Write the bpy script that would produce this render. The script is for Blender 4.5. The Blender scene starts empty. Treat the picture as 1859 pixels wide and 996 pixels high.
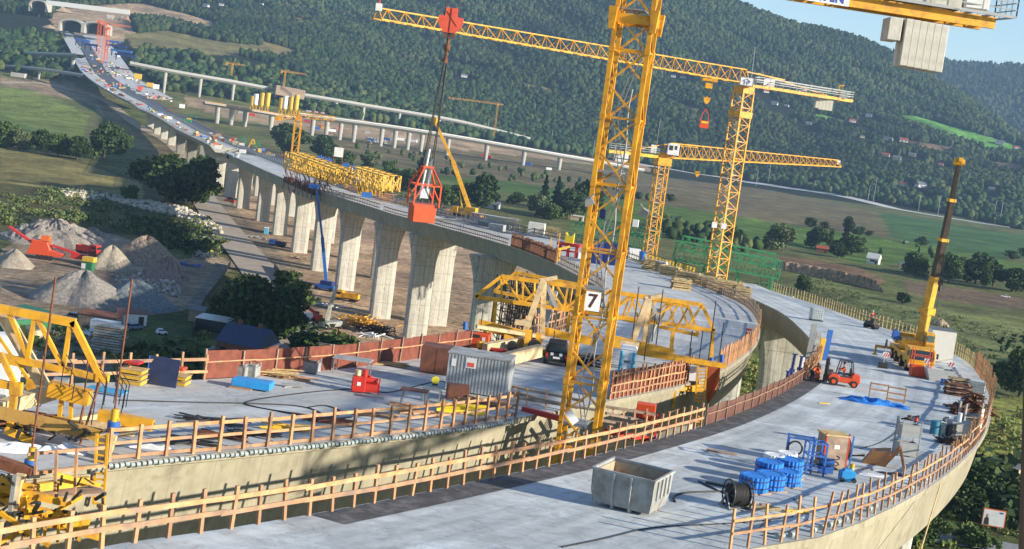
import bpy, math, random
import numpy as np
from mathutils import Vector, Matrix
random.seed(7); rng=np.random.default_rng(7)
SC=bpy.context.scene; COL=SC.collection
R_=math.radians
# ---------------------------------------------------------------- camera
F=2600.; ROLL=R_(7.5); VH=-290.; PT=math.atan(-VH/F); CZ=60.
cam_d=bpy.data.cameras.new('camera'); cam=bpy.data.objects.new('camera',cam_d); COL.objects.link(cam); SC.camera=cam
cam_d.sensor_width=36; cam_d.lens=36*F/1859; cam_d.clip_end=20000; cam_d.clip_start=.5
cam.matrix_world=Matrix.Translation((0,0,CZ))@Matrix.Rotation(math.pi/2-PT,4,'X')@Matrix.Rotation(ROLL,4,'Z')
# ---------------------------------------------------------------- light
SUN_EL=R_(18.5); SUN_DIR=Vector((.93*math.cos(SUN_EL),-.37*math.cos(SUN_EL),math.sin(SUN_EL))).normalized()
w=bpy.data.worlds.new('World'); SC.world=w; w.use_nodes=True
nt=w.node_tree; bg=nt.nodes['Background']; sky=nt.nodes.new('ShaderNodeTexSky'); sky.sky_type='NISHITA'
sky.sun_disc=False; sky.sun_elevation=R_(24); sky.sun_rotation=math.atan2(SUN_DIR.x,SUN_DIR.y)
sky.air_density=1.0; sky.dust_density=.15; sky.ozone_density=3
nt.links.new(sky.outputs[0],bg.inputs[0]); bg.inputs[1].default_value=.10
sd=bpy.data.lights.new('sun','SUN'); sd.energy=5; sd.angle=R_(.5); sd.color=(1,.90,.74)
so=bpy.data.objects.new('sun',sd); COL.objects.link(so); so.location=(200,-80,300); so.rotation_euler=SUN_DIR.to_track_quat('Z','Y').to_euler()
SC.view_settings.view_transform='Standard'; SC.view_settings.look='None'; SC.view_settings.exposure=.86; SC.view_settings.gamma=1
SC.cycles.max_bounces=5; SC.cycles.diffuse_bounces=3; SC.cycles.volume_bounces=0; SC.cycles.transparent_max_bounces=4
# ---------------------------------------------------------------- picture <-> place
def ray(px,py):
    dx=px-929.5;dy=py-498
    u=dx*math.cos(ROLL)+dy*math.sin(ROLL);v=-dx*math.sin(ROLL)+dy*math.cos(ROLL)
    c,s=math.cos(PT),math.sin(PT)
    return (u/F, c-(v/F)*s, -s-(v/F)*c)
def proj(x,y,z):
    c,s=math.cos(PT),math.sin(PT); z=z-CZ
    d=y*c-z*s; v=(-y*s-z*c)/d*F; u=x/d*F
    return (929.5+u*math.cos(ROLL)-v*math.sin(ROLL), 498+u*math.sin(ROLL)+v*math.cos(ROLL))
KN=[(0,12.2),(45,14.4),(87,17),(118,18.6),(250,24.6),(380,30.4),(660,34.5),(1000,41),(1383,42),(1700,15),(1900,-8),(2150,-34),(2600,-60)]
def zd(y): return CZ-float(np.interp(y,[k[0] for k in KN],[k[1] for k in KN]))
def _hit(px,py,fz,t0=5,st=1.5,tm=7000):
    r=ray(px,py); t=t0
    while t<tm:
        if CZ+t*r[2]<=fz(t*r[0],t*r[1]):
            lo,hi=t-st,t
            for _ in range(24):
                m=(lo+hi)/2
                if CZ+m*r[2]<=fz(m*r[0],m*r[1]): hi=m
                else: lo=m
            return Vector((hi*r[0],hi*r[1],CZ+hi*r[2]))
        st=max(1.5,t*.01); t+=st
    return None
def pk(px,py,off=0): return _hit(px,py,lambda x,y:zd(y)+off)
def pd(px,py,y):
    r=ray(px,py); t=y/r[1]; return Vector((t*r[0],y,CZ+t*r[2]))
# terrain: heights at (direction u, depth y)
TY=[0,1300,1600,1950,2300,2600,2900,3400,4200,5200,6500]
TU={-1500:[0,0,25,60,120,160,200,300,300,300,300],-900:[0,0,20,60,118,160,200,300,300,300,300],-760:[0,0,15,50,112,150,200,300,300,300,300],-530:[0,0,12,40,98,150,200,320,320,300,300],
-300:[0,0,6,25,62,130,210,340,300,300,300],-65:[0,0,3,12,30,110,200,400,320,300,300],200:[0,0,0,3,10,90,185,420,300,300,300],
331:[0,0,0,0,5,85,180,385,250,300,300],399:[0,0,0,0,3,75,170,364,230,300,300],467:[0,0,0,0,8,75,165,349,220,310,300],525:[0,0,0,0,15,80,160,342,210,340,300],
591:[0,0,0,0,25,90,165,322,200,400,300],639:[0,0,0,0,30,90,160,306,190,440,350],710:[0,0,0,0,40,95,150,259,180,436,350],781:[0,0,0,0,45,95,138,221,170,440,350],
854:[0,0,0,0,50,100,130,156,150,455,350],890:[0,0,0,0,50,100,126,130,150,460,350],1000:[0,0,0,0,50,100,115,110,150,460,350],1500:[0,0,0,0,50,90,100,110,150,440,350]}
_us=np.array(sorted(TU)); _tab=np.array([TU[k] for k in sorted(TU)],float); _ty=np.array(TY,float)
def zt(x,y):
    x=np.asarray(x,float);y=np.asarray(y,float)
    u=np.clip(x/np.maximum(y,1.)*F,_us[0],_us[-1]-1e-6); yy=np.clip(y,0,6499.9)
    i=np.clip(np.searchsorted(_us,u,side='right')-1,0,len(_us)-2); j=np.clip(np.searchsorted(_ty,yy,side='right')-1,0,len(_ty)-2)
    a=(u-_us[i])/(_us[i+1]-_us[i]); b=(yy-_ty[j])/(_ty[j+1]-_ty[j]); b=np.where(j>3,b,b*b*(3-2*b)*.5+b*.5)
    z=(_tab[i,j]*(1-a)+_tab[i+1,j]*a)*(1-b)+(_tab[i,j+1]*(1-a)+_tab[i+1,j+1]*a)*b
    k=np.clip((yy-2100)/800,0,1)
    return z+k*(14*np.sin(x*.006+y*.0023)+9*np.sin(x*.017-y*.009+1)+4*np.sin(x*.05+y*.03))*np.where(yy>3200,.25,1)*np.where(u<-400,.5,1)
def pg(px,py): return _hit(px,py,lambda x,y: float(zt(x,y)) if y>1290 else 0.,t0=60)
# ---------------------------------------------------------------- objects
def tag(o,label=None,cat=None,group=None,kind=None):
    if label: o['label']=label
    if cat: o['category']=cat
    if group: o['group']=group
    if kind: o['kind']=kind
    return o
def empty(name,loc,rz=0,label=None,cat=None,group=None):
    o=bpy.data.objects.new(name,None); COL.objects.link(o); o.location=loc; o.rotation_euler=(0,0,rz); o.empty_display_size=.2
    return tag(o,label,cat,group)
def copy_tree(o,loc,rz=0,label=None,parent=None,sc=None):
    c=o.copy(); COL.objects.link(c)
    if parent is None:
        c.location=loc; c.rotation_euler=(0,0,rz)
        if sc: c.scale=sc
        if label: c['label']=label
    else: c.parent=parent
    for ch in o.children: copy_tree(ch,None,0,None,c)
    return c
BOXF=[(0,3,2,1),(4,5,6,7),(0,1,5,4),(1,2,6,5),(2,3,7,6),(3,0,4,7)]
class MB:
    def __init__(s): s.v=[];s.f=[];s.sm=[];s.ch=[]
    def each(s,name,mat,parent=None,bevel=0):
        ch=s.ch+[(len(s.v),len(s.f))]; V,Fc=s.v,s.f
        for (a,b),(c,d) in zip(ch,ch[1:]):
            m=type(s)(s.o) if hasattr(s,'o') else MB(); m.v=V[a:c]; m.f=[tuple(i-a for i in f) for f in Fc[b:d]]; m.sm=s.sm[b:d]; m.build(name,mat,parent,bevel=bevel)
    def add(s,vs,fs,smooth=False):
        s.ch.append((len(s.v),len(s.f))); n=len(s.v); s.v+= [tuple(v) for v in vs]; s.f+=[tuple(i+n for i in f) for f in fs]; s.sm+=[smooth]*len(fs); return s
    def box(s,c,d,rz=0,m=None,taper=1):
        x,y,z=d[0]/2,d[1]/2,d[2]/2; t=taper
        vs=[(-x,-y,-z),(x,-y,-z),(x,y,-z),(-x,y,-z),(-x*t,-y*t,z),(x*t,-y*t,z),(x*t,y*t,z),(-x*t,y*t,z)]
        M=Matrix.Rotation(rz,3,'Z') if m is None else m
        return s.add([M@Vector(v)+Vector(c) for v in vs],BOXF)
    def bar(s,p,q,w,h=None,up=(0,0,1)):
        h=h or w; p=Vector(p);q=Vector(q);d=q-p
        if d.length<1e-6: return s
        d.normalize(); a=d.cross(Vector(up))
        if a.length<1e-3: a=d.cross(Vector((1,0,0)))
        a.normalize(); b=a.cross(d); a*=w/2;b*=h/2
        return s.add([p-a-b,p+a-b,p+a+b,p-a+b,q-a-b,q+a-b,q+a+b,q-a+b],BOXF)
    def tube(s,p,q,r,n=8,r2=None,cap=True):
        p=Vector(p);q=Vector(q);d=(q-p).normalized(); a=d.cross(Vector((0,0,1)))
        if a.length<1e-3: a=Vector((1,0,0))
        a.normalize(); b=a.cross(d); r2=r if r2 is None else r2; vs=[]
        for c,rr in ((p,r),(q,r2)):
            for i in range(n):
                t=2*math.pi*i/n; vs.append(c+(a*math.cos(t)+b*math.sin(t))*rr)
        s.add(vs,[(i,i+n,(i+1)%n+n,(i+1)%n) for i in range(n)],True)
        if cap:
            s.add(vs[:n],[tuple(range(n))]); s.add(vs[n:],[tuple(range(n-1,-1,-1))])
        return s
    def path(s,pts,r,n=6):
        for a,b in zip(pts,pts[1:]): s.tube(a,b,r,n,cap=False)
        return s
    def prism(s,poly,a,b,axis='y'):
        n=len(poly)
        if axis=='y': f=lambda p,t:(p[0],t,p[1])
        elif axis=='x': f=lambda p,t:(t,p[0],p[1])
        else: f=lambda p,t:(p[0],p[1],t)
        vs=[f(p,a) for p in poly]+[f(p,b) for p in poly]
        return s.add(vs,[tuple(range(n)),tuple(range(2*n-1,n-1,-1))]+[(i,i+n,(i+1)%n+n,(i+1)%n) for i in range(n)])
    def wheel(s,c,r,wd,ax='y',n=16):
        d={'y':(0,wd/2,0),'x':(wd/2,0,0)}[ax]; c=Vector(c); return s.tube(c-Vector(d),c+Vector(d),r,n)
    def build(s,name,mat,parent=None,smooth=None,bevel=0,link=True):
        o0=Vector(parent.matrix_world_loc) if False else Vector((0,0,0))
        me=bpy.data.meshes.new(name)
        me.from_pydata(s.v,[],s.f); 
        if any(s.sm): me.polygons.foreach_set('use_smooth',s.sm)
        if mat: me.materials.append(mat)
        me.update()
        import bmesh
        bm=bmesh.new(); bm.from_mesh(me); bmesh.ops.recalc_face_normals(bm,faces=bm.faces); bm.to_mesh(me); bm.free()
        o=bpy.data.objects.new(name,me); 
        if link: COL.objects.link(o)
        if parent: o.parent=parent
        if bevel:
            b=o.modifiers.new('bevel','BEVEL'); b.width=bevel; b.segments=1; b.limit_method='ANGLE'
        return o
class W(MB):   # verts given in world space; origin subtracted (thing's location)
    def __init__(s,o): super().__init__(); s.o=Vector(o)
    def build(s,name,mat,parent=None,**k):
        s.v=[(v[0]-s.o.x,v[1]-s.o.y,v[2]-s.o.z) for v in s.v]
        ob=super().build(name,mat,parent,**k)
        if not parent: ob.location=s.o
        return ob
# ---------------------------------------------------------------- materials
MT={}
def mat(name,c,rough=.7,metal=0,var=.18,sc=2.,c2=None,bump=.0,dirt=None,dsc=.6,damt=.5,coord='Object',spec=.5,stretch=None,rnd=None):
    if name in MT: return MT[name]
    m=bpy.data.materials.new(name); m.use_nodes=True; n=m.node_tree.nodes; l=m.node_tree.links; b=n['Principled BSDF']
    b.inputs['Roughness'].default_value=rough; b.inputs['Metallic'].default_value=metal
    b.inputs['Specular IOR Level'].default_value=spec
    tc=n.new('ShaderNodeTexCoord'); src=tc.outputs[coord]
    if stretch:
        mp=n.new('ShaderNodeMapping'); mp.inputs['Scale'].default_value=stretch; l.new(src,mp.inputs[0]); src=mp.outputs[0]
    nz=n.new('ShaderNodeTexNoise'); nz.inputs['Scale'].default_value=sc; nz.inputs['Detail'].default_value=6; l.new(src,nz.inputs['Vector'])
    rp=n.new('ShaderNodeValToRGB'); rp.color_ramp.elements[0].position=.3; rp.color_ramp.elements[1].position=.7
    a=[x*(1-var) for x in c]; d=[min(1,x*(1+var)) for x in (c2 or c)]
    rp.color_ramp.elements[0].color=(*a,1); rp.color_ramp.elements[1].color=(*d,1); l.new(nz.outputs[0],rp.inputs[0]); out=rp.outputs[0]
    if dirt:
        n2=n.new('ShaderNodeTexNoise'); n2.inputs['Scale'].default_value=dsc; n2.inputs['Detail'].default_value=8; n2.inputs['Roughness'].default_value=.65; l.new(src,n2.inputs['Vector'])
        r2=n.new('ShaderNodeValToRGB'); r2.color_ramp.elements[0].position=.48; r2.color_ramp.elements[1].position=.66; r2.color_ramp.elements[1].color=(damt,)*3+(1,); r2.color_ramp.elements[0].color=(0,0,0,1)
        l.new(n2.outputs[0],r2.inputs[0]); mx=n.new('ShaderNodeMix'); mx.data_type='RGBA'; l.new(r2.outputs[0],mx.inputs[0]); l.new(out,mx.inputs[6]); mx.inputs[7].default_value=(*dirt,1); out=mx.outputs[2]
    if rnd:
        oi=n.new('ShaderNodeObjectInfo'); r3=n.new('ShaderNodeValToRGB'); r3.color_ramp.elements[0].color=(*rnd[0],1); r3.color_ramp.elements[1].color=(*rnd[1],1); e_=r3.color_ramp.elements.new(.55); e_.color=(1,1,1,1); l.new(oi.outputs['Random'],r3.inputs[0])
        mx=n.new('ShaderNodeMix'); mx.data_type='RGBA'; mx.blend_type='MULTIPLY'; mx.inputs[0].default_value=1; l.new(out,mx.inputs[6]); l.new(r3.outputs[0],mx.inputs[7]); out=mx.outputs[2]
    l.new(out,b.inputs['Base Color'])
    if bump:
        bp=n.new('ShaderNodeBump'); bp.inputs['Strength'].default_value=bump; bp.inputs['Distance'].default_value=.05; l.new(nz.outputs[0],bp.inputs['Height']); l.new(bp.outputs[0],b.inputs['Normal'])
    MT[name]=m; return m
YEL=mat('crane_yellow',(.74,.34,.015),.5,var=.25,sc=.8,dirt=(.22,.11,.045),dsc=2.2,damt=.6)
YEL2=mat('traveller_yellow',(.72,.36,.02),.5,dirt=(.22,.11,.05),dsc=1.2,damt=.55)
YELT=mat('truss_yellow',(.72,.42,.03),.5,dirt=(.3,.2,.08),dsc=.8,damt=.4)
CREAM=mat('cream_steel',(.66,.50,.28),.6,dirt=(.25,.13,.06),dsc=1.5,damt=.6)
WOOD=mat('fresh_wood',(.46,.22,.10),.8,c2=(.56,.30,.15),sc=1.5,dirt=(.24,.18,.14),dsc=.9,damt=.85,rnd=((.55,.62,.72),(1.15,1.1,1.)))
WOODY=mat('yellow_wood',(.52,.38,.17),.8,var=.3,dirt=(.25,.2,.14),dsc=1.2,damt=.6,rnd=((.6,.62,.68),(1.1,1.05,1.)))
WOODG=mat('weathered_wood',(.30,.22,.16),.85,var=.35)
WOODD=mat('dark_board',(.10,.035,.025),.8,var=.3,dirt=(.16,.09,.06),dsc=.4,damt=.6)
BOARD=mat('red_brown_board',(.17,.045,.025),.75,var=.3)
GALV=mat('galvanised_steel',(.30,.32,.33),.5,.4,dirt=(.25,.2,.16),dsc=2,damt=.4)
GREY=mat('grey_paint',(.29,.30,.29),.6,dirt=(.12,.10,.08),dsc=1.2,damt=.6)
GREY2=mat('pale_grey_paint',(.33,.34,.33),.6,dirt=(.16,.13,.1),dsc=1.2,damt=.6)
DARK=mat('dark_steel',(.03,.03,.03),.5)
BLACK=mat('black_rubber',(.015,.015,.015),.7)
RUST=mat('rusty_steel',(.16,.06,.03),.85,var=.4,sc=5)
RUSTY=mat('rusty_rebar',(.17,.075,.04),.9,var=.5,sc=6)
WHITE=mat('white_paint',(.78,.78,.76),.5,var=.06,dirt=(.45,.42,.38),dsc=1,damt=.4)
WSHEET=mat('white_sheeting',(.72,.73,.75),.6,var=.1)
RED=mat('red_paint',(.52,.03,.018),.45,dirt=(.2,.03,.02),dsc=2,damt=.5)
ORED=mat('orange_red_paint',(.68,.08,.02),.45,dirt=(.35,.07,.03),dsc=2,damt=.5)
ORANGE=mat('orange_paint',(.75,.14,.02),.5,dirt=(.4,.1,.04),dsc=2,damt=.4)
HOOKR=mat('faded_red_paint',(.70,.10,.055),.6,dirt=(.45,.09,.06),dsc=1.5,damt=.5)
BLUE=mat('blue_paint',(.025,.13,.45),.5,dirt=(.05,.07,.12),dsc=2,damt=.4)
BLUEB=mat('bright_blue_plastic',(.02,.19,.62),.45,var=.25,sc=4)
BLUED=mat('dark_blue_paint',(.015,.03,.16),.5)
TARP=mat('blue_tarpaulin',(.03,.19,.60),.4,var=.3,sc=3,bump=.4)
BLUEG=mat('blue_grey_sheet',(.035,.045,.09),.35)
GREEN=mat('green_steel',(.03,.22,.09),.5,dirt=(.12,.12,.06),dsc=.8,damt=.5)
GREEND=mat('dark_green_cladding',(.02,.15,.06),.5)
GLASS=mat('dark_glass',(.02,.03,.035),.08,spec=.8)
BROWNC=mat('brown_container_paint',(.16,.06,.035),.6,var=.3,dirt=(.08,.04,.03),dsc=1.5,damt=.6)
TYRE=mat('tyre_rubber',(.02,.02,.02),.85)
SKIN=mat('skin',(.45,.25,.17),.6,var=.05)
HIVIS=mat('hi_vis_orange',(.85,.13,.02),.6,var=.15,sc=8)
NAVY=mat('navy_workwear',(.02,.035,.09),.8)
YVIS=mat('hi_vis_yellow',(.7,.6,.04),.6)
ROOFR=mat('red_roof_tiles',(.30,.07,.035),.8,var=.3)
ROOFG=mat('grey_roof',(.13,.14,.15),.7)
WALLW=mat('white_render',(.62,.6,.55),.8,var=.1,sc=.5)
WALLC=mat('cream_render',(.55,.44,.28),.8,var=.12,sc=.5)
BARK=mat('bark',(.09,.065,.045),.9,var=.3)
CABLE=mat('black_cable',(.015,.015,.017),.6)
SAND=mat('sand',(.36,.26,.17),.95,var=.2,sc=.3)

def concrete(name,base,lo,streak=0,joints=None,scale=.12,blue=None,tracks=0,pier=False):
    m=bpy.data.materials.new(name); m.use_nodes=True; n=m.node_tree.nodes; l=m.node_tree.links; b=n['Principled BSDF']; b.inputs['Roughness'].default_value=.85
    tc=n.new('ShaderNodeTexCoord'); co=tc.outputs['Object']
    def noise(s,det=8,mp=None,dist=0):
        z=n.new('ShaderNodeTexNoise'); z.inputs['Scale'].default_value=s; z.inputs['Detail'].default_value=det; z.inputs['Roughness'].default_value=.62; z.inputs['Distortion'].default_value=dist
        if mp:
            q=n.new('ShaderNodeMapping'); q.inputs['Scale'].default_value=mp; l.new(co,q.inputs[0]); l.new(q.outputs[0],z.inputs['Vector'])
        else: l.new(co,z.inputs['Vector'])
        return z.outputs[0]
    def ramp(src,p0,p1,c0,c1):
        r=n.new('ShaderNodeValToRGB'); r.color_ramp.elements[0].position=p0; r.color_ramp.elements[1].position=p1; r.color_ramp.elements[0].color=(*c0,1); r.color_ramp.elements[1].color=(*c1,1); l.new(src,r.inputs[0]); return r.outputs[0]
    def mix(f,a,c,mode='MIX'):
        x=n.new('ShaderNodeMix'); x.data_type='RGBA'; x.blend_type=mode
        if hasattr(f,'links'): l.new(f,x.inputs[0])
        else: x.inputs[0].default_value=f
        l.new(a,x.inputs[6]); l.new(c,x.inputs[7]); return x.outputs[2]
    c=ramp(noise(scale),.32,.68,lo,base)
    if blue:
        rgb=n.new('ShaderNodeRGB'); rgb.outputs[0].default_value=(*blue,1)
        c=mix(ramp(noise(scale*1.7,6,dist=.6),.5,.62,(0,0,0),(.8,.8,.8)),c,rgb.outputs[0])
    c=mix(.55,c,ramp(noise(2.2),.3,.7,(.72,)*3,(1.1,)*3),'MULTIPLY')
    c=mix(.4,c,ramp(noise(.5,10,dist=1.5),.55,.6,(1,)*3,(.62,.6,.58)),'MULTIPLY')
    if streak: c=mix(streak,c,ramp(noise(1.,8,(1.6,1.6,.06)),.42,.66,(1.05,)*3,(.5,.48,.45)),'MULTIPLY')
    if tracks:
        uv2=n.new('ShaderNodeUVMap'); q=n.new('ShaderNodeMapping'); q.inputs['Scale'].default_value=(.035,1.1,1); l.new(uv2.outputs[0],q.inputs[0])
        z=n.new('ShaderNodeTexNoise'); z.inputs['Scale'].default_value=1; z.inputs['Detail'].default_value=7; z.inputs['Distortion'].default_value=.35; l.new(q.outputs[0],z.inputs['Vector'])
        c=mix(tracks,c,ramp(z.outputs[0],.36,.62,(.76,.78,.80),(1.08,)*3),'MULTIPLY')
        c=mix(.5,c,ramp(noise(.9,12,dist=2.5),.60,.64,(1,)*3,(.55,.50,.45)),'MULTIPLY')
    if pier:
        sx=n.new('ShaderNodeSeparateXYZ'); l.new(co,sx.inputs[0]); cx=n.new('ShaderNodeCombineXYZ'); l.new(sx.outputs[2],cx.inputs[0]); l.new(sx.outputs[0],cx.inputs[1])
        wv=n.new('ShaderNodeTexBrick'); wv.offset=0; wv.inputs['Scale'].default_value=1; wv.inputs['Color1'].default_value=(1,1,1,1); wv.inputs['Color2'].default_value=(.9,.9,.88,1); wv.inputs['Mortar'].default_value=(.38,.36,.33,1)
        wv.inputs['Brick Width'].default_value=5; wv.inputs['Row Height'].default_value=1.25; wv.inputs['Mortar Size'].default_value=.06; wv.inputs['Mortar Smooth'].default_value=.5; l.new(cx.outputs[0],wv.inputs['Vector']); c=mix(.8,c,wv.outputs[0],'MULTIPLY')
    if joints:
        wv=n.new('ShaderNodeTexBrick'); wv.inputs['Scale'].default_value=1; wv.inputs['Color1'].default_value=(1,1,1,1); wv.inputs['Color2'].default_value=(.9,.9,.9,1); wv.inputs['Mortar'].default_value=(.45,.45,.45,1)
        wv.inputs['Brick Width'].default_value=joints[0]; wv.inputs['Row Height'].default_value=joints[1]; wv.inputs['Mortar Size'].default_value=joints[2]; wv.inputs['Mortar Smooth'].default_value=.3
        uv=n.new('ShaderNodeUVMap'); l.new(uv.outputs[0],wv.inputs['Vector']); c=mix(joints[3],c,wv.outputs[0],'MULTIPLY')
    l.new(c,b.inputs['Base Color'])
    bp=n.new('ShaderNodeBump'); bp.inputs['Strength'].default_value=.25; bp.inputs['Distance'].default_value=.03; l.new(noise(6,4),bp.inputs['Height']); l.new(bp.outputs[0],b.inputs['Normal'])
    return m
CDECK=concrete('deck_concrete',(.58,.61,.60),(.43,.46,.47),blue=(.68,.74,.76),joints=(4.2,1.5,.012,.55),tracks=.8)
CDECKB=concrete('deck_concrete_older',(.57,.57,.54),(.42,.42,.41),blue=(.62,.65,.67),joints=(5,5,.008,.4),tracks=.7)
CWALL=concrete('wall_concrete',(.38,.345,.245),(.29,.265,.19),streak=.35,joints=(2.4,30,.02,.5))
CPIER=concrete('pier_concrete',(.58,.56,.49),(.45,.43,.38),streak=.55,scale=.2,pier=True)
CRAMP=concrete('ramp_concrete',(.45,.43,.38),(.35,.34,.30))
CGREY=concrete('kerb_concrete',(.17,.17,.165),(.12,.12,.12))
# ================================================================ GROUND
def inpoly(X,Y,poly):
    r=np.zeros(X.shape,bool); n=len(poly)
    for i in range(n):
        x1,y1=poly[i];x2,y2=poly[(i+1)%n]
        c=((y1>Y)!=(y2>Y))&(X<(x2-x1)*(Y-y1)/((y2-y1) or 1e-9)+x1); r^=c
    return r
def vnoise(X,Y,s,seed=0):
    X=X/s;Y=Y/s; xi=np.floor(X).astype(np.int64);yi=np.floor(Y).astype(np.int64);fx=X-xi;fy=Y-yi; fx=fx*fx*(3-2*fx);fy=fy*fy*(3-2*fy)
    def h(a,b):
        k=(a*374761393+b*668265263+seed*1442695)&0xffffffff; k=((k^(k>>13))*1274126177)&0xffffffff; return ((k^(k>>16))&0xffff)/65535.
    return (h(xi,yi)*(1-fx)+h(xi+1,yi)*fx)*(1-fy)+(h(xi,yi+1)*(1-fx)+h(xi+1,yi+1)*fx)*fy
def fbm(X,Y,s,seed=0): return (vnoise(X,Y,s,seed)+.5*vnoise(X,Y,s/2.1,seed+1)+.25*vnoise(X,Y,s/4.3,seed+2))/1.75
FIELDS=[ # albedo, polygon in the photo's pixels (projected on the terrain)
((.085,.085,.035),[(0,255),(130,285),(270,330),(380,310),(500,330),(420,420),(300,430),(0,420)]),
((.21,.19,.075),[(0,268),(60,272),(160,300),(255,335),(262,352),(250,372),(200,372),(140,352),(70,340),(0,332)]),
((.15,.20,.05),[(0,150),(50,160),(110,180),(160,212),(150,250),(100,252),(60,235),(0,220)]),
((.10,.16,.04),[(0,205),(60,232),(100,252),(60,256),(0,240)]),
((.145,.125,.07),[(600,245),(740,262),(900,272),(1060,300),(1180,318),(1400,345),(1590,385),(1612,432),(1500,418),(1400,402),(1180,368),(1040,345),(930,330),(800,318),(640,290)]),
((.07,.135,.03),[(640,290),(800,318),(930,330),(1040,345),(1180,368),(1060,372),(930,352),(880,340),(700,305)]),
((.055,.125,.04),[(1598,385),(1700,400),(1859,428),(1859,468),(1800,470),(1690,445),(1622,432)]),
((.085,.155,.03),[(1060,372),(1180,368),(1400,402),(1500,418),(1612,432),(1690,445),(1859,480),(1859,510),(1700,480),(1560,478),(1450,450),(1330,430),(1180,410),(1050,395)]),
((.17,.125,.085),[(1640,508),(1720,520),(1859,543),(1859,562),(1760,550),(1680,540),(1650,530)]),
((.19,.12,.07),[(1395,462),(1470,470),(1560,485),(1612,510),(1590,520),(1500,505),(1400,478)]),
((.38,.28,.20),[(362,350),(420,372),(470,330),(560,330),(700,380),(1000,450),(1010,640),(560,660),(540,560),(470,470),(410,400)]),
((.26,.22,.18),[(380,352),(440,420),(500,480),(560,560),(600,560),(470,420),(400,352)]),
((.30,.24,.185),[(0,455),(40,432),(130,420),(210,425),(330,470),(395,462),(430,478),(375,530),(330,600),(280,640),(140,600),(60,560),(0,560)]),
((.22,.20,.18),[(396,478),(428,482),(380,530),(350,590),(300,640),(250,630),(305,590),(345,545)]),
((.20,.18,.15),[(0,600),(100,600),(220,625),(330,640),(380,690),(0,690)]),
((.07,.10,.035),[(150,590),(360,560),(370,620),(360,680),(250,690),(180,640)]),
((.34,.26,.18),[(88,28),(120,14),(200,8),(260,5),(400,42),(385,58),(300,40),(240,35),(245,60),(222,75),(190,90),(140,70),(100,55)]),
((.30,.23,.16),[(0,138),(60,145),(120,150),(180,165),(240,240),(205,230),(170,190),(100,175),(40,160),(0,156)]),
((.20,.16,.09),[(170,165),(240,235),(330,275),(400,330),(380,350),(300,300),(200,240)]),
((.33,.25,.17),[(330,172),(480,200),(620,225),(780,245),(900,262),(1060,285),(1180,300),(1180,312),(1060,297),(900,278),(740,262),(560,240),(420,215),(340,190)]),
((.34,.27,.19),[(640,205),(760,225),(880,240),(760,238),(650,220)]),
((.16,.15,.065),[(225,62),(300,55),(400,75),(470,82),(550,97),(520,110),(430,100),(340,100),(250,98)]),
((.17,.15,.07),[(462,72),(500,80),(552,96),(500,95)]),
((.14,.14,.06),[(930,147),(990,158),(1045,176),(1000,172),(940,158)]),
((.16,.14,.06),[(1205,185),(1250,190),(1300,207),(1260,208)]),
((.14,.13,.06),[(770,105),(820,112),(950,138),(900,135),(800,120)]),
((.085,.22,.05),[(1440,204),(1500,208),(1532,218),(1520,226),(1470,218)]),
((.10,.27,.05),[(1625,210),(1660,210),(1740,232),(1810,252),(1859,268),(1859,282),(1800,275),(1720,250),(1650,228)]),
((.20,.14,.10),[(1780,290),(1859,298),(1859,320),(1800,308)]),
((.17,.12,.07),[(1650,255),(1740,268),(1720,285),(1670,275)]),
((.17,.20,.05),[(1300,640),(1400,640),(1400,740),(1290,745)]),
((.20,.22,.055),[(1700,730),(1859,720),(1859,850),(1720,880),(1640,950),(1600,996),(1580,996)]),
((.07,.085,.03),[(1650,860),(1859,840),(1859,996),(1500,996)]),
((.15,.175,.068),[(1400,520),(1500,500),(1600,540),(1859,590),(1859,720),(1700,740),(1640,600),(1500,540)]),
]
def field_class(X,Y):   # index of field at ground points (or -1)
    Z=zt(X,Y); c,s=math.cos(PT),math.sin(PT); z=Z-CZ; d=np.maximum(Y*c-z*s,1.); v=(-Y*s-z*c)/d*F; u=X/d*F
    px=929.5+u*math.cos(ROLL)-v*math.sin(ROLL); py=498+u*math.sin(ROLL)+v*math.cos(ROLL)
    sc=np.clip(4000/np.maximum(Y,250),1.5,14)
    px=px+(fbm(X,Y,38,3)-.5)*sc; py=py+(fbm(X,Y,31,9)-.5)*sc
    r=np.full(X.shape,-1)
    for i,(cc,P) in enumerate(FIELDS): r[inpoly(px,py,P)]=i
    r[Y<150]=-1
    return r,px,py
us=np.concatenate([np.linspace(-2800,-1100,14)[:-1],np.linspace(-1100,1100,560),np.linspace(1100,2800,14)[1:]])
ys=[-400,-150,0,90,150,190]+[156000./v for v in np.arange(156000/215.,156000/1900.,-1.6)]+list(np.arange(1905,3500,14))+list(np.arange(3510,6500,60))
ys=np.array(ys); UU,YY=np.meshgrid(us,ys); XX=UU/F*np.maximum(YY,190.); ZZ=zt(XX,YY)
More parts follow.
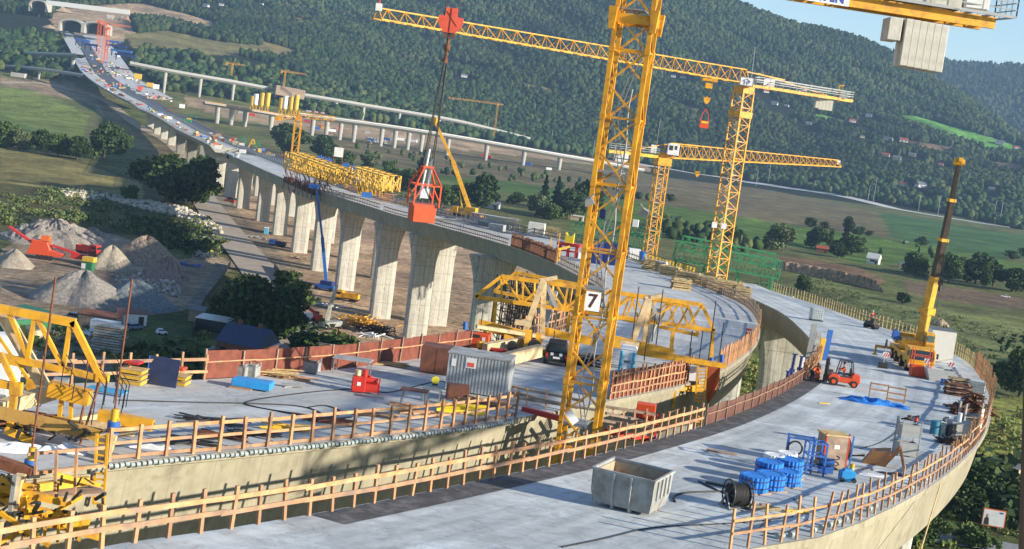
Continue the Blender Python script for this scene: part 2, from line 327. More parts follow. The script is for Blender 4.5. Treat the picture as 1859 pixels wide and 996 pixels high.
# gentle unevenness of the near valley floor is left to the shader bump; colour per vertex = what grows there
cls,PX,PY=field_class(XX,YY)
base=np.array([(.075,.10,.032)]*1); colr=np.zeros(XX.shape+(4,)); n1=fbm(XX,YY,60,5)[...,None]; n2=fbm(XX,YY,17,8)[...,None]
colr[...,:3]=np.array((.08,.12,.034))*(1-n1)+np.array((.15,.14,.06))*n1
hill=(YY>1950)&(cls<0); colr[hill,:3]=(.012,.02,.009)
for i,(cc,P) in enumerate(FIELDS): colr[cls==i,:3]=cc
colr[...,:3]*=(.72+.56*n2); colr[...,3]=1
nr,nc=XX.shape; V=np.stack([XX,YY,ZZ],-1).reshape(-1,3)
ii=np.arange((nr-1)*(nc-1)); r0=ii//(nc-1)*nc+ii%(nc-1); Q=np.stack([r0,r0+1,r0+nc+1,r0+nc],1)
def npmesh(name,V,Q,mat_,col=None,smooth=False,parent=None,attr='Col',corner=False):
    me=bpy.data.meshes.new(name); k=Q.shape[1]
    me.vertices.add(len(V)); me.vertices.foreach_set('co',np.ascontiguousarray(V,dtype=np.float32).ravel())
    me.loops.add(Q.size); me.loops.foreach_set('vertex_index',Q.astype(np.int32).ravel())
    me.polygons.add(len(Q)); me.polygons.foreach_set('loop_start',np.arange(0,Q.size,k,dtype=np.int32)); me.polygons.foreach_set('loop_total',np.full(len(Q),k,dtype=np.int32))
    if smooth: me.polygons.foreach_set('use_smooth',np.ones(len(Q),bool))
    me.update(calc_edges=True)
    if col is not None:
        at=me.color_attributes.new(attr,'FLOAT_COLOR','POINT'); at.data.foreach_set('color',np.ascontiguousarray(col,dtype=np.float32).ravel())
    me.materials.append(mat_); o=bpy.data.objects.new(name,me); COL.objects.link(o)
    if parent: o.parent=parent
    return o
def attrmat(name,noise_s,amt,rough=.95,bump=0,trans=0,detail=8,hv=None):
    m=bpy.data.materials.new(name); m.use_nodes=True; n=m.node_tree.nodes; l=m.node_tree.links; b=n['Principled BSDF']; b.inputs['Roughness'].default_value=rough; b.inputs['Specular IOR Level'].default_value=.15
    a=n.new('ShaderNodeAttribute'); a.attribute_name='Col'; tc=n.new('ShaderNodeTexCoord'); out=a.outputs[0]
    for s_,am in zip(noise_s,amt):
        z=n.new('ShaderNodeTexNoise'); z.inputs['Scale'].default_value=s_; z.inputs['Detail'].default_value=detail; z.inputs['Roughness'].default_value=.7; l.new(tc.outputs['Object'],z.inputs['Vector'])
        r=n.new('ShaderNodeValToRGB'); r.color_ramp.elements[0].position=.35; r.color_ramp.elements[1].position=.65; r.color_ramp.elements[0].color=(1-am,1-am,1-am,1); r.color_ramp.elements[1].color=(1+am,1+am*.9,1+am*.7,1); l.new(z.outputs[0],r.inputs[0])
        x=n.new('ShaderNodeMix'); x.data_type='RGBA'; x.blend_type='MULTIPLY'; x.inputs[0].default_value=1; l.new(out,x.inputs[6]); l.new(r.outputs[0],x.inputs[7]); out=x.outputs[2]
    l.new(out,b.inputs['Base Color'])
    if bump:
        bp=n.new('ShaderNodeBump'); bp.inputs['Strength'].default_value=bump; bp.inputs['Distance'].default_value=.8; l.new(z.outputs[0],bp.inputs['Height']); l.new(bp.outputs[0],b.inputs['Normal'])
    return m
MGROUND=attrmat('ground_cover',(.012,.06,.4),(.35,.35,.5),bump=.6)
MGRASS=attrmat('leafy_growth',(.3,),(.25,))
g=npmesh('ground',V,Q,MGROUND,colr.reshape(-1,4),True); tag(g,'valley floor and hillsides of grass, fields and bare building-site earth','ground',kind='structure')
# ---------------------------------------------------------------- far woods: one mass of thousands of crowns
def ico():
    t=(1+5**.5)/2; v=[(-1,t,0),(1,t,0),(-1,-t,0),(1,-t,0),(0,-1,t),(0,1,t),(0,-1,-t),(0,1,-t),(t,0,-1),(t,0,1),(-t,0,-1),(-t,0,1)]
    f=[(0,11,5),(0,5,1),(0,1,7),(0,7,10),(0,10,11),(1,5,9),(5,11,4),(11,10,2),(10,7,6),(7,1,8),(3,9,4),(3,4,2),(3,2,6),(3,6,8),(3,8,9),(4,9,5),(2,4,11),(6,2,10),(8,6,7),(9,8,1)]
    v=[Vector(a).normalized() for a in v]; F2=[]; mid={}
    def m(a,b):
        k=(min(a,b),max(a,b))
        if k not in mid: v.append(((v[a]+v[b])/2).normalized()); mid[k]=len(v)-1
        return mid[k]
    for a,b,c in f:
        x,y,z=m(a,b),m(b,c),m(c,a); F2+=[(a,x,z),(b,y,x),(c,z,y),(x,y,z)]
    return np.array([tuple(q) for q in v]),np.array(F2)
IV,IF=ico()
def crowns(name,P,rad,hgt,cols,m,label,cat,conif=None):
    n=len(P); k=len(IV); J=rng.uniform(.72,1.2,(n,k,1)); vv=IV[None]*J
    if conif is not None: # pointed crowns
        t=(IV[:,2]+1)/2; f=np.where(conif[:,None],1.05-t[None]*.95,1.)[...,None]; vv=vv*np.concatenate([f,f,np.ones_like(f)],2)
    vv=vv*np.stack([rad,rad,hgt*.55],1)[:,None,:]; th=rng.uniform(0,6.28,n); c,s=np.cos(th)[:,None],np.sin(th)[:,None]
    X=vv[...,0]*c-vv[...,1]*s;Y=vv[...,0]*s+vv[...,1]*c; vv=np.stack([X,Y,vv[...,2]],2)+P[:,None,:]+np.array([0,0,1.])*(hgt*.5)[:,None,None]
    Fc=(IF[None]+np.arange(n)[:,None,None]*k).reshape(-1,3); C=np.ones((n,k,4)); C[...,:3]=cols[:,None,:]*rng.uniform(.75,1.3,(n,k,1))
    o=npmesh(name,vv.reshape(-1,3),Fc,m,C.reshape(-1,4),True); tag(o,label,cat,kind='stuff'); return o
def scatter(ylo,yhi,dens,umin=-1150,umax=1150):
    A=(umax-umin)/F*(yhi**2-ylo**2)/2; n=int(A*dens); y=np.sqrt(rng.uniform(ylo**2,yhi**2,n)); x=rng.uniform(umin,umax,n)/F*y; return x,y
MFOR=attrmat('forest_crowns',(.35,),(.35,),detail=3)
pal=np.array([(.020,.043,.013),(.030,.056,.016),(.016,.037,.015),(.045,.068,.019),(.024,.047,.016),(.06,.078,.026)])
HOUSEPX=[(1640,258),(1612,256),(1628,290),(1608,284),(1656,284),(1577,212),(1406,190),(1468,226),(1547,222),(1428,193),(1672,340),(1640,338),(1815,262),(1845,270),(1565,250),(1708,300),(1800,345),(540,38),(374,12),(402,10),(842,140),(1240,142),(1222,140),(475,8),(1300,140),(1390,168)]
HPOS=[(p.x,p.y) for p in (pg(*q) for q in HOUSEPX) if p]
def forest(x,y,lo,hi,name,label,cp=.2):
    c,px,py=field_class(x,y); k=(c<0)&(px>-80)&(px<1940)&(py>-120)
    for hx,hy in HPOS: k&=~((abs(x-hx*y/hy)<15+8*(y<hy))&(y<hy+10)&(y>hy-75))
    x,y=x[k],y[k]; n=len(x); z=zt(x,y)
    big=fbm(x,y,90,21); ci=np.clip((big*1.2*len(pal)+rng.uniform(-1.6,1.4,n)).astype(int),0,len(pal)-1)
    h=rng.uniform(lo,hi,n); con=rng.uniform(0,1,n)<cp*np.clip(fbm(x,y,200,31)*3-.8,0,2.5)
    return crowns(name,np.stack([x,y,z-1],1),h*rng.uniform(.30,.46,n)*np.where(con,.75,1),h*np.where(con,1.2,1),pal[ci]*(.5+.75*fbm(x,y,220,40))[:,None],MFOR,label,'forest',con)
x1,y1=scatter(2250,3460,.030); k=zt(x1,y1)>4; forest(x1[k],y1[k],7,15,'forest','dense dark green wood covering the long hillside behind the valley')
x1,y1=scatter(3900,5320,.0045,480,1150); forest(x1,y1,14,24,'forest','farther wooded hill rising behind the right end of the ridge',.5)
# belts of trees and thickets at the foot of the hill and in the left valley
def belt(polys,dens,lo,hi,name,label,cat='woodland',nolim=False):
    P=[]
    for poly in polys:
        pts=[pg(*p) for p in poly]; pts=[p for p in pts if p is not None]
        xs=[p.x for p in pts];yy=[p.y for p in pts]; n=int((max(xs)-min(xs))*(max(yy)-min(yy))*dens); n=min(n,60000)
        x=rng.uniform(min(xs),max(xs),n);y=rng.uniform(min(yy),max(yy),n); _,px,py=field_class(x,y); k=inpoly(px,py,poly); P.append(np.stack([x[k],y[k]],1))
    P=np.concatenate(P); x,y=P[:,0],P[:,1]; n=len(x); k=fbm(x,y,25,77)>.36
    for hx,hy in HPOS: k&=~((abs(x-hx*y/hy)<14)&(y<hy+10)&(y>hy-70))
    x,y=x[k],y[k]; n=len(x)
    h=rng.uniform(lo,hi,n); ci=rng.integers(0,len(pal),n)
    return crowns(name,np.stack([x,y,zt(x,y)-.3],1),h*rng.uniform(.35,.6,n),h,pal[ci]*1.15,MFOR,label,cat)
belt([[(0,92),(0,62),(60,62),(110,72),(135,95),(140,150),(60,140),(0,128)]],.008,9,15,'woodland','dark wood beside the ramp bridge at far left')
belt([[(240,92),(330,100),(480,125),(620,150),(760,185),(900,225),(1060,255),(1180,280),(1180,300),(1060,282),(900,258),(780,240),(640,215),(480,190),(300,165),(235,125)]],.010,8,14,'woodland','broad-leaved wood along the foot of the hill behind the ramp bridges')
belt([[(1190,290),(1400,318),(1600,360),(1859,400),(1859,418),(1700,385),(1500,350),(1300,318),(1190,303)],[(1330,300),(1560,300),(1859,325),(1859,398),(1600,356),(1400,315)]],.010,7,13,'woodland','roadside tree belt on the far side of the valley road')
belt([[(1190,400),(1330,425),(1390,450),(1360,462),(1230,440),(1180,425)]],.012,4,8,'thicket','thicket of bushes between the two yellow crane masts')
belt([[(640,262),(740,275),(1060,330),(1180,355),(1180,368),(1000,345),(880,330),(700,300),(640,280)],[(1610,430),(1700,455),(1859,500),(1859,520),(1700,470),(1600,445)]],.0012,3,7,'hedgerow','scattered hedge bushes at the edge of the brown field','hedge')

# ---------------------------------------------------------------- low growth near the bridge
def leafmass(name,x,y,h,cols,label,cat):
    kq=np.clip((60-y/9).astype(int),14,46); N=int(kq.sum()); idx=np.repeat(np.arange(len(x)),kq); r=rng
    d=r.normal(size=(N,3)); d/=np.linalg.norm(d,axis=1)[:,None]; d[:,2]=abs(d[:,2]); q=r.uniform(.45,1.05,N)[:,None]
    H=h[idx][:,None]; C=np.stack([x,y,zt(x,y)-.1],1)[idx]+d*q*H*np.array([1.,1.,.95])
    a=r.normal(size=(N,3)); a/=np.linalg.norm(a,axis=1)[:,None]; b=np.cross(a,r.normal(size=(N,3))); b/=np.linalg.norm(b,axis=1)[:,None]
    s=(H[:,0]*r.uniform(.12,.3,N)+.05)[:,None]; Vv=np.stack([C-a*s-b*s*.5,C+a*s-b*s*.4,C+a*s*.7+b*s*.6,C-a*s*.6+b*s*.5],1).reshape(-1,3)
    CC=np.ones((N,4,4)); CC[...,:3]=(cols[idx]*r.uniform(.7,1.4,(N,1)))[:,None,:]
    o=npmesh(name,Vv,np.arange(N*4).reshape(-1,4),MLEAF,CC.reshape(-1,4)); tag(o,label,cat,kind='stuff'); return o
MLEAF=attrmat('tree_leaves',(.6,),(.25,),rough=.7)
def tufts(polys,dens,lo,hi,name,label,cat,cols,m=None,thr=.4):
    P=[]
    for poly in polys:
        pts=[pg(*p) for p in poly]; xs=[p.x for p in pts];yy=[p.y for p in pts]; n=min(int((max(xs)-min(xs))*(max(yy)-min(yy))*dens),40000)
        x=rng.uniform(min(xs),max(xs),n);y=rng.uniform(min(yy),max(yy),n); _,px,py=field_class(x,y); k=inpoly(px,py,poly); P.append(np.stack([x[k],y[k]],1))
    P=np.concatenate(P); x,y=P[:,0],P[:,1]; k=fbm(x,y,14,55)>thr; x,y=x[k],y[k]; n=len(x); h=rng.uniform(lo,hi,n)*(.5+fbm(x,y,14,55)); cols=np.array(cols)
    return leafmass(name,x,y,h,cols[rng.integers(0,len(cols),n)],label,cat)
GC=[(.09,.125,.04),(.13,.155,.045),(.065,.105,.032),(.17,.175,.06),(.10,.13,.06)]
tufts([[(1420,530),(1480,500),(1640,560),(1859,600),(1859,740),(1720,740),(1640,610),(1500,550)]],.05,.5,1.6,'low_scrub','low green scrub beyond the outer railing of the right deck','scrub',GC)
tufts([[(1280,640),(1400,640),(1400,750),(1280,750)],[(1640,840),(1720,800),(1859,740),(1859,996),(1500,996)]],.16,.5,1.7,'low_scrub','yellow-green weeds below the curve of the right deck','scrub',[(.16,.19,.05),(.13,.17,.045),(.22,.2,.05)])
tufts([[(0,355),(110,340),(250,370),(380,400),(420,440),(390,470),(300,450),(210,420),(100,400),(0,410)]],.10,.7,2.6,'low_scrub','rough weeds behind the gravel heaps at left','scrub',GC)
tufts([[(0,590),(150,600),(230,640),(380,600),(400,690),(0,700)]],.10,.5,1.8,'low_scrub','weeds round the trailers under the left deck','scrub',GC)
tufts([[(1640,900),(1700,850),(1859,850),(1859,960),(1700,940)],[(1825,620),(1859,620),(1859,700),(1835,700)]],.035,3,6,'shrubs','dark shrubs below the right deck beside the billboard','shrub',[(.03,.055,.018),(.045,.07,.02)])
tufts([[(240,400),(330,420),(390,450),(380,470),(300,450),(230,420)],[(0,590),(60,620),(30,640),(0,640)],[(240,640),(380,650),(380,690),(240,690)],[(540,600),(600,600),(610,650),(540,660)]],.06,2,4.5,'shrubs','dark bushes between the gravel heaps and the fence','shrub',[(.03,.055,.018),(.045,.07,.02)])
# ---------------------------------------------------------------- single trees
def leafy(seed,h,wd,n,leaf,cols,conif=False,lob=13):
    r=np.random.default_rng(seed); L=[]
    for i in range(lob):
        t=r.uniform(.14,.86); rr=(1-abs(t-.45)*1.2)*wd*.42*r.uniform(.3,1.1); a=r.uniform(0,6.28); L.append((rr*math.cos(a),rr*math.sin(a),t*h,wd*r.uniform(.2,.32),h*r.uniform(.14,.22)))
    C=[];K=[]
    for i in range(n):
        if conif:
            t=r.uniform(.08,1)**1.0; rad=(1-t)*wd*.5*(.75+.35*math.sin(t*40)); a=r.uniform(0,6.28); q=rad*r.uniform(.5,1)**.5; C.append((q*math.cos(a),q*math.sin(a),t*h)); K.append(.8+.4*r.uniform())
        else:
            l=L[r.integers(0,lob)]; d=r.normal(size=3); d/=np.linalg.norm(d); q=r.uniform(.55,1.05); C.append((l[0]+d[0]*l[3]*q,l[1]+d[1]*l[3]*q,l[2]+d[2]*l[4]*q)); K.append(.8+.5*r.uniform())
    C=np.array(C); nn=len(C); a=r.normal(size=(nn,3)); a/=np.linalg.norm(a,axis=1)[:,None]; b=np.cross(a,r.normal(size=(nn,3))); b/=np.linalg.norm(b,axis=1)[:,None]
    s=(leaf*r.uniform(.5,1.3,nn))[:,None]; Vv=np.stack([C-a*s-b*s*.6,C+a*s-b*s*.5,C+a*s*.8+b*s*.7,C-a*s*.7+b*s*.6],1).reshape(-1,3); Q=np.arange(nn*4).reshape(-1,4)
    cc=np.array(cols)[r.integers(0,len(cols),nn)]*np.array(K)[:,None]; CC=np.ones((nn,4,4)); CC[...,:3]=cc[:,None,:]
    return Vv,Q,CC.reshape(-1,4)
DKG=[(.026,.05,.014),(.035,.062,.018),(.05,.08,.022)]; MDG=[(.045,.08,.02),(.06,.10,.026),(.08,.12,.03)]; PLG=[(.09,.12,.05),(.12,.14,.07),(.10,.13,.045)]; CNG=[(.018,.04,.02),(.028,.052,.024)]
PROTO={}
def tree_proto(key,name,seed,h,wd,n,leaf,cols,conif=False):
    r=empty(name,(0,0,-50)); Vv,Q,C=leafy(seed,h,wd,n,leaf,cols,conif); npmesh('crown',Vv,Q,MLEAF,C,parent=r)
    m=MB(); m.tube((0,0,-.5),(0,0,h*.55),wd*.035,7,wd*.015); rr=random.Random(seed)
    if not conif:
        for i in range(6):
            a=rr.uniform(0,6.28); m.tube((0,0,h*rr.uniform(.15,.4)),(math.cos(a)*wd*.3,math.sin(a)*wd*.3,h*rr.uniform(.5,.8)),wd*.016,5,.03)
    m.build('trunk',BARK,r); PROTO[key]=[r,0,h,wd]
tree_proto('d0','broadleaf_tree',1,16,17,4200,.62,DKG); tree_proto('d1','broadleaf_tree',2,16,15,4200,.62,DKG)
tree_proto('m0','broadleaf_tree',3,14,15,3800,.56,MDG); tree_proto('m1','broadleaf_tree',4,14,13.5,3800,.56,MDG)
tree_proto('p0','broadleaf_tree',5,12,12.5,3400,.5,PLG); tree_proto('c0','conifer_tree',6,16,8,2600,.5,CNG,True); tree_proto('c1','poplar_tree',7,18,6,2000,.45,MDG); tree_proto('b0','bush',8,4,6,1100,.3,MDG); tree_proto('b1','bush',9,4,6,1100,.3,DKG)
KIND={'d0':'dark broad-leaved tree','d1':'dark rounded tree','m0':'mid-green broad-leaved tree','m1':'mid-green bushy tree','p0':'pale grey-green willow-like tree','c0':'dark pointed conifer','c1':'slender upright tree','b0':'green bush','b1':'dark green bush'}
def tree(k,px,py,hpx,where,group=None,wf=1):
    p=pg(px,py); s=F/p.y; pr=PROTO[k]; sz=(hpx/s)/pr[2]; lab=KIND[k]+' '+where; cat='bush' if k[0]=='b' else 'tree'
    rz=random.uniform(0,6.28)
    if pr[1]==0: o=pr[0]; o.location=p; o.rotation_euler=(0,0,rz)
    else: o=copy_tree(pr[0],p,rz)
    pr[1]+=1; o.scale=(sz*wf,sz*wf,sz); tag(o,lab,cat,group)
TREES=[('d0',300,368,96,'with the widest crown, left of the far piers',None,1.1),('d1',350,372,92,'touching the far viaduct piers, behind the gravel heaps',None,1),
('d0',188,290,75,'on the meadow edge, tallest of the row left of the far viaduct','m',.9),('m0',10,268,50,'at the photo\'s left edge on the meadow','m',1),('p0',35,272,38,'second from the left edge in the meadow row','m',1),('d1',68,275,42,'third from the left in the meadow row','m',1.1),('m1',105,284,42,'in the middle of the meadow row','m',1.2),('d1',140,290,44,'just left of the tallest meadow tree','m',1.2),('m0',215,280,45,'right of the tallest meadow tree','m',1),
('m0',235,365,30,'alone by the yellowish meadow, left of the widest tree','m',1),
('d0',455,612,125,'beside the dark blue house roof, largest of the pair','n',.95),('d1',508,618,105,'right of the largest tree by the dark blue roof','n',.9),('m1',410,590,60,'on the left flank of the big pair above the blue roof','n',1),('b1',575,655,50,'behind the brown barrier, below the red telehandler','n',1.6),('b1',610,650,45,'behind the brown barrier near the gravel lorry','n',1.3),('b0',540,560,50,'on the fence line beside the haul road','n',1),('b1',520,530,40,'at the top of the fence line beside the haul road','n',1),
('d0',522,278,58,'behind the yellow crane on the far deck','f',1),('d1',590,290,45,'right of the crane on the far deck, above the yellow trusses','f',1.3),('m0',620,310,38,'behind the white site board','f',1.2),('p0',668,310,34,'pale among the trees right of the white site board','f',1),('m1',705,325,34,'between the white site board and the orange bucket','f',1),('c0',758,350,64,'rising just left of the hanging orange bucket','f',1),('m0',735,345,40,'left of the hanging orange bucket','f',1.2),('m1',800,375,40,'between the orange bucket and the small truck crane','f',1.2),('d1',868,378,64,'right of the truck crane boom','f',1.1),('m0',838,370,40,'behind the truck crane boom','f',1),
('c0',985,382,64,'with a spire top between truck crane and tall crane mast','c',1),('c0',1008,380,60,'standing beside the spire-topped tree','c',1),('p0',972,392,42,'grey-green in front of the spire-topped conifers','c',1),('d0',1030,398,60,'against the left side of the numbered crane mast','c',1),('d1',1060,390,66,'behind the left chord of the numbered crane mast','c',.9),('d0',935,372,26,'left of the small white barn\'s neighbour trees','c',1.2),('b1',1215,365,14,'alone on the brown field right of the second mast','c',1),('m0',1000,398,30,'low in front of the conifer group','c',1.3),
('p0',1420,455,48,'broad and grey, on the left of the vineyard tree group','v',1.2),('d0',1480,450,42,'dark left neighbour of the red-roofed shed','v',.9),('c1',1505,452,42,'spire beside the red-roofed shed','v',1),('c0',1532,455,58,'tallest of the vineyard tree group','v',1),('m1',1545,462,36,'low and wide right of the red-roofed shed','v',1.6),('d1',1520,468,28,'low in front of the red-roofed shed','v',1.4),('c1',1595,472,26,'left of the small white gabled house','v',1),('b0',1672,446,18,'alone on the green field','v',1),('m0',1660,500,44,'left of the mobile crane\'s boom','v',1),('c0',1664,480,32,'thin dark one left of the boom','v',.9),('m1',1722,512,52,'right of the mobile crane\'s boom','v',1),('d0',1770,515,62,'dark, tallest of the right-hand group','v',1),('c1',1788,525,56,'pale green and pointed in the right-hand group','v',1),('d1',1802,520,50,'closing the right-hand group','v',1),('d0',1838,530,48,'at the photo\'s right edge beyond the brown plot','v',1.2),('b1',1835,470,16,'by the right edge of the green field','v',1),('b1',1856,465,16,'at the very right edge of the green field','v',1),('b1',1578,428,10,'small, first of a row on the brown field','v',1),('b1',1472,412,18,'small, on the brown field left of the vineyard','v',1),('b1',1495,415,14,'small, left of the darkest field bush','v',1),('d1',1540,420,28,'round, on the brown field above the vineyard','v',.9),('b0',1560,428,18,'beside the round tree on the brown field','v',1),
('m0',1458,528,30,'on the scrub slope left of the earth bank','v',1),('b1',1640,550,20,'right of the earth bank','v',1),
('m1',1850,720,90,'at the right edge beside the curving railing','r',1),('m0',1680,985,60,'below the deck by the thin rope','r',1.2),('d0',1735,930,70,'between the rope and the billboard','r',1.2),('d1',1780,900,60,'behind the billboard','r',1.4),('b0',1760,990,40,'under the billboard','r',1.4),('b0',1640,985,36,'at the foot of the concrete pier','r',1.2),('p0',1745,865,45,'pale green beside the grey shed roof','r',1.3),('b1',1830,930,50,'right of the billboard','r',1.5),
('d0',130,62,14,'left of the far tunnel mouth','t',1),('b1',200,258,16,'beside the dirt road at the far piers','m',1)]
GR={'m':'trees on the left meadow','n':'trees in the yard under the left deck','f':'trees behind the far decks','c':'trees round the white barn','v':'trees across the right valley','r':'trees below the right deck','t':None,None:None}
for i,(k,px,py,h,wh,gq,wf) in enumerate(TREES): tree(k,px,py,h,wh,GR[gq],wf)
# ================================================================ BRIDGE DECKS
def smooth(P,it=2):
    P=[Vector(p) for p in P]
    for _ in range(it):
        Q=[P[0]]
        for a,b in zip(P,P[1:]): Q+= [a*.75+b*.25,a*.25+b*.75]
        P=Q+[P[-1]]
    return P
def resample(P,n=None,step=None):
    d=[0]
    for a,b in zip(P,P[1:]): d.append(d[-1]+(b-a).length)
    n=n or max(2,int(d[-1]/step)+1); out=[];j=0
    for i in range(n):
        t=d[-1]*i/(n-1)
        while j<len(d)-2 and d[j+1]<t: j+=1
        k=(t-d[j])/max(1e-9,d[j+1]-d[j]); out.append(P[j].lerp(P[j+1],k))
    return out
def zfix(P,off=0): return [Vector((p.x,p.y,zd(p.y)+off)) for p in P]
A_OUT=[(-7,31),(-2,37),(4,44)]+[tuple(pk(*p).xy) for p in [(1330,996),(1395,996),(1516,969),(1631,916),(1699,876),(1746,839),(1786,795),(1800,758),(1802,717),(1776,677),(1760,658),(1723,638),(1647,608),(1594,592),(1544,575),(1478,550),(1395,527)]]+[(45,283)]
A_IN=[(-19,28),(-14,36)]+[tuple(pk(*p).xy) for p in [(216,984),(435,957),(566,933),(755,896),(927,859),(1045,834),(1153,807),(1277,773),(1395,727),(1462,687),(1485,660),(1485,635),(1466,608),(1428,572),(1395,555),(1350,535)]]+[(37,262)]
B_NEAR=[(-24,34),(-20,42)]+[tuple(pk(*p).xy) for p in [(0,860),(196,839),(465,815),(634,798),(802,780),(930,761),(1105,727),(1267,694),(1340,655),(1375,625),(1382,600),(1375,575),(1350,552),(1310,535),(1240,505),(1160,478),(1100,455),(1050,440)]]
B_FAR=[(-40,38),(-33,50),(-26,62)]+[tuple(pk(*p).xy) for p in [(130,695),(380,690),(600,672),(800,645),(900,628),(985,612),(1040,590),(1080,565),(1098,545),(1095,525),(1053,502),(996,472),(929,446),(796,410),(743,396),(690,380),(591,350),(540,335)]]
FARL=[tuple(pk(*p).xy) for p in [(404,275),(305,222),(258,195),(199,167)]]+[tuple(pd(150,118,1650).xy),tuple(pd(128,75,1900).xy),tuple(pd(110,55,2120).xy)]
v2=lambda L:[Vector((p[0],p[1],0)) for p in L]
LE=smooth(v2(B_FAR+FARL),2)
def offset(P,d):
    out=[]
    for i,p in enumerate(P):
        t=(P[min(i+1,len(P)-1)]-P[max(i-1,0)]).normalized(); out.append(p+Vector((t.y,-t.x,0))*d)
    return out
CR=[p for p in offset(LE,15) if p.y>430]
RE=smooth(v2(B_NEAR),2)+CR
def pair(L,Rr):    # match stations: for each left point take nearest along right, monotonic
    L=resample(L,step=4.); Rr=resample(Rr,n=3000); out=[];j=0
    for i,p in enumerate(L):
        w=range(j,min(j+60,len(Rr))); k=min(w,key=lambda q:(Rr[q]-p).length); j=k; out.append((p,Rr[k]))
    return out
def deck(name,pairs,th,top,wall,label,wb=.05,parent=None):
    """box-girder bridge deck: running surface, girder with sloping webs"""
    o=pairs[0][0]; root=empty(name,(o.x,o.y,0),0,label,'bridge deck')
    rows=[];us_=[0]
    for i,(a,b) in enumerate(pairs):
        if i: us_.append(us_[-1]+(a-pairs[i-1][0]).length)
        rows.append((a,b))
    V=[];uv=[];n=8
    for i,(a,b) in enumerate(rows):
        for k in range(n+1):
            p=a.lerp(b,k/n); V.append((p.x-o.x,p.y-o.y,zd(p.y))); uv.append((us_[i],(b-a).length*k/n))
    Q=[(i*(n+1)+k,i*(n+1)+k+1,(i+1)*(n+1)+k+1,(i+1)*(n+1)+k) for i in range(len(rows)-1) for k in range(n)]
    me=bpy.data.meshes.new('deck_surface'); me.from_pydata(V,[],Q); ul=me.uv_layers.new(name='UVMap')
    for lp in me.loops: ul.data[lp.index].uv=uv[lp.vertex_index]
    me.materials.append(top); s=bpy.data.objects.new('deck_surface',me); COL.objects.link(s); s.parent=root
    # girder: closed ring per station
    V=[];uv=[]
    for i,(a,b) in enumerate(rows):
        z=zd(a.y)-.02; zb=zd(b.y)-.02; d=(b-a).normalized(); wd=(b-a).length; t=th(a.y)
        f=lambda k,dz,base: (a.x+d.x*k-o.x,a.y+d.y*k-o.y,base-dz)
        ring=[f(0,0,z),f(0,.32,z),f(.25,.42,z),f(wd*wb,t,z),f(wd*(1-wb),t,zb),f(wd-.25,.42,zb),f(wd,.32,zb),f(wd,0,zb)]
        V+=ring; uv+=[(us_[i],q) for q in (0,.32,.45,t,t+5,.45,.32,0)]
    m=8; Q=[(i*m+k,i*m+(k+1)%m,(i+1)*m+(k+1)%m,(i+1)*m+k) for i in range(len(rows)-1) for k in range(m)]+[tuple(range(m)),tuple(range((len(rows)-1)*m+m-1,(len(rows)-1)*m-1,-1))]
    me=bpy.data.meshes.new('girder'); me.from_pydata(V,[],Q); ul=me.uv_layers.new(name='UVMap')
    for lp in me.loops: ul.data[lp.index].uv=uv[lp.vertex_index]
    me.materials.append(wall); s=bpy.data.objects.new('girder',me); COL.objects.link(s); s.parent=root
    return root
PA=pair(smooth(v2(A_IN),2),smooth(v2(A_OUT),2)); PB=pair(LE,RE)
iB=next(i for i,(a,b) in enumerate(PB) if a.y>660)
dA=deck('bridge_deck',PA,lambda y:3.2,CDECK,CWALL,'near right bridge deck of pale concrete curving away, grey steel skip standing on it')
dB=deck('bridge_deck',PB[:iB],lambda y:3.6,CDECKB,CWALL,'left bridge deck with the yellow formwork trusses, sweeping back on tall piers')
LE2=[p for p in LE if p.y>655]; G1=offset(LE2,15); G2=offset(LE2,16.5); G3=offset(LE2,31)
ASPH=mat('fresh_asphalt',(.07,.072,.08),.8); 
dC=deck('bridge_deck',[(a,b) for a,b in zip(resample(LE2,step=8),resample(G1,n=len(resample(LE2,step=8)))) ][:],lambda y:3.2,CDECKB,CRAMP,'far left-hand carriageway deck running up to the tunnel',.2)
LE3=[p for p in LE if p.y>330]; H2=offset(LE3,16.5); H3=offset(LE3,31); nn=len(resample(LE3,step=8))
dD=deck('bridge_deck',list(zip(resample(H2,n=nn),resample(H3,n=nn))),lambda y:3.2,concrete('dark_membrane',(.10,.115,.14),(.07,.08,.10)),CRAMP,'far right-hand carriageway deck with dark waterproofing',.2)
# dark kerb strip along the inner edge of the near deck
def strip(name,P,d0,d1,off,m,label,cat='deck strip',parent=None,n=2,kind=None):
    a=offset(P,d0);b=offset(P,d1); o=P[0]; V=[]
    for p,q in zip(a,b): V+=[(p.x-o.x,p.y-o.y,zd(p.y)+off),(q.x-o.x,q.y-o.y,zd(q.y)+off)]
    me=bpy.data.meshes.new(name); me.from_pydata(V,[],[(2*i,2*i+1,2*i+3,2*i+2) for i in range(len(P)-1)]); me.materials.append(m); ob=bpy.data.objects.new(name,me); COL.objects.link(ob)
    if parent: ob.parent=parent; ob.location=(o.x-parent.location.x,o.y-parent.location.y,0)
    else: ob.location=(o.x,o.y,0); tag(ob,label,cat,kind=kind)
    return ob
AI=[a for a,b in PA]; AO=[b for a,b in PA]
AIs=[p for p in AI if 46<p.y<128]
MEMB=mat('bitumen_membrane',(.06,.06,.063),.8,var=.3,sc=1.5,dirt=(.22,.22,.22),dsc=1.4,damt=.6)
strip('waterproofing_strip',resample(AIs,step=1.5),.05,1.55,.006,MEMB,None,parent=dA)
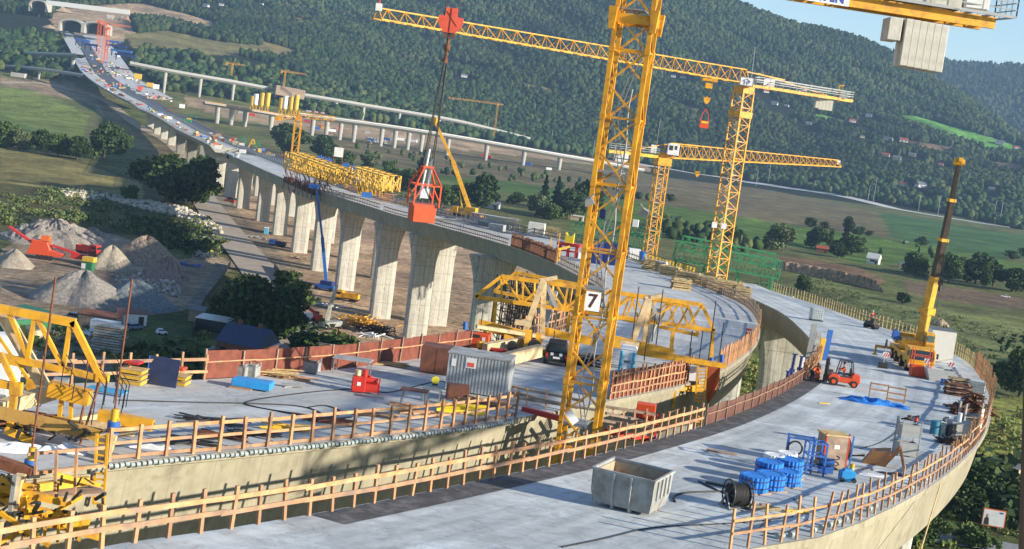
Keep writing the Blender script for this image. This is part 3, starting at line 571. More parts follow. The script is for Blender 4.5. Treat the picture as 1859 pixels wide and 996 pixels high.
# ---------------------------------------------------------------- piers
def pier(parent,x,y,ang,zb,wb=6.2,wt=10.5,th=2.6,topdrop=3.2,flare=9,name='pier'):
    zt_=zd(y)-topdrop+.3; L=zt_-zb; m=MB(); rings=[]; n=14
    def ring(z,w,t):
        out=[]
        for i in range(n):
            a=2*math.pi*i/n; ca,sa=math.cos(a),math.sin(a); sx=math.copysign(abs(ca)**.45,ca)*w/2; sy=math.copysign(abs(sa)**.55,sa)*t/2; out.append((sx,sy,z))
        return out
    zs=[0,L-flare]+[L-flare+flare*k/7 for k in range(1,8)]
    vs=[]
    for z in zs:
        k=max(0,(z-(L-flare))/flare); k=1-math.cos(k*math.pi/2) if k>0 else 0; vs+=ring(z,wb+(wt-wb)*k,th+k*.8)
    fs=[(r*n+i,r*n+(i+1)%n,(r+1)*n+(i+1)%n,(r+1)*n+i) for r in range(len(zs)-1) for i in range(n)]+[tuple(range(n-1,-1,-1)),tuple(range((len(zs)-1)*n,len(zs)*n))]
    m.add(vs,fs,False); o=m.build(name,CPIER,parent); o.rotation_euler=(0,0,ang)
    # vertical formwork joints on both broad faces
    o.location=(x-parent.location.x,y-parent.location.y,zb-parent.location.z); 
    for s in (-1,1):
        pass
    return o
def dirat(y,P=LE):
    i=next((i for i,p in enumerate(P) if p.y>y),len(P)-2); i=max(1,i); t=(P[min(i+1,len(P)-1)]-P[i-1]).normalized(); return math.atan2(t.y,t.x)-math.pi/2, Vector((t.y,-t.x,0)), P[i]
for q in [(465,400),(495,425),(530,457),(565,490),(610,525),(660,575),(720,617)]:
    p=pg(*q); a,nrm,_=dirat(p.y); p=p+nrm*(4.5 if p.y<400 else 2.5); pier(dB,p.x,p.y,a,-.5,6.,9.5,topdrop=3.7,th=3)
for (px,py,y) in ((868,470,298),(985,500,252)):
    p=pd(px,py,y); a,nrm,_=dirat(y); p=p+nrm*3.5; pier(dB,p.x,p.y,a,-.5,7,11,topdrop=3.6,th=3)
for q in [(440,378),(418,358),(395,340),(378,325)]:
    p=pg(*q); a,nrm,_=dirat(p.y); pier(dC,p.x,p.y,a,-.5,6.2,10.5)
for y in [835,880,945,1015,1090,1170,1255,1340]:
    a,nrm,p=dirat(y); c=p+nrm*7.5; pier(dC,c.x,c.y,a,-.5,6.2,10.5)
for q in [(790,590),(688,506),(635,470),(592,440),(557,415),(525,392),(497,372),(470,356),(447,341)]:
    p=pg(*q); a,nrm,_=dirat(p.y); pier(dD,p.x,p.y,a,-.5,6.2,10.5)
for y in [822,882,947,1017,1092,1172,1257,1342]:
    a,nrm,p=dirat(y); c=p+nrm*23.7; pier(dD,c.x,c.y,a,-.5,6.2,10.5)
def near_pier(P,N,y,**k):
    i=min(next((i for i,p in enumerate(P) if p.y>y),len(P)-2),len(P)-2); t=(P[i+1]-P[i-1]).normalized(); c=(P[i]+N[i])/2; return c.x,c.y,math.atan2(t.y,t.x)-math.pi/2
for y in (62,112,165,215,258):
    x_,y_,a=near_pier(AI,AO,y); pier(dA,x_,y_,a,-.5,6.4,10.5,th=3)
bl=[a for a,b in PB];br=[b for a,b in PB]
for y in (66,110,165,215):
    x_,y_,a=near_pier(bl,br,y); pier(dB,x_,y_,a,-.5,6.6,12,topdrop=3.6,th=3)

LE4=[p for p in LE if p.y>1470]; nn=len(resample(LE4,step=8)); deck('bridge_deck',list(zip(resample(offset(LE4,31.5),n=nn),resample(offset(LE4,62),n=nn))),lambda y:2.2,CDECKB,CRAMP,'widened work deck at the tunnel end of the viaduct',.2)
# ================================================================ RAILINGS
def fence(label,P,h=1.15,sp=1.25,pw=(.10,.10),rails=((.62,.14),(1.05,.14)),pm=WOOD,rm=WOOD,group=None,lean=.05,extra=None,name='railing',rail_d=.05,kick=True,side=1,board=None,cat='railing',rz=0,step=3.9):
    P=[Vector(p) for p in P]; P=resample(P,step=.5); pts=resample(P,step=sp); o=P[0]; root=empty(name,(o.x,o.y,zd(o.y)),0,label,cat,group)
    pm_=MB(); pm_.box((0,0,h/2+.05),(pw[0],pw[1],h+.1)); mesh=None; rest=MB(); cnt=0
    order=sorted(range(len(pts)),key=lambda i:pts[i].y); first=set(order[:100])
    for i,p in enumerate(pts):
        z=zd(p.y); t=(pts[min(i+1,len(pts)-1)]-pts[max(i-1,0)]); a=math.atan2(t.y,t.x); hh=random.uniform(.93,1.12)
        if i in first:
            if mesh is None: ob=pm_.build('post',pm,root); mesh=ob.data
            else: ob=bpy.data.objects.new('post',mesh); COL.objects.link(ob); ob.parent=root
            ob.location=(p.x-o.x,p.y-o.y,z-zd(o.y)); ob.rotation_euler=(random.uniform(-lean,lean),random.uniform(-lean,lean),a); ob.scale=(1,1,hh)
        else: rest.box((p.x-o.x,p.y-o.y,z-zd(o.y)+h*hh/2),(pw[0],pw[1],h*hh),a)
    if rest.v: tag(rest.build('post_run',pm,root),kind='stuff')
    for (zr,hr) in rails:
        m=MB(); L=resample(P,step=step)
        off=side*(pw[1]/2+rail_d/2+.003)
        for a,b in zip(L,L[1:]):
            d=(b-a).normalized(); nrm=Vector((d.y,-d.x,0))*off; j1,j2=random.uniform(-.04,.04),random.uniform(-.04,.04); e=d*.12
            m.bar(a-e+nrm-o.xyz*0+Vector((-o.x,-o.y,zd(a.y)-zd(o.y)+zr+j1)),b+e+nrm+Vector((-o.x,-o.y,zd(b.y)-zd(o.y)+zr+j2)),rail_d,hr)
        m.build('rail',rm,root)
    if board:
        m=MB(); L=resample(P,step=2.5)
        for a,b in zip(L,L[1:]):
            d=(b-a).normalized(); nrm=Vector((d.y,-d.x,0))*(-side*(pw[1]/2+.03)); j=random.uniform(-.04,.06)
            m.bar(a+nrm+Vector((-o.x,-o.y,zd(a.y)-zd(o.y)+board[0]/2+j)),b+nrm+Vector((-o.x,-o.y,zd(b.y)-zd(o.y)+board[0]/2+j)),.03,board[0])
        m.build('board',board[1],root)
    return root
def seg(P,ya,yb,d=0):   # stretch of an edge polyline by index fraction of y (monotonic in y)
    Q=[p for p in P if ya<=p.y<=yb]; return offset(Q,d)
AI2=resample(AI,step=1.);AO2=resample(AO,step=1.);BN2=resample(br,step=1.);BF2=resample(bl,step=1.)
def along(P,p0,p1,d=0):
    a=pk(*p0);b=pk(*p1); f=lambda q:min(range(len(P)),key=lambda i:(P[i].xy-q.xy).length); i,j=sorted((f(a),f(b))); return offset(P[i:j+1],d)
GRP='timber railings along the deck edges'
# inner edge of the right deck
fence('two-rail timber railing along the near edge of the gap, below the sunlit wall',offset(AI2[:next(i for i,p in enumerate(AI2) if p.y>83.5)],.12),h=1.25,sp=1.25,rails=((.6,.16),(1.08,.16)),pw=(.13,.1),group=GRP)
fence('low dark brown boarded barrier with pale rail on the inner edge of the right deck',along(AI2,(1277,773),(1455,690),.12),h=1.1,sp=2.2,pw=(.07,.07),rails=((.75,.05),),rm=WOOD,board=(1.1,WOODD),name='boarded_barrier',cat='barrier',group=None,pm=WOODG,side=1)
fence('short crowded timber railing beside the crouching workers and blue posts',along(AI2,(1457,690),(1482,640),.12),h=1.5,sp=.5,lean=.16,group=GRP)
# outer edge of the right deck
fence('tall close-set timber railing along the outer edge in the lower right corner',along(AO2,(1300,996),(1760,830),-.12),h=1.5,sp=1.15,pw=(.11,.08),rails=((.65,.1),(1.15,.1)),group=GRP,lean=.09)
fence('close-set timber railing round the sharp right-hand bend of the outer edge',along(AO2,(1763,826),(1772,672),-.12),h=2.0,sp=1.05,pw=(.12,.09),rails=((.7,.1),(1.4,.1)),group=GRP,lean=.07)
fence('yellow post railing beyond the mobile crane, running back along the outer edge',along(AO2,(1768,668),(1395,527),-.12),h=1.35,sp=1.35,pw=(.15,.1),rails=((.8,.06),(1.25,.06)),pm=WOODY,rm=DARK,group=GRP,lean=.04)
# left deck, side facing the camera
fence('three-rail timber railing above the row of anchor coils on the left deck',along(BN2,(196,839),(800,781),-.15),h=1.3,sp=1.35,pw=(.14,.1),rails=((.12,.14),(.66,.12),(1.2,.14)),group=GRP,side=-1,lean=.04)
fence('timber railing ending at the timber landing near mast 7',along(BN2,(803,780),(945,758),-.15),h=1.35,sp=1.0,pw=(.13,.1),rails=((.12,.14),(.66,.12),(1.2,.14)),group=GRP,side=-1)
fence('dense timber grid railing before brown boards, right of crane mast 7',along(BN2,(1110,726),(1262,695),-.15),h=1.75,sp=.75,pw=(.17,.08),rails=((.45,.10),(.95,.10),(1.55,.10)),group=GRP,board=(1.75,BOARD),side=1)
fence('tightly slatted sunlit railing round the bow of the left deck',along(BN2,(1305,672),(1381,590),-.15),h=1.65,sp=.55,pw=(.28,.06),rails=((.5,.10),(1.2,.10)),group=GRP,lean=.03,side=-1)
fence('timber railing on the far side of the bow, below the green trusses',along(BN2,(1380,586),(1165,482),-.15),h=1.6,sp=1.2,pw=(.22,.08),rails=((.3,.12),(.8,.1),(1.4,.1)),group=GRP,pm=WOODG,rm=WOOD)
fence('straight railing on the far side of the left deck beyond the second mast',along(BN2,(1160,480),(800,375),-.15),h=1.6,sp=2.4,pw=(.25,.08),rails=((.5,.2),(1.3,.2)),group=GRP,pm=WOODG,rm=WOODG)
# left deck, far side
fence('low timber railing on the far edge of the left deck by the blue sheets',along(BF2,(-40,740),(372,690),.12),h=1.35,sp=1.7,pw=(.13,.1),rails=((.5,.15),(1.15,.17)),group=GRP)
fence('rust-brown boarded barrier with pale rail, far edge of left deck',along(BF2,(376,690),(850,636),.12),h=1.55,sp=3.,pw=(.1,.1),pm=WOODG,rails=((1.0,.07),),board=(1.55,BOARD),name='boarded_barrier',cat='barrier')
fence('leaning timber railing seen between the white struts of the formwork frames',along(BF2,(935,620),(1060,582),.12),h=2.2,sp=1.1,pw=(.25,.08),rails=((.5,.14),(1.2,.14),(1.9,.14)),group=GRP,lean=.1)
fence('pale railing dotted with boards on the inside of the bow, below the red trestle',along(BF2,(1095,527),(1010,480),.12),h=1.6,sp=1.1,pw=(.3,.08),rails=((.4,.22),(1.2,.22)),group=GRP,pm=WOODG,rm=WSHEET)
fence('dark formwork railing along the shaded web top left of the red trestle',along(BF2,(1005,478),(930,447),.12),h=2.4,sp=1.,pw=(.35,.3),rails=((.3,.3),(2.,.3)),group=GRP,pm=RUSTY,rm=RUST)
fence('pale netted railing above the tall shaded piers',along(BF2,(925,445),(700,383),.12),h=1.7,sp=1.6,pw=(.2,.08),rails=((.4,.25),(1.2,.25)),group=GRP,pm=WOODG,rm=WOOD)
fence('railing beside the yellow launching trusses on the far viaduct',along(BF2,(690,380),(545,337),.12),h=1.7,sp=2.2,pw=(.3,.1),rails=((.5,.25),(1.4,.25)),group=GRP,pm=WOODG,rm=WOODG)
fence('railing along the far left carriageway edge towards the tunnel',seg(LE,662,1500,.1),h=1.6,sp=4.5,pw=(.4,.1),rails=((.5,.25),(1.4,.25)),group=GRP,pm=GREY2,rm=GREY2,step=12)
fence('railing between the two far carriageways',seg(resample(H2,step=4),480,1500,.1),h=1.6,sp=5.5,pw=(.4,.1),rails=((.5,.25),(1.4,.25)),group=GRP,pm=GREY2,rm=GREY2,step=12)
fence('railing along the far right carriageway edge by the ramps',seg(resample(H3,step=4),335,1500,-.1),h=1.6,sp=5.5,pw=(.4,.1),rails=((.5,.25),(1.4,.25)),group=GRP,pm=WOODG,rm=WOODG,step=12)
# anchor coils on the fascia of the left deck
m=W(tuple(pk(196,839))); L=resample(along(BN2,(160,842),(930,761),.12),step=.27); o=None
for i,p in enumerate(L):
    r=.10+.025*random.random(); z=zd(p.y)-.12+random.uniform(-.03,.03); t=L[min(i+1,len(L)-1)]-L[max(i-1,0)]; t.normalize()
    c=Vector((p.x,p.y,z)); a=t*.09
    m.tube(c-a,c+a,r,8)
COIL=mat('pale_conduit_coils',(.30,.35,.34),.5,.1,var=.35,sc=4)
tag(m.build('conduit_coils',COIL),'row of pale coiled conduit along the top of the sunlit wall','conduit')
# ================================================================ CRANES
def mast(root,x,y,z0,z1,wd,rz,sec,ch,br,m=YEL,plat=0,ladder=True,kind='K'):
    """lattice crane mast; geometry relative to root"""
    M=Matrix.Rotation(rz,3,'Z'); h=wd/2; P=lambda a,b,z: M@Vector((a*h,b*h,0))+Vector((x,y,z))
    for a,b in ((1,1),(1,-1),(-1,-1),(-1,1)):
        c=MB(); c.bar(P(a,b,z0),P(a,b,z1),ch,ch,up=M@Vector((1,0,0))); c.build('chord',m,root)
    n=int(round((z1-z0)/sec)); s=(z1-z0)/n; c=MB(); C4=[(1,-1),(-1,-1),(-1,1),(1,1)]
    for i in range(n):
        za=z0+i*s
        for k in range(4):
            a=C4[k];b=C4[(k+1)%4]
            c.bar(P(*a,za),P(*b,za),br,br)
            mid=za+s/2
            c.bar(P(*a,za),P(*b,mid),br*.9,br*.9) ; c.bar(P(*b,mid),P(*a,za+s),br*.9,br*.9)
            if kind=='K' : c.box(P(a[0]*1.0,a[1]*1.0,za),(ch*1.25,ch*1.25,ch*1.4),rz)
    c.build('lattice_bracing',m,root)
    if ladder:
        c=MB()
        for i in range(n):
            za=z0+i*s; s1=(-.45,.45) if i%2 else (.45,-.45)
            for q in (-.12,.12): c.bar(P(s1[0]+q,.2,za),P(s1[1]+q,.2,za+s),.05,.05)
            for j in range(9): t=j/9; c.bar(P(s1[0]+(s1[1]-s1[0])*t-.12,.2,za+s*t),P(s1[0]+(s1[1]-s1[0])*t+.12,.2,za+s*t),.03,.03)
        c.build('ladder',GALV,root)
    if plat:
        for i in range(n):
            if i%plat==0:
                c=MB(); c.box(P(-.1,.1,z0+i*s+.1),(wd*.85,wd*.8,.08),rz); 
                c.build('platform',GALV,root)
def jib(root,p,q,h,wd,n,ch=.14,br=.07,m=YEL,tri='up',name='jib',rect=False,taper=1,parts=True):
    p=Vector(p);q=Vector(q);d=(q-p); L=d.length; dn=d.normalized(); sd=dn.cross(Vector((0,0,1))).normalized(); up=sd.cross(dn)
    c=MB()
    def pt(i,a,b): 
        t=i/n; f=1-(1-taper)*t; return p+d*t+sd*(a*wd/2)+up*(b*h*f)
    tops=[(-1,1),(1,1)] if rect else [(0,1)]
    for a,b in [(-1,0),(1,0)]+tops:
        for i in range(n): c.bar(pt(i,a,b),pt(i+1,a,b),ch,ch)
    for i in range(n):
        c.bar(pt(i,-1,0),pt(i,1,0),br); c.bar(pt(i,-1,0),pt(i+1,1,0),br)
        for a in (-1,1):
            ta=a if rect else 0
            c.bar(pt(i,a,0),pt(i+.5,ta,1),br); c.bar(pt(i+.5,ta,1),pt(i+1,a,0),br)
            if rect: c.bar(pt(i+.5,ta,1),pt(i+.5,a,0),br)
        if rect: c.bar(pt(i+.5,-1,1),pt(i+.5,1,1),br)
    for a,b in tops: c.bar(pt(n,a,b),pt(n,-1,0),br); c.bar(pt(n,a,b),pt(n,1,0),br)
    for a,b in tops: c.bar(pt(0,a,b),pt(0,-1,0),br); c.bar(pt(0,a,b),pt(0,1,0),br)
    return c.build(name,m,root)
def rail3(m,p,q,h=1.1,sp=1.2,t=.05,nr=2):
    p=Vector(p);q=Vector(q); n=max(1,int((q-p).length/sp))
    for i in range(n+1): a=p.lerp(q,i/n); m.bar(a,a+Vector((0,0,h)),t)
    for k in range(nr): z=Vector((0,0,h*(k+1)/nr)); m.bar(p+z,q+z,t)
FONTS={}
def text(s,size,m,parent,loc,rot,name='lettering',bold=.0,ext=.004,align='CENTER',sx=1):
    cu=bpy.data.curves.new(name,'FONT'); cu.body=s; cu.size=size; cu.align_x=align; cu.align_y='CENTER'; cu.extrude=ext; cu.offset=bold
    tmp=bpy.data.objects.new(name,cu); COL.objects.link(tmp); dg=bpy.context.evaluated_depsgraph_get(); me=bpy.data.meshes.new_from_object(tmp.evaluated_get(dg)); bpy.data.objects.remove(tmp)
    me.materials.clear(); me.materials.append(m); o=bpy.data.objects.new(name,me); COL.objects.link(o); o.parent=parent; o.location=loc; o.rotation_euler=rot; o.scale=(sx,1,1); return o
# --- numbered crane in the gap between the decks (its slewing part is above the picture)
X7,Y7=4.75,76.5; CR7=empty('tower_crane',(X7,Y7,0),0,'tall yellow lattice crane marked 7, nearest the camera, in the gap between decks','tower crane')
RZ7=R_(-12); WD7=1.88
mast(CR7,0,0,0,67.6,WD7,RZ7,3.62,.23,.11,plat=0,ladder=True)
def p7(px,py,y): return pd(px,py,y)-Vector((X7,Y7,0))
M7=Matrix.Rotation(RZ7,3,'Z')
for zz in (37.5,43.9,51.3,57.6,61.):
    if zz==61.: continue
    c=MB(); c.box(M7@Vector((-.35,0,0))+Vector((0,0,zz)),(1.5,1.9,.07),RZ7); q=c.build('platform',GALV,CR7)
# rest platform seen from below with loops
for zz in (46.5,50.4,54.2,58.3):
    c=MB()
    for s in (-.25,.25): c.path([M7@Vector((s+.2,-.9,0))+Vector((0,0,zz)),M7@Vector((s+.2,-.9,0))+Vector((0,0,zz+.8))],.025)
    c.path([M7@Vector((-.4,-.9,0))+Vector((0,0,zz+.1)),M7@Vector((.9,-.9,0))+Vector((0,0,zz+.1)),M7@Vector((.9,-.9,0))+Vector((0,0,zz+.6))],.03)
    c.build('guard_loop',GALV,CR7)
zc=proj; 
def zat(px,py,y): return pd(px,py,y).z
zcol=zat(1175,40,Y7)
c=MB(); h=WD7/2+.1
for a,b in (((-1,-1),(1,-1)),((1,-1),(1,1)),((1,1),(-1,1)),((-1,1),(-1,-1))):
    c.bar(M7@Vector((a[0]*h,a[1]*h,0))+Vector((0,0,zcol)),M7@Vector((b[0]*h,b[1]*h,0))+Vector((0,0,zcol)),.14,.5)
for a in ((-1,-1),(1,-1),(1,1),(-1,1)): c.box(M7@Vector((a[0]*(h+.05),a[1]*(h+.12),0))+Vector((0,0,zcol-.05)),(.3,.3,1.15),RZ7,taper=1.5)
c.v=[v for v in c.v]; c.build('climbing_collar',YEL,CR7)
c=MB(); c.box(M7@Vector((-.3,-.2,0))+Vector((0,0,zcol+.5)),(1.6,1.6,.06),RZ7); c.build('platform',GALV,CR7)
# sign with the number
ps=p7(1076,547,Y7-1.35); sg=MB(); sg.box((0,0,0),(.80,.05,1.02)); sign=sg.build('number_sign',WHITE,CR7); sign.location=ps; sign.rotation_euler=(0,0,R_(4))
text('7',1.02,mat('sign_maroon',(.06,.012,.012),.6),sign,(-.02,-.04,0),(R_(90),0,0),name='numeral',bold=.022)
for (px,py,c_) in ((1069,365,'l'),(1170,385,'r')):
    q=p7(px,py,Y7-1.2); c=MB(); c.box((0,0,0),(.55,.25,.4),0,taper=.6); c.bar((0,0,.1),(-.4 if c_=='r' else .4,.3,.1),.06); f=c.build('floodlight',GALV,CR7); f.location=q; f.rotation_euler=(R_(35),R_(25 if c_=='r' else -25),0)
q=p7(1154,405,Y7-1.2); c=MB(); c.box(q,(.3,.2,.38),RZ7); c.build('junction_box',WHITE,CR7)
q=p7(1094,388,Y7-.5); c=MB(); c.tube(q-Vector((0,0,.25)),q+Vector((0,0,.25)),.17,10); c.build('barrel',BLUED,CR7)
q=p7(1038,757,Y7-1.3); c=MB(); c.box((0,0,0),(.75,.12,.42)); f=c.build('lamp_panel',WHITE,CR7); f.location=q; f.rotation_euler=(0,R_(48),R_(10))
c=MB(); pts=[M7@Vector((.25+.08*math.sin(i*1.3),.35,0))+Vector((0,0,36+i*.9)) for i in range(30)]; c.path(pts,.045,5); c.build('power_cable',GREY2,CR7)
# slewing head, jib and counter-jib (counter-jib end shows top right)
ZC=69.2; hd=MB(); hd.box((0,0,68.4),(2.6,2.6,1.5),RZ7); hd.box((0,0,70.0),(2.,2.,1.6),RZ7,taper=.8); hd.build('slewing_head',YEL,CR7)
e0=p7(1470,-10,Y7+1.2); e1=p7(1805,42,Y7+2.6); dirc=(e1-e0).normalized(); st=e0-dirc*((e0.x-0)/dirc.x)
c=MB(); c.bar(st,e1,.28,.62); c.bar(st+Vector((-.4,1.35,0)),e1+Vector((-.35,1.35,0)),.28,.62)
for i in range(9): a=st.lerp(e1,i/8); c.bar(a,a+Vector((-.4,1.35,0)),.16)
cj=c.build('counter_jib_beam',YEL,CR7)
up=Vector((0,0,.42)); c=MB(); nx=Vector((0,-.55,0)); e2=e1+dirc*1.
for i in range(19): 
    a=st.lerp(e2,i/18); c.bar(a+nx+up,a+Vector((-.4,2.,0))+up,.06,.1)
c.bar(st+nx+up,e2+nx+up,.08,.16); c.bar(st+Vector((-.4,2.,0))+up,e2+Vector((-.4,2.,0))+up,.08,.16)
c.build('walkway',GALV,CR7)
c=MB(); rail3(c,st+nx+up,e2+nx+up,1.15,.95,.055,3); rail3(c,st+Vector((-.4,2,0))+up,e2+Vector((-.4,2,0))+up,1.15,.95,.055,3); rail3(c,e2+nx+up,e2+Vector((-.4,2,0))+up,1.15,.6,.055,3); c.build('handrail',GALV,CR7)
BLK=concrete('ballast_concrete',(.68,.65,.56),(.52,.49,.42),streak=.4)
xs=[(1618,.75,1.0),(1640,0.,1.0)]
for i in range(7):
    f=i/6; cpx=1640+f*76-6; q=p7(cpx-(0 if i else 12),30+(f)*14,Y7+2.1); ht=3.3 if i else 1.6
    ht=[.9,2.2,2.2,2.2,2.2,2.2,2.2][i]; b=MB(); b.box((0,0,-ht/2-.1+ (0)),(.40 if i else .7,1.6,ht+.3)); o=b.build('counterweight',BLK,CR7,bevel=.03); o.location=q+Vector((0,0,-.15))
# stacked white ballast and winch on the counter jib
q=p7(1672,12,Y7+2.2)
c=MB(); c.box(q+Vector((0,0,.55)),(4.0,1.1,.9)); c.build('ballast_crate',BLK,CR7)
q=p7(1768,12,Y7+2.4); c=MB(); c.box(q+Vector((0,0,.35)),(1.35,1.0,1.0)); c.build('winch_cabinet',WHITE,CR7,bevel=.05)
q=p7(1740,18,Y7+2.4); c=MB(); c.tube(q+Vector((-.3,-.4,.2)),q+Vector((-.3,.6,.2)),.33,14); c.build('winch_drum',BLUED,CR7)
sb=MB(); sb.box((0,0,0),(2.9,.03,.62)); q=p7(1495,-6,Y7+.9); sg=sb.build('maker_sign',WHITE,CR7); sg.location=q; an=math.atan2(dirc.y,dirc.x); sg.rotation_euler=(0,-math.atan2(dirc.z,dirc.x),an)
text('POTAIN',.62,mat('sign_blue',(.02,.06,.35),.5),sg,(-.02,-.03,0),(R_(90),0,0),bold=.02,sx=1.05)
jp=Vector((0,0,66.3)); hb=pd(818,-60,104)-Vector((X7,Y7,0)); jd=(hb-jp); jd.z=0; jq=jp+jd*1.6+Vector((0,0,6)); jib(CR7,Vector((0,0,69.5)),Vector((jq.x,jq.y,71.5)),1.7,1.6,14,.16,.08)
# --- hook block with concrete bucket hanging from that crane
HB=pd(818,40,104.); hk=empty('hook_block',tuple(HB),0,'faded red crane hook block hanging in front of the long yellow jib','hook block')
b=MB(); b.prism([(-.42,1.0),(.42,1.0),(.42,.42),(.9,.36),(.9,-.02),(.75,-.35),(.4,-.75),(-.4,-.75),(-.72,-.42),(-.88,.0),(-.88,.4),(-.42,.42)],-.22,.22); b.build('block_plate',HOOKR,hk)
b=MB()
for i in range(4): b.bar((-.35+.2*i,-.235,.75-.25*i%1),(-.1+.2*i,-.235,.5-.25*i%1),.04,.02)
b.bar((0,-.235,-.7),(0,-.235,1.0),.06,.02); b.build('stiffener',RUST,hk)
b=MB(); b.box((-.3,0,-.9),(.16,.3,.5)); b.box((.3,0,-.9),(.16,.3,.5)); b.build('bracket',BOARD,hk)
b=MB(); b.tube((0,0,-.7),(-.02,0,-2.6),.1,8); b.tube((-.02,0,-1.6),(-.02,0,-2.0),.22,8); b.tube((-.02,0,-2.6),(-.1,0,-2.9),.2,8); b.build('swivel_hook',RUST,hk)
b=MB()
for s in (-.5,.5): b.tube((s,0,.4),(s,0,5.8),.035,5)
b.build('hoist_rope',DARK,hk)
BK=pd(767,377,104.); bk=empty('concrete_bucket',tuple(BK),R_(20),'orange-red square concrete bucket on chains, hanging above the tall piers','bucket')
b=MB(); b.prism([(-.82,-1.0),(.82,-1.0),(.86,.3),(-.86,.3)],-.75,.75); b.build('bucket_body',ORANGE if False else ORED,bk,bevel=.02)
b=MB()
for s in (-1,1):
    for t in (-1,1):
        b.bar((s*.95,t*.9,.2),(s*.95,t*.9,1.7),.1); b.bar((s*.95,t*.9,1.7),(s*.3,t*.25,3.),.1); b.bar((s*.95,t*.9,.6),(s*.3,t*.9,1.7),.07)
for s in (-1,1): b.bar((s*.95,-.9,1.7),(s*.95,.9,1.7),.09); b.bar((-.95,s*.9,1.7),(.95,s*.9,1.7),.09)
b.box((0,0,3.),(.8,.7,.14)); b.build('lifting_frame',ORED,bk)
b=MB(); b.tube((.1,-.2,1.),(.3,-.1,3.6),.09,6); b.tube((-.25,.1,.6),(.0,0,4.3),.09,6); b.box((-.1,-.3,1.1),(.6,.4,.7)); b.build('hose',WSHEET,bk)
b=MB(); top=Vector((HB.x-BK.x,HB.y-BK.y,HB.z-BK.z-2.8)); T=Matrix.Rotation(-R_(20),3,'Z')@top
for s in (-.35,.35):
    for t in (-.25,.25): b.tube((s,t,3.),T+Vector((s*.25,t*.2,0)),.045,5)
b.build('chain',DARK,bk)
# --- rear crane with the long jib
YR=258.; base=pd(1306,494,YR); X=pd(1348,180,YR).x; RC=empty('tower_crane',(X,YR,0),0,'rear yellow tower crane with the longest jib reaching left and an emblem on its cab','tower crane'); RC['group']='yellow tower cranes'
ztop=zat(1350,165,YR); mast(RC,0,0,0,ztop,2.55,R_(35),3.0,.22,.12,plat=2)
rr=lambda px,py,y: pd(px,py,y)-Vector((X,YR,0))
c=MB(); zc2=zat(1340,207,YR); c.box((0,0,zc2),(3.,3.,1.1),R_(35)); c.box((0,0,ztop+.2),(2.6,2.6,1.2),R_(35)); c.build('slewing_ring',YEL,RC)
j0=rr(1338,146,YR); j1=rr(1120,103,YR-16); j2=rr(686,27,198)
ja=Vector((0,0,ztop+1.4)); jb=Vector((j2.x,j2.y,zat(686,34,198))); jib(RC,ja,jb,2.4,1.9,27,.18,.1,taper=.62)
tip=MB(); tip.box(jb+Vector((0,0,1.6)),(.8,.6,1.)); tip.build('jib_end_sign',WHITE,RC); tip=MB(); tip.tube(jb+Vector((0,0,2)),jb+Vector((0,0,3.2)),.12,6); tip.build('beacon',RED,RC)
k0=Vector((0,0,ztop+1.2)); k1=rr(1548,183,270.); c=MB(); side=Vector((0,1.6,0)); c.bar(k0,k1,.25,.5);c.bar(k0+side,k1+side,.25,.5); c.build('counter_jib_beam',YEL,RC)
c=MB(); c.bar(k0+Vector((0,.8,2.3)),k0.lerp(k1,.35)+Vector((0,.8,1.9)),.2); c.bar(k0.lerp(k1,.1)+Vector((0,0,2.3)),k0.lerp(k1,.75)+Vector((0,0,.3)),.14); c.build('tie_bar',YEL,RC)
c=MB(); rail3(c,k0+Vector((2,-.4,.3)),k1+Vector((0,-.4,.3)),1.3,1.5,.07,3); rail3(c,k0+Vector((2,2,.3)),k1+Vector((0,2,.3)),1.3,1.5,.07,3); rail3(c,k1+Vector((0,-.4,.3)),k1+Vector((0,2,.3)),1.3,.7,.07,3); c.build('handrail',GALV,RC)
for i in range(5):
    q=rr(1484+i*6.2,188+i*.9,268.); c=MB(); c.box((0,0,0),(.62,1.6,1.9 if i else 1.5)); o=c.build('counterweight',BLK,RC); o.location=q+Vector((0,.8,0))
q=rr(1530,172,269.); c=MB(); c.box(q,(1.3,1.2,1.3)); c.build('winch_cabinet',GREY2,RC); c=MB(); c.bar(rr(1522,185,269),rr(1524,155,269),.2); c.bar(rr(1524,155,269),rr(1533,155,269),.25); c.build('service_davit',YEL,RC)
q=rr(1354,148,YR-2); c=MB(); c.box((0,0,0),(2.6,1.6,1.5)); cb=c.build('operator_cab',GALV,RC); cb.location=q
c=MB(); c.box((0,0,0),(2.1,.05,1.3)); sg=c.build('cab_sign',WHITE,cb); sg.location=(0,-.85,0); SB=mat('sign_blue2',(.02,.05,.4),.5)
c=MB(); c.bar((-.75,-.05,0),(0,-.05,.5),.13,.05); c.bar((0,-.05,.5),(.75,-.05,0),.13,.05); c.bar((-.3,-.05,.2),(-.3,-.05,-.5),.13,.05); c.bar((.15,-.05,.05),(.15,-.05,-.5),.12,.05); c.bar((.15,-.05,.05),(.5,-.05,.05),.1,.05);c.bar((.5,-.05,.05),(.5,-.05,-.25),.1,.05);c.bar((.15,-.05,-.25),(.5,-.05,-.25),.1,.05); c.build('emblem',SB,sg)
q=rr(1396,152,261); c=MB(); c.box(q,(2.,.08,1.7)); sg2=c.build('red_and_white_sign',WHITE,RC); c=MB(); c.bar(q+Vector((-.5,-.1,-.4)),q+Vector((.5,-.1,.4)),.2,.05); c.bar(q+Vector((-.3,-.1,-.5)),q+Vector((.6,-.1,-.5)),.2,.05); c.build('red_mark',RED,sg2)
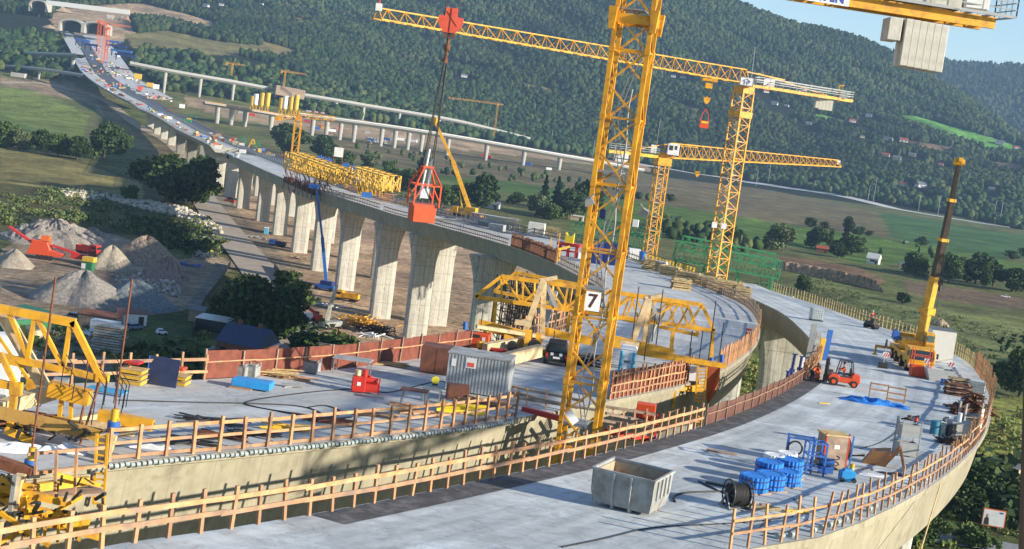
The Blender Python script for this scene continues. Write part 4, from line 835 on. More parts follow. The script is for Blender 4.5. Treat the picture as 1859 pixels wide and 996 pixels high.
q=rr(1455,165,266); c=MB(); c.box(q+Vector((0,-.2,0)),(1.9,.06,.45)); mk=c.build('maker_sign',WHITE,RC); text('POTAIN',.42,SB,RC,tuple(q+Vector((0,-.25,0))),(R_(90),R_(2),0))
c=MB(); c.tube(rr(1364,140,YR),rr(1371,85,YR),.05,5); c.build('mast_antenna',GALV,RC)
q=rr(1297,408,YR-2); c=MB(); c.box(q,(.9,.5,1.)); c.build('floodlight',WHITE,RC); q=rr(1314,410,YR-2); c=MB(); c.box(q,(.9,.5,1.)); c.build('floodlight',WHITE,RC)
q=rr(1288,145,250); c=MB(); c.box(q,(2.6,1.8,.5)); c.box(q-Vector((0,0,1)),(1.2,1.2,.9)); c.build('trolley',YEL,RC)
# its hook with a small orange bucket
HK=pd(1283,181,250); h2=empty('crane_hook',tuple(HK),0,'small yellow hook block below the rear crane\'s jib','hook'); 
b=MB(); b.prism([(-.6,.5),(-.2,.35),(0,.7),(.2,.35),(.6,.5),(.5,-.2),(.15,-.7),(-.15,-.7),(-.5,-.2)],-.25,.25); b.build('block',YEL,h2); b=MB(); b.tube((0,0,.4),(.4,0,3.6),.04,5); b.tube((0,0,-.7),(0,0,-2.9),.05,5); b.build('rope',DARK,h2)
BB=pd(1279,218,250); b2=empty('small_bucket',tuple(BB),0,'small orange-red bucket hanging from the rear crane in front of the wooded hill','bucket')
b=MB(); b.box((0,0,-.7),(1.5,1.3,1.3)); b.build('bucket_body',ORED,b2); b=MB()
for s in (-1,1): b.bar((s*.7,0,-.1),(s*.55,0,1.),.12); b.bar((s*.55,0,1.),(0,0,2.),.12)
b.build('bail',ORED,b2); b=MB(); b.box((0,-.67,-.35),(1.2,.05,.3)); b.build('stripe',YVIS,b2)
# --- second rear crane with jib to the right
YS=305.; X=pd(1202,300,YS).x; S2=empty('tower_crane',(X,YS,0),0,'lower yellow tower crane with a white cab, its level jib pointing right','tower crane','yellow tower cranes'); ss=lambda px,py,y: pd(px,py,y)-Vector((X,YS,0))
zt2=zat(1199,290,YS); mast(S2,0,0,0,zt2,2.3,R_(15),3.,.2,.12,plat=1)
c=MB(); c.box((0,0,zt2-.3),(3.,3.,1.6),R_(15)); c.box((0,0,zt2+1.),(2.2,2.2,1.2),R_(15)); c.build('slewing_ring',YEL,S2)
ja=Vector((1.2,0,zat(1215,286,YS))); jb=ss(1521,302,352.); jib(S2,ja,jb,3.1,1.9,26,.2,.12,taper=.5)
c=MB(); c.box(jb+Vector((0,0,1.)),(.8,.6,1.)); c.build('jib_end_sign',WHITE,S2)
q=ss(1222,271,YS-1.5); c=MB(); c.box(q,(2.4,1.6,2.4)); cb=c.build('operator_cab',WHITE,S2,bevel=.06); c=MB(); c.box(q+Vector((-.5,-.82,.3)),(.8,.05,1.)); c.box(q+Vector((.5,-.82,.4)),(.5,.05,.8)); c.build('cab_window',GLASS,cb)
q=ss(1187,270,YS-1.5); c=MB(); c.box(q,(1.2,.1,1.7)); c.build('crane_sign',WHITE,S2)
k0=Vector((0,0,zt2+.6)); k1=ss(1105,274,292); c=MB(); c.bar(k0,k1,.3,.6); c.bar(k0+Vector((0,1.5,0)),k1+Vector((0,1.5,0)),.3,.6); c.build('counter_jib_beam',YEL,S2); c=MB(); rail3(c,k0+Vector((0,-.5,.4)),k1+Vector((0,-.5,.4)),1.3,1.5,.07,3); c.build('handrail',GALV,S2)
c=MB(); c.bar(k0+Vector((0,0,2.8)),k0.lerp(k1,.8),.15); c.bar(k0+Vector((0,0,2.8)),ja+Vector((6,2,2.9)),.15); c.bar(k0,k0+Vector((0,0,2.8)),.3); c.build('tie_bar',YEL,S2)
q=k1.lerp(k0,.25)+Vector((0,.7,-1.)); c=MB(); c.box(q,(2.6,1.5,1.8)); c.build('counterweight',WHITE,S2)
c=MB(); c.tube(ss(1192,262,YS),ss(1199,215,YS),.05,5); c.build('mast_antenna',GALV,S2)
HK=pd(1266,315,330); h2=empty('crane_hook',tuple(HK),0,'small yellow hook below the level jib of the lower crane','hook'); b=MB(); b.prism([(-.5,.6),(.5,.6),(.6,0),(0,-.9),(-.6,0)],-.3,.3); b.build('block',YEL,h2); b=MB(); b.tube((0,0,.5),(.4,0,4.6),.04,5); b.build('rope',DARK,h2)
# ================================================================ THINGS ON THE NEAR RIGHT DECK
def at(px,py,rz=0,name='thing',label=None,cat=None,group=None,off=.008):
    p=pk(px,py); return empty(name,(p.x,p.y,p.z+off),rz,label,cat,group)
# --- steel skip
SK=at(1141,921,R_(-24),'steel_skip','open grey steel skip on short legs, alone on the near right deck','skip')
def sheetbox(m,lo,hi,z0,z1,t=.04):   # open box with flared walls: lo/hi half sizes
    (a,b),(c,d)=lo,hi
    for sx in (-1,1):
        m.add([(sx*a,-b,z0),(sx*a,b,z0),(sx*c,d,z1),(sx*c,-d,z1),(sx*(a-t),-b,z0),(sx*(a-t),b,z0),(sx*(c-t),d,z1),(sx*(c-t),-d,z1)],BOXF)
    for sy in (-1,1):
        m.add([(-a,sy*b,z0),(a,sy*b,z0),(c,sy*d,z1),(-c,sy*d,z1),(-a,sy*(b-t),z0),(a,sy*(b-t),z0),(c,sy*(d-t),z1),(-c,sy*(d-t),z1)],BOXF)
m=MB(); sheetbox(m,(1.47,1.3),(1.58,1.46),.22,.78); sheetbox(m,(1.58,1.46),(1.6,1.5),.78,1.62); m.box((0,0,.2),(2.7,2.3,.06)); m.build('skip_body',GREY,SK)
m=MB()
for s in (-1,1): m.box((s*1.6,0,1.64),(.12,3.12,.1)); m.box((0,s*1.5,1.642),(3.1,.12,.098))
m.build('rim',GREY2,SK)
m=MB(); m.box((0,1.43,1.2),(3.0,.02,.7)); m.box((-1.5,0,1.2),(.02,2.8,.7)); m.build('sunlit_rusty_lining',mat('inner_sunlit_rust',(.45,.36,.25),.8,var=.3,dirt=(.25,.09,.04),dsc=2,damt=.8),SK)  # warm sunlit tone of the inner walls put into the colour, rust blotches over it
m=MB()
for x in (-.45,.45): m.prism([(-1.52,1.6),(-1.52,.75),(-1.25,.2),(-1.32,.15),(-1.62,.7),(-1.62,1.6)],x-.05,x+.05,'x')
for y in (-.9,-.3,.3,.9):
    m.bar((1.63,y,.75),(1.65,y,1.6),.06,.06); pass
m.each('stiffening_rib',GREY2,SK)
for x in (-.45,.45):
    m=MB(); m.box((x,-1.2,.1),(.14,.25,.5)); m.bar((x,-1.2,.3),(x,-1.45,.75),.1); m.build('leg',GREY,SK)
for x,y in ((1.1,.6),(-1.1,.6)):
    m=MB(); m.box((x,y,.1),(.3,.3,.22)); m.build('leg',WOOD,SK)
SK.scale=(.82,.80,.96)
CRL_SC=.72
# --- cable reel
CRL=at(1336,922,R_(20),'cable_reel','black reel of wound hose in a steel frame on the near deck','reel')
m=MB(); m.tube((-.55,0,.75),(.55,0,.75),.62,28)
for i in range(12): m.tube((-.52+i*.094,0,.75),(-.47+i*.094,0,.75),.655,28,cap=False)
m.build('wound_hose',BLACK,CRL)
for s in (-1,1):
    m=MB(); 
    for k in range(24): a,b=k*math.pi/12,(k+1)*math.pi/12; m.bar((s*.62,.78*math.cos(a),.8+.78*math.sin(a)),(s*.62,.78*math.cos(b),.8+.78*math.sin(b)),.06,.07)
    for k in range(4): a=k*math.pi/4; m.bar((s*.62,.78*math.cos(a),.8+.78*math.sin(a)),(s*.62,-.78*math.cos(a),.8-.78*math.sin(a)),.05)
    m.build('flange',DARK,CRL)
m=MB()
for s in (-1,1): m.bar((s*.75,-.8,.05),(s*.75,.8,.05),.09); m.bar((s*.75,-.6,.05),(s*.75,0,.85),.07); m.bar((s*.75,.6,.05),(s*.75,0,.85),.07); m.bar((-.75,s*.75,.05),(.75,s*.75,.05),.07)
m.build('cradle',GALV,CRL)
pl=at(1385,925,R_(10),'wooden_beam','single pale wooden beam lying beside the black reel','timber'); m=MB(); m.box((0,0,.08),(1.6,.14,.14)); m.build('beam',WOODY,pl); m=MB(); m.box((.3,.5,.06),(.5,.3,.12)); m.build('block',WOODG,pl)
CRL.scale=(.72,.72,.78)
# --- blue plastic pipe packs (round bundles wrapped in blue)
def pack(px,py,r,h,label,wh=False):
    o=at(px,py,random.uniform(0,1),'shrink_wrapped_bundle',label,'bundle','blue wrapped bundles beside the cable reel'); m=MB(); n=20
    for k in range(n):
        a=2*math.pi*k/n; m.tube((r*.88*math.cos(a),r*.88*math.sin(a),.1),(r*.88*math.cos(a),r*.88*math.sin(a),h),r*.17,6)
    m.tube((0,0,.1),(0,0,h-.02),r*.96,20); m.build('wrapped_load',WSHEET if wh else BLUEB,o); m=MB(); m.box((0,0,.05),(r*1.8,r*1.8,.1)); m.build('pallet',WOODG,o); m=MB()
    for z in (h*.35,h*.75): m.tube((0,0,z),(0,0,z+.05),r*1.065,20)
    m.build('strap',BLUED,o); return o
pack(1366,893,.66,.8,'blue wrapped round bundle nearest the black reel, front left of the cluster')
pack(1396,889,.66,.8,'blue wrapped round bundle in the front row, middle of the cluster')
pack(1426,882,.6,.75,'blue wrapped bundle at the right end of the cluster')
pack(1392,876,.64,1.05,'taller blue wrapped bundle in the rear row, left one')
pack(1430,869,.64,1.0,'blue wrapped bundle in the rear row, under the white sheeting side')
pack(1400,862,.5,1.05,'small white wrapped bundle rising behind the blue ones, left one',True)
pack(1424,858,.5,1.05,'small white wrapped bundle rising behind the blue ones, right one',True)
pk_=at(1438,884,0,'plastic_bag','crumpled blue bag on the deck at the right foot of the blue bundles','bag'); m=MB(); m.box((0,0,.25),(.7,.5,.5),taper=.5); m.box((.25,.1,.2),(.5,.5,.4),taper=.6); m.build('crumpled_bag',TARP,pk_,bevel=.1)
# --- blue racks, wooden crate with reel
def frame(root,dx,dy,h,m_,t=.07,lv=(.1,.9),name='upright'):
    for sx in (-1,1):
        for sy in (-1,1): m=MB(); m.box((sx*dx/2,sy*dy/2,h/2),(t,t,h)); m.build(name,m_,root)
    for l in lv:
        z=l*h; m=MB()
        for s in (-1,1): m.bar((-dx/2,s*dy/2,z),(dx/2,s*dy/2,z),t*.8); m.bar((s*dx/2,-dy/2,z),(s*dx/2,dy/2,z),t*.8)
        m.build('cross_bar',m_,root)
r=at(1447,853,R_(-8),'blue_rack','blue tubular steel rack with coiled hoses, left of the wooden crate','rack'); frame(r,1.3,.9,1.75,BLUE,.08,(.12,.97))
m=MB()
for k in range(16): a,b=k*math.pi/8,(k+1)*math.pi/8; m.tube((-.3+.35*math.cos(a),-.5,1.2+.35*math.sin(a)),(-.3+.35*math.cos(b),-.5,1.2+.35*math.sin(b)),.05,5)
m.build('hose_coil',DARK,r)
r=at(1474,860,R_(5),'blue_rack','second blue steel rack standing just left of the wooden crate','rack'); frame(r,.9,.8,1.7,BLUE,.08,(.2,.6,.97))
r=at(1505,849,R_(12),'wooden_crate','tall plywood crate with red edge frames between the blue racks','crate'); m=MB(); m.box((0,0,.95),(1.25,1.1,1.7)); m.build('crate_body',WOODG,r)
for s in (-1,1): m=MB(); m.box((s*.64,-.5,.98),(.07,.12,1.9)); m.build('edge_frame',RED,r)
m=MB(); m.box((0,-.56,1.25),(.3,.02,.2)); m.build('paper_label',WHITE,r)
for z in (.12,1.84): m=MB(); m.box((0,0,z),(1.4,1.2,.08)); m.build('lid',WOODY,r)
r=at(1527,845,R_(10),'reel_stand','black hose drum held in a blue stand right of the wooden crate','reel'); m=MB(); m.tube((-.22,0,.95),(.22,0,.95),.55,20); m.build('hose_drum',BLACK,r)
for s in (-1,1): m=MB(); m.box((s*.35,-.25,.85),(.07,.07,1.7)); m.box((s*.35,.3,.85),(.07,.07,1.7)); m.bar((s*.35,-.3,.95),(s*.35,.3,.95),.06); m.build('side_frame',BLUE,r)
r=at(1499,860,0,'hose_pump','small blue pump with tangled hoses in front of the wooden crate','pump'); m=MB(); m.box((0,0,.3),(.6,.5,.45)); m.tube((-.3,-.1,.65),(.3,-.1,.65),.2,10); m.build('pump_body',BLUE,r); m=MB()
for k in range(22): a=k*.6; m.tube((.55*math.cos(a),-.1+.4*math.sin(a),.3+.03*k),(.55*math.cos(a+.6),-.1+.4*math.sin(a+.6),.33+.03*k),.035,5)
m.build('hose',CABLE,r)
r=at(1536,874,R_(8),'welding_set','little bright blue machine with a yellow can, right of the pump','machine'); m=MB(); m.box((0,0,.3),(.75,.5,.5)); m.box((0,0,.6),(.6,.4,.15),taper=.7); m.build('machine_body',mat('cyan_paint',(.02,.25,.55),.4),r,bevel=.03); m=MB(); m.tube((.25,.15,.5),(.25,.15,.9),.12,10); m.build('can',YELT,r); m=MB()
for s in (-1,1): m.wheel((s*.3,-.27,.12),.12,.06)
m.build('wheel',TYRE,r)
# --- rusty bucket attachment
r=at(1588,842,R_(-15),'hopper_bucket','brown steel hopper with bent arms lying on the near deck','hopper'); BR=mat('ochre_steel',(.38,.18,.07),.7,dirt=(.15,.07,.04),dsc=2,damt=.6)
m=MB(); m.add([(-.7,-.45,0),(.6,-.45,0),(.6,.5,0),(-.7,.5,0),(-.25,-.55,.75),(.75,-.55,.95),(.75,.55,.95),(-.25,.55,.75)],BOXF); m.build('hopper_body',BR,r); m=MB()
m.bar((.6,-.4,.2),(1.2,-.5,1.15),.12);m.bar((1.2,-.5,1.15),(1.5,-.5,.25),.12);m.bar((.6,.4,.2),(1.2,.3,1.15),.12);m.bar((1.2,.3,1.15),(1.5,.3,.25),.12);m.bar((1.2,-.5,1.15),(1.2,.3,1.15),.1); m.build('arm',BR,r); m=MB(); m.bar((-.6,-.1,.4),(-1.9,-.3,.12),.07); m.bar((-.6,.2,.3),(-1.7,.3,.1),.07); m.build('drawbar',RUST,r)
for i,(px,py,l) in enumerate(((1448,932,'two yellow planks lying on the near deck'),(1496,733,'short yellow-ended plank lying beside the dark strip'),(1310,822,'dark flat plank lying on the deck beyond the skip'),(1318,884,'thin black strip of mat lying left of the black reel'),(1560,850,'flat grey sheet lying in front of the brown hopper'))):
    r=at(px,py,R_([35,20,-8,-20,15][i]),'plank' if i<3 else 'mat_strip',l,'plank' if i<3 else 'mat'); mm=[YELT,YELT,WOODG,DARK,GREY2][i]; m=MB(); m.box((0,0,.05),([1.3,.9,1.6,1.9,1.6][i],[.16,.14,.4,.3,.6][i],.06)); m.build('board',mm,r)
    if i==0: m=MB(); m.box((.05,.25,.06),(1.25,.16,.08)); m.build('board',YELT,r)
# --- stacked mesh crates
r=at(1642,827,R_(8),'crate_stack','two stacked grey steel crates topped with tools and a red helmet','crates'); 
def stillage(par,z,w=1.15,d=.9,h=.95,m_=GALV,nm='steel_crate'):
    m=MB(); 
    for s in (-1,1):
        for t in (-1,1): m.box((s*w/2,t*d/2,z+h/2+.06),(.07,.07,h+.1))
    m.box((0,-d/2,z+h*.5),(w,.03,h*.72)); m.box((0,d/2,z+h*.5),(w,.03,h*.72)); m.box((w/2,0,z+h*.5),(.03,d,h*.72)); m.box((-w/2,0,z+h*.5),(.03,d,h*.72)); m.box((0,0,z+.12),(w,d,.04))
    for zz in (.14,.5,.9): m.box((0,-d/2-.02,z+h*zz),(w,.03,.05))
    return m.build(nm,m_,par)
stillage(r,0); stillage(r,1.05); m=MB()
for i in range(9): m.bar((random.uniform(-.5,.5),random.uniform(-.3,.3),2.1),(random.uniform(-.6,.6),random.uniform(-.3,.3),2.1+random.uniform(.1,.35)),.09)
m.build('tools',DARK,r); m=MB(); m.tube((.3,-.1,2.15),(.3,-.1,2.32),.17,10,.08); m.build('helmet',RED,r)
# --- timber frame with blue tarpaulin
r=at(1609,728,R_(-14),'timber_guard_frame','free-standing timber frame behind the blue tarpaulin','frame')
for x in (-1.35,0,1.3): m=MB(); m.box((x,0,.65),(.1,.1,1.3)); m.build('post',WOOD,r)
m=MB(); 
for z in (1.2,.75): m.bar((-1.4,-.07,z),(0,-.07,z+.02),.04,.12); m.bar((0,-.07,z-.05),(1.4,-.07,z-.05),.04,.12)
m.bar((0,-.07,.25),(1.4,-.07,.2),.04,.14); m.build('rail',WOOD,r)
def cloth(name,px,py,rz,L,Wd,amp,mat_,label,cat,n=26,seed=1):
    o=at(px,py,rz,name,label,cat); r_=random.Random(seed); ph=[r_.uniform(0,6) for _ in range(8)]; V=[];Fq=[]
    for i in range(n+1):
        for j in range(n+1):
            x=(i/n-.5)*L;y=(j/n-.5)*Wd; e=min(i,n-i,j,n-j)/n*4; e=min(1,e)
            z=amp*e*(.55+.25*math.sin(x*3.1+ph[0]+y*2)+.2*math.sin(x*6.3+ph[1])*math.cos(y*5+ph[2])+.18*math.sin(y*9+x*4+ph[3]))+.01
            V.append((x+.12*math.sin(y*6+ph[4]),y*(1+.35*math.sin(x*2+ph[5])),max(.01,z)))
    Fq=[(i*(n+1)+j,(i+1)*(n+1)+j,(i+1)*(n+1)+j+1,i*(n+1)+j+1) for i in range(n) for j in range(n)]
    m=MB(); m.add(V,Fq,False); m.build(name+'_sheet' if False else 'crumpled_sheet',mat_,o); return o
cloth('tarpaulin',1588,733,R_(-10),5.2,1.5,.5,TARP,'crumpled bright blue tarpaulin lying on the near right deck','tarpaulin')
cloth('black_sheet',1625,862,R_(-5),1.6,.7,.12,DARK,'small black sheet lying left of the outer railing','sheet',14,3)
cloth('white_paper_sheet',1585,863,R_(10),1.7,.7,.05,WSHEET,'flat white crumpled paper lying near the brown hopper','sheet',14,4)
# --- hoses and cables
def hose(px_list,r,label,name='hose',m_=CABLE,cat='hose',off=.03):
    P=[pk(*p) for p in px_list]; P=smooth([Vector(p) for p in P],3); o=P[0].copy(); m=W(o)
    m.path([Vector((p.x,p.y,zd(p.y)+off)) for p in P],r,5); ob=m.build(name,m_); tag(ob,label,cat); return ob
hose([(1020,994),(1100,978),(1180,957),(1290,953),(1380,947),(1440,938)],.03,'long thin black cable curving across the deck in front of the skip')
hose([(1225,912),(1222,900),(1250,894),(1300,893),(1318,892)],.05,'black hose looping between skip and reel')
hose([(1300,889),(1260,870),(1285,884),(1340,905)],.03,'thin cable beside the black strip near the reel')
hose([(1560,815),(1600,805),(1635,780),(1632,755)],.02,'thin dark cable beside the stacked steel crates')
hose([(1400,945),(1370,962),(1420,975),(1480,940),(1440,905)],.02,'thin looping cable beside the two yellow planks')
# --- forklift
FK=at(1528,700,R_(-4),'forklift','red forklift with a driver, driving left on the right deck','forklift')
m=MB(); m.prism([(-1.2,.35),(1.25,.3),(1.35,.55),(1.3,1.05),(.75,1.15),(.55,.8),(-.3,.75),(-.5,.95),(-1.05,.95),(-1.25,.7)],-.55,.55); m.build('body',ORED,FK,bevel=.04)
m=MB(); m.box((.95,0,.72),(.75,1.12,.7)); m.build('counterweight',ORED,FK,bevel=.08)
for x,rr_ in ((-.8,.36),(.85,.3)):
    for s in (-1,1):
        m=MB(); m.wheel((x,s*.52,rr_),rr_,.24); wv=m.build('wheel',TYRE,FK); m=MB(); m.wheel((x,s*.6,rr_),rr_*.5,.12); m.build('rim',ORED,wv)
m=MB(); 
for s in (-1,1): m.box((-1.35,s*.32,1.15),(.12,.1,2.0)); m.box((-1.47,s*.27,1.1),(.08,.07,1.9))
for z in (.3,1.1,2.1): m.box((-1.38,0,z),(.1,.7,.1))
m.build('mast',DARK,FK); m=MB()
for s in (-1,1): m.box((-2.0,s*.25,.12),(1.1,.1,.05)); m.box((-1.53,s*.25,.4),(.06,.1,.6))
m.build('fork',DARK,FK); m=MB()
for s in (-1,1): m.bar((-.55,s*.48,.95),(-.35,s*.48,2.05),.07); m.bar((-.35,s*.48,2.05),(.55,s*.48,2.05),.07); m.bar((.55,s*.48,2.05),(.75,s*.48,1.1),.07)
for x in (-.35,-.05,.25,.55): m.bar((x,-.48,2.05),(x,.48,2.05),.06)
m.build('overhead_guard',DARK,FK); m=MB(); m.box((.35,0,1.0),(.5,.5,.15)); m.box((.55,0,1.25),(.12,.5,.5)); m.build('seat',BLACK,FK); m=MB(); m.bar((-.35,0,1.2),(-.15,0,1.35),.04); m.tube((-.15,0,1.33),(-.13,0,1.36),.17,12); m.build('steering_wheel',BLACK,FK)
# --- workers
def skinbody(name,J,Ed,mat_,parent,sub=1):
    """one continuous figure grown from a skeleton: J=[(x,y,z,r)]"""
    import bmesh
    me=bpy.data.meshes.new(name); me.from_pydata([j[:3] for j in J],Ed,[]); bm=bmesh.new(); bm.from_mesh(me); bm.verts.layers.skin.verify(); bm.to_mesh(me); bm.free(); o=bpy.data.objects.new(name,me); COL.objects.link(o)
    for i,j in enumerate(J): r=j[3]; rr=r if isinstance(r,tuple) else (r,r); me.skin_vertices[0].data[i].radius=rr; me.skin_vertices[0].data[i].use_root=(i==0)
    o.modifiers.new('skin','SKIN'); 
    if sub: sd_=o.modifiers.new('sub','SUBSURF'); sd_.levels=sub; sd_.render_levels=sub
    dg=bpy.context.evaluated_depsgraph_get(); nm=bpy.data.meshes.new_from_object(o.evaluated_get(dg)); bpy.data.objects.remove(o); nm.materials.clear(); nm.materials.append(mat_)
    for p in nm.polygons: p.use_smooth=True
    o=bpy.data.objects.new(name,nm); COL.objects.link(o); o.parent=parent; return o
POSES={ # hip height, torso lean (x forward), knee, foot, elbow, hand
'stand':dict(hip=.93,sh=(0,1.42),kn=(.03,.5),ft=(-.02,.08),el=(.04,1.15),ha=(.16,.95)),
'reach':dict(hip=.92,sh=(.12,1.38),kn=(.06,.5),ft=(-.05,.08),el=(.33,1.2),ha=(.58,1.15)),
'bend':dict(hip=.85,sh=(.42,1.12),kn=(.1,.47),ft=(-.02,.08),el=(.5,.85),ha=(.62,.6)),
'crouch':dict(hip=.42,sh=(.28,.88),kn=(.42,.52),ft=(.12,.08),el=(.5,.65),ha=(.68,.5)),
'sit':dict(hip=.5,sh=(.06,1.0),kn=(.45,.52),ft=(.5,.08),el=(.25,.78),ha=(.48,.85))}
def person(loc,rz,pose,top,trous,label,helmet=None,hair=(.05,.03,.02),s=1,group='building workers'):
    o=empty('person',tuple(loc),rz,label,'person',group); q=POSES[pose]; hx=0; hp=q['hip']; sx,sz=q['sh']
    dx,dz=sx,sz-hp; L=math.hypot(dx,dz); ux,uz=dx/L,dz/L; nk=(sx+ux*.1,sz+uz*.1); hd=(sx+ux*.13+.03,sz+.27*(.6+.4*uz))
    J=[(0,0,hp,(.14,.12)),(sx*.5,0,hp+dz*.5,(.13,.11)),(sx*.92,0,hp+dz*.9,(.17,.12)),(nk[0],0,nk[1],.06),(hd[0],0,hd[1]-.06,.085),(hd[0],0,hd[1]+.05,.09)]
    E=[(0,1),(1,2),(2,3),(3,4),(4,5)]
    for sg_ in (-1,1):
        b=len(J); y=sg_
        J+=[(0,y*.1,hp-.06,.1),(q['kn'][0],y*.12,q['kn'][1],.065),(q['ft'][0],y*.13,q['ft'][1]+.05,.045),(q['ft'][0]+.14,y*.14,.045,.035)]; E+=[(0,b),(b,b+1),(b+1,b+2),(b+2,b+3)]
        b=len(J); J+=[(sx,y*.2,sz,.065),(q['el'][0],y*.27,q['el'][1],.045),(q['ha'][0],y*.22,q['ha'][1],.03),(q['ha'][0]+.06,y*.21,q['ha'][1]-.03,.035)]; E+=[(2,b),(b,b+1),(b+1,b+2),(b+2,b+3)]
        # five fingers rooted in the palm
        pxh,pyh,pzh=q['ha'][0]+.07,y*.21,q['ha'][1]-.04
        for k in range(4): bb=len(J); J+=[(pxh+.05,pyh+(k-1.5)*.02,pzh-.02,.009),(pxh+.085-.006*abs(k-1.5),pyh+(k-1.5)*.022,pzh-.05,.008)]; E+=[(b+3,bb),(bb,bb+1)]
        bb=len(J); J+=[(pxh+.0,pyh-y*.05,pzh-.01,.01),(pxh+.04,pyh-y*.06,pzh-.03,.009)]; E+=[(b+3,bb),(bb,bb+1)]
    J=[(a*1.,b_,c,r) for a,b_,c,r in J]; body=skinbody('body',J,E,SKIN,o)
    # clothing: jacket and trousers over the body
    JJ=[(0,0,hp+.02,(.165,.14)),(sx*.5,0,hp+dz*.5,(.16,.14)),(sx*.92,0,hp+dz*.9,(.195,.145)),(sx+ux*.04,0,sz+uz*.04,.1)]; EE=[(0,1),(1,2),(2,3)]
    for y in (-1,1): b=len(JJ); JJ+=[(sx,y*.2,sz,.085),(q['el'][0],y*.27,q['el'][1],.065),(q['ha'][0]-.04,y*.225,q['ha'][1]+.02,.05)]; EE+=[(2,b),(b,b+1),(b+1,b+2)]
    skinbody('jacket',JJ,EE,top,o)
    JJ=[(0,0,hp+.05,(.16,.135)),(0,0,hp-.02,(.15,.13))]; EE=[(0,1)]
    for y in (-1,1): b=len(JJ); JJ+=[(0,y*.1,hp-.08,.12),(q['kn'][0],y*.12,q['kn'][1],.085),(q['ft'][0],y*.13,q['ft'][1]+.07,.062)]; EE+=[(1,b),(b,b+1),(b+1,b+2)]
    skinbody('trousers',JJ,EE,trous,o)
    for y in (-1,1): m=MB(); m.box((q['ft'][0]+.06,y*.135,.05),(.28,.1,.1),taper=.8); m.build('boot',BLACK,o,bevel=.02)
    hm_=MB(); hx_,hz_=hd
    vs=[];n=10
    for r_ in range(4):
        t=r_/3*math.pi/2
        for i in range(n): a=2*math.pi*i/n; vs.append((hx_+.125*math.cos(t)*math.cos(a),.11*math.cos(t)*math.sin(a),hz_+.05+.12*math.sin(t)))
    hm_.add(vs,[(r_*n+i,r_*n+(i+1)%n,(r_+1)*n+(i+1)%n,(r_+1)*n+i) for r_ in range(3) for i in range(n)]+[tuple(range(n-1,-1,-1))],True)
    hm_.build('helmet' if helmet else 'hair',helmet or mat('dark_hair',hair,.8),o)
    if s!=1: o.scale=(s,s,s)
    return o
p=pk(1526,700); M4=Matrix.Rotation(R_(-4),3,'Z'); person(p+M4@Vector((.15,0,.55)),R_(176),'sit',HIVIS,NAVY,'forklift driver in orange sitting under the black guard')
person(pk(1484,692),R_(100),'crouch',HIVIS,HIVIS,'worker in bright orange crouching at the edge, left of the forklift')
person(pk(1472,690),R_(30),'bend',HIVIS,NAVY,'worker in orange bending at the timber railing, leftmost on the right deck')
person(pk(1500,688),R_(190),'stand',NAVY,NAVY,'worker in dark clothes standing beside the forklift mast')
r=at(1497,690,R_(5),'grey_machine','grey machine housing on the deck between the workers and forklift','machine'); m=MB(); m.box((0,0,.65),(1.3,.9,1.2)); m.build('housing',GREY2,r,bevel=.04); m=MB(); m.box((.2,-.47,.8),(.5,.03,.5)); m.build('panel',DARK,r)
# tilted formwork at the end of the barrier
r=at(1470,652,R_(70),'leaning_formwork','upright curved formwork strips with blue and yellow edges above the workers','formwork')
for k,(c_,h_) in enumerate(((GALV,3.6),(GREY2,2.8),(YELT,2.2),(BLUE,3.))): m=MB(); m.bar((k*.9-1.4,-.4*k,0),(k*.9-1.8,-.2-.4*k,h_),.5,.12); m.build('form_strip',c_,r)
for (px,py,h_) in ((1432,702,3.2),(1447,690,2.6),(1424,706,2.)):
    r=at(px,py,0,'blue_prop','blue steel prop leaning over the gap beside the boarded barrier','prop','blue props in the gap',off=-.6); m=MB(); m.tube((0,0,0),(.1,0,h_),.12,8); m.box((.05,0,h_*.6),(.4,.2,.25)); m.build('tube',BLUED,r); m=MB(); m.box((.1,0,h_),(.4,.3,.06)); m.build('head_plate',BLUED,r)
# --- floor finishing machine with operator
r=at(1581,596,R_(-60),'ride_on_machine','dark ride-on machine near the yellow post railing, operator in white helmet','machine'); m=MB(); m.box((0,0,.7),(1.6,1.0,.5)); m.box((.3,0,1.1),(.6,.6,.5)); m.build('engine_housing',DARK,r,bevel=.05)
for x in (-.7,.7): m=MB(); m.wheel((x,0,.35),.35,.9); m.build('roller',TYRE,r)
m=MB(); 
for s in (-1,1): m.bar((-.6,s*.5,.9),(-1.5,s*.6,1.5),.08); m.bar((.7,s*.5,.8),(1.2,s*.6,1.6),.08)
m.build('handle_bar',RUST,r)
person(pk(1580,592)+Vector((0,0,.75)),R_(-60),'sit',RED,WOODG,'operator in red with a white helmet sitting on the dark machine',helmet=WHITE)
# --- IBC tank
def ibc(px,py,rz,label,s=1):
    o=at(px,py,rz,'liquid_container',label,'tank','white cube tanks'); m=MB(); m.box((0,0,.7*s),(1.1*s,.95*s,1.05*s)); m.build('plastic_tank',mat('milky_plastic',(.50,.56,.54),.4,var=.1),o,bevel=.06)
    m=MB()
    for k in range(6):
        z=(.2+k*.2)*s
        for t in (-1,1): m.bar((-.57*s,t*.5*s,z),(.57*s,t*.5*s,z),.025*s); m.bar((t*.58*s,-.5*s,z),(t*.58*s,.5*s,z),.025*s)
    for k in range(7):
        x=(-.57+k*.19)*s; 
        for t in (-1,1): m.bar((x,t*.5*s,.12),(x,t*.5*s,1.2*s),.025*s)
    m.build('wire_cage',GALV,o); m=MB(); m.box((0,0,.07),(1.15*s,1.*s,.13)); m.build('pallet',DARK,o); return o
ibc(1481,582,R_(5),'milky cube tank standing alone far up the right deck',1.35); ibc(1770,720,R_(-10),'large caged white cube tank at the outer railing',1.15)
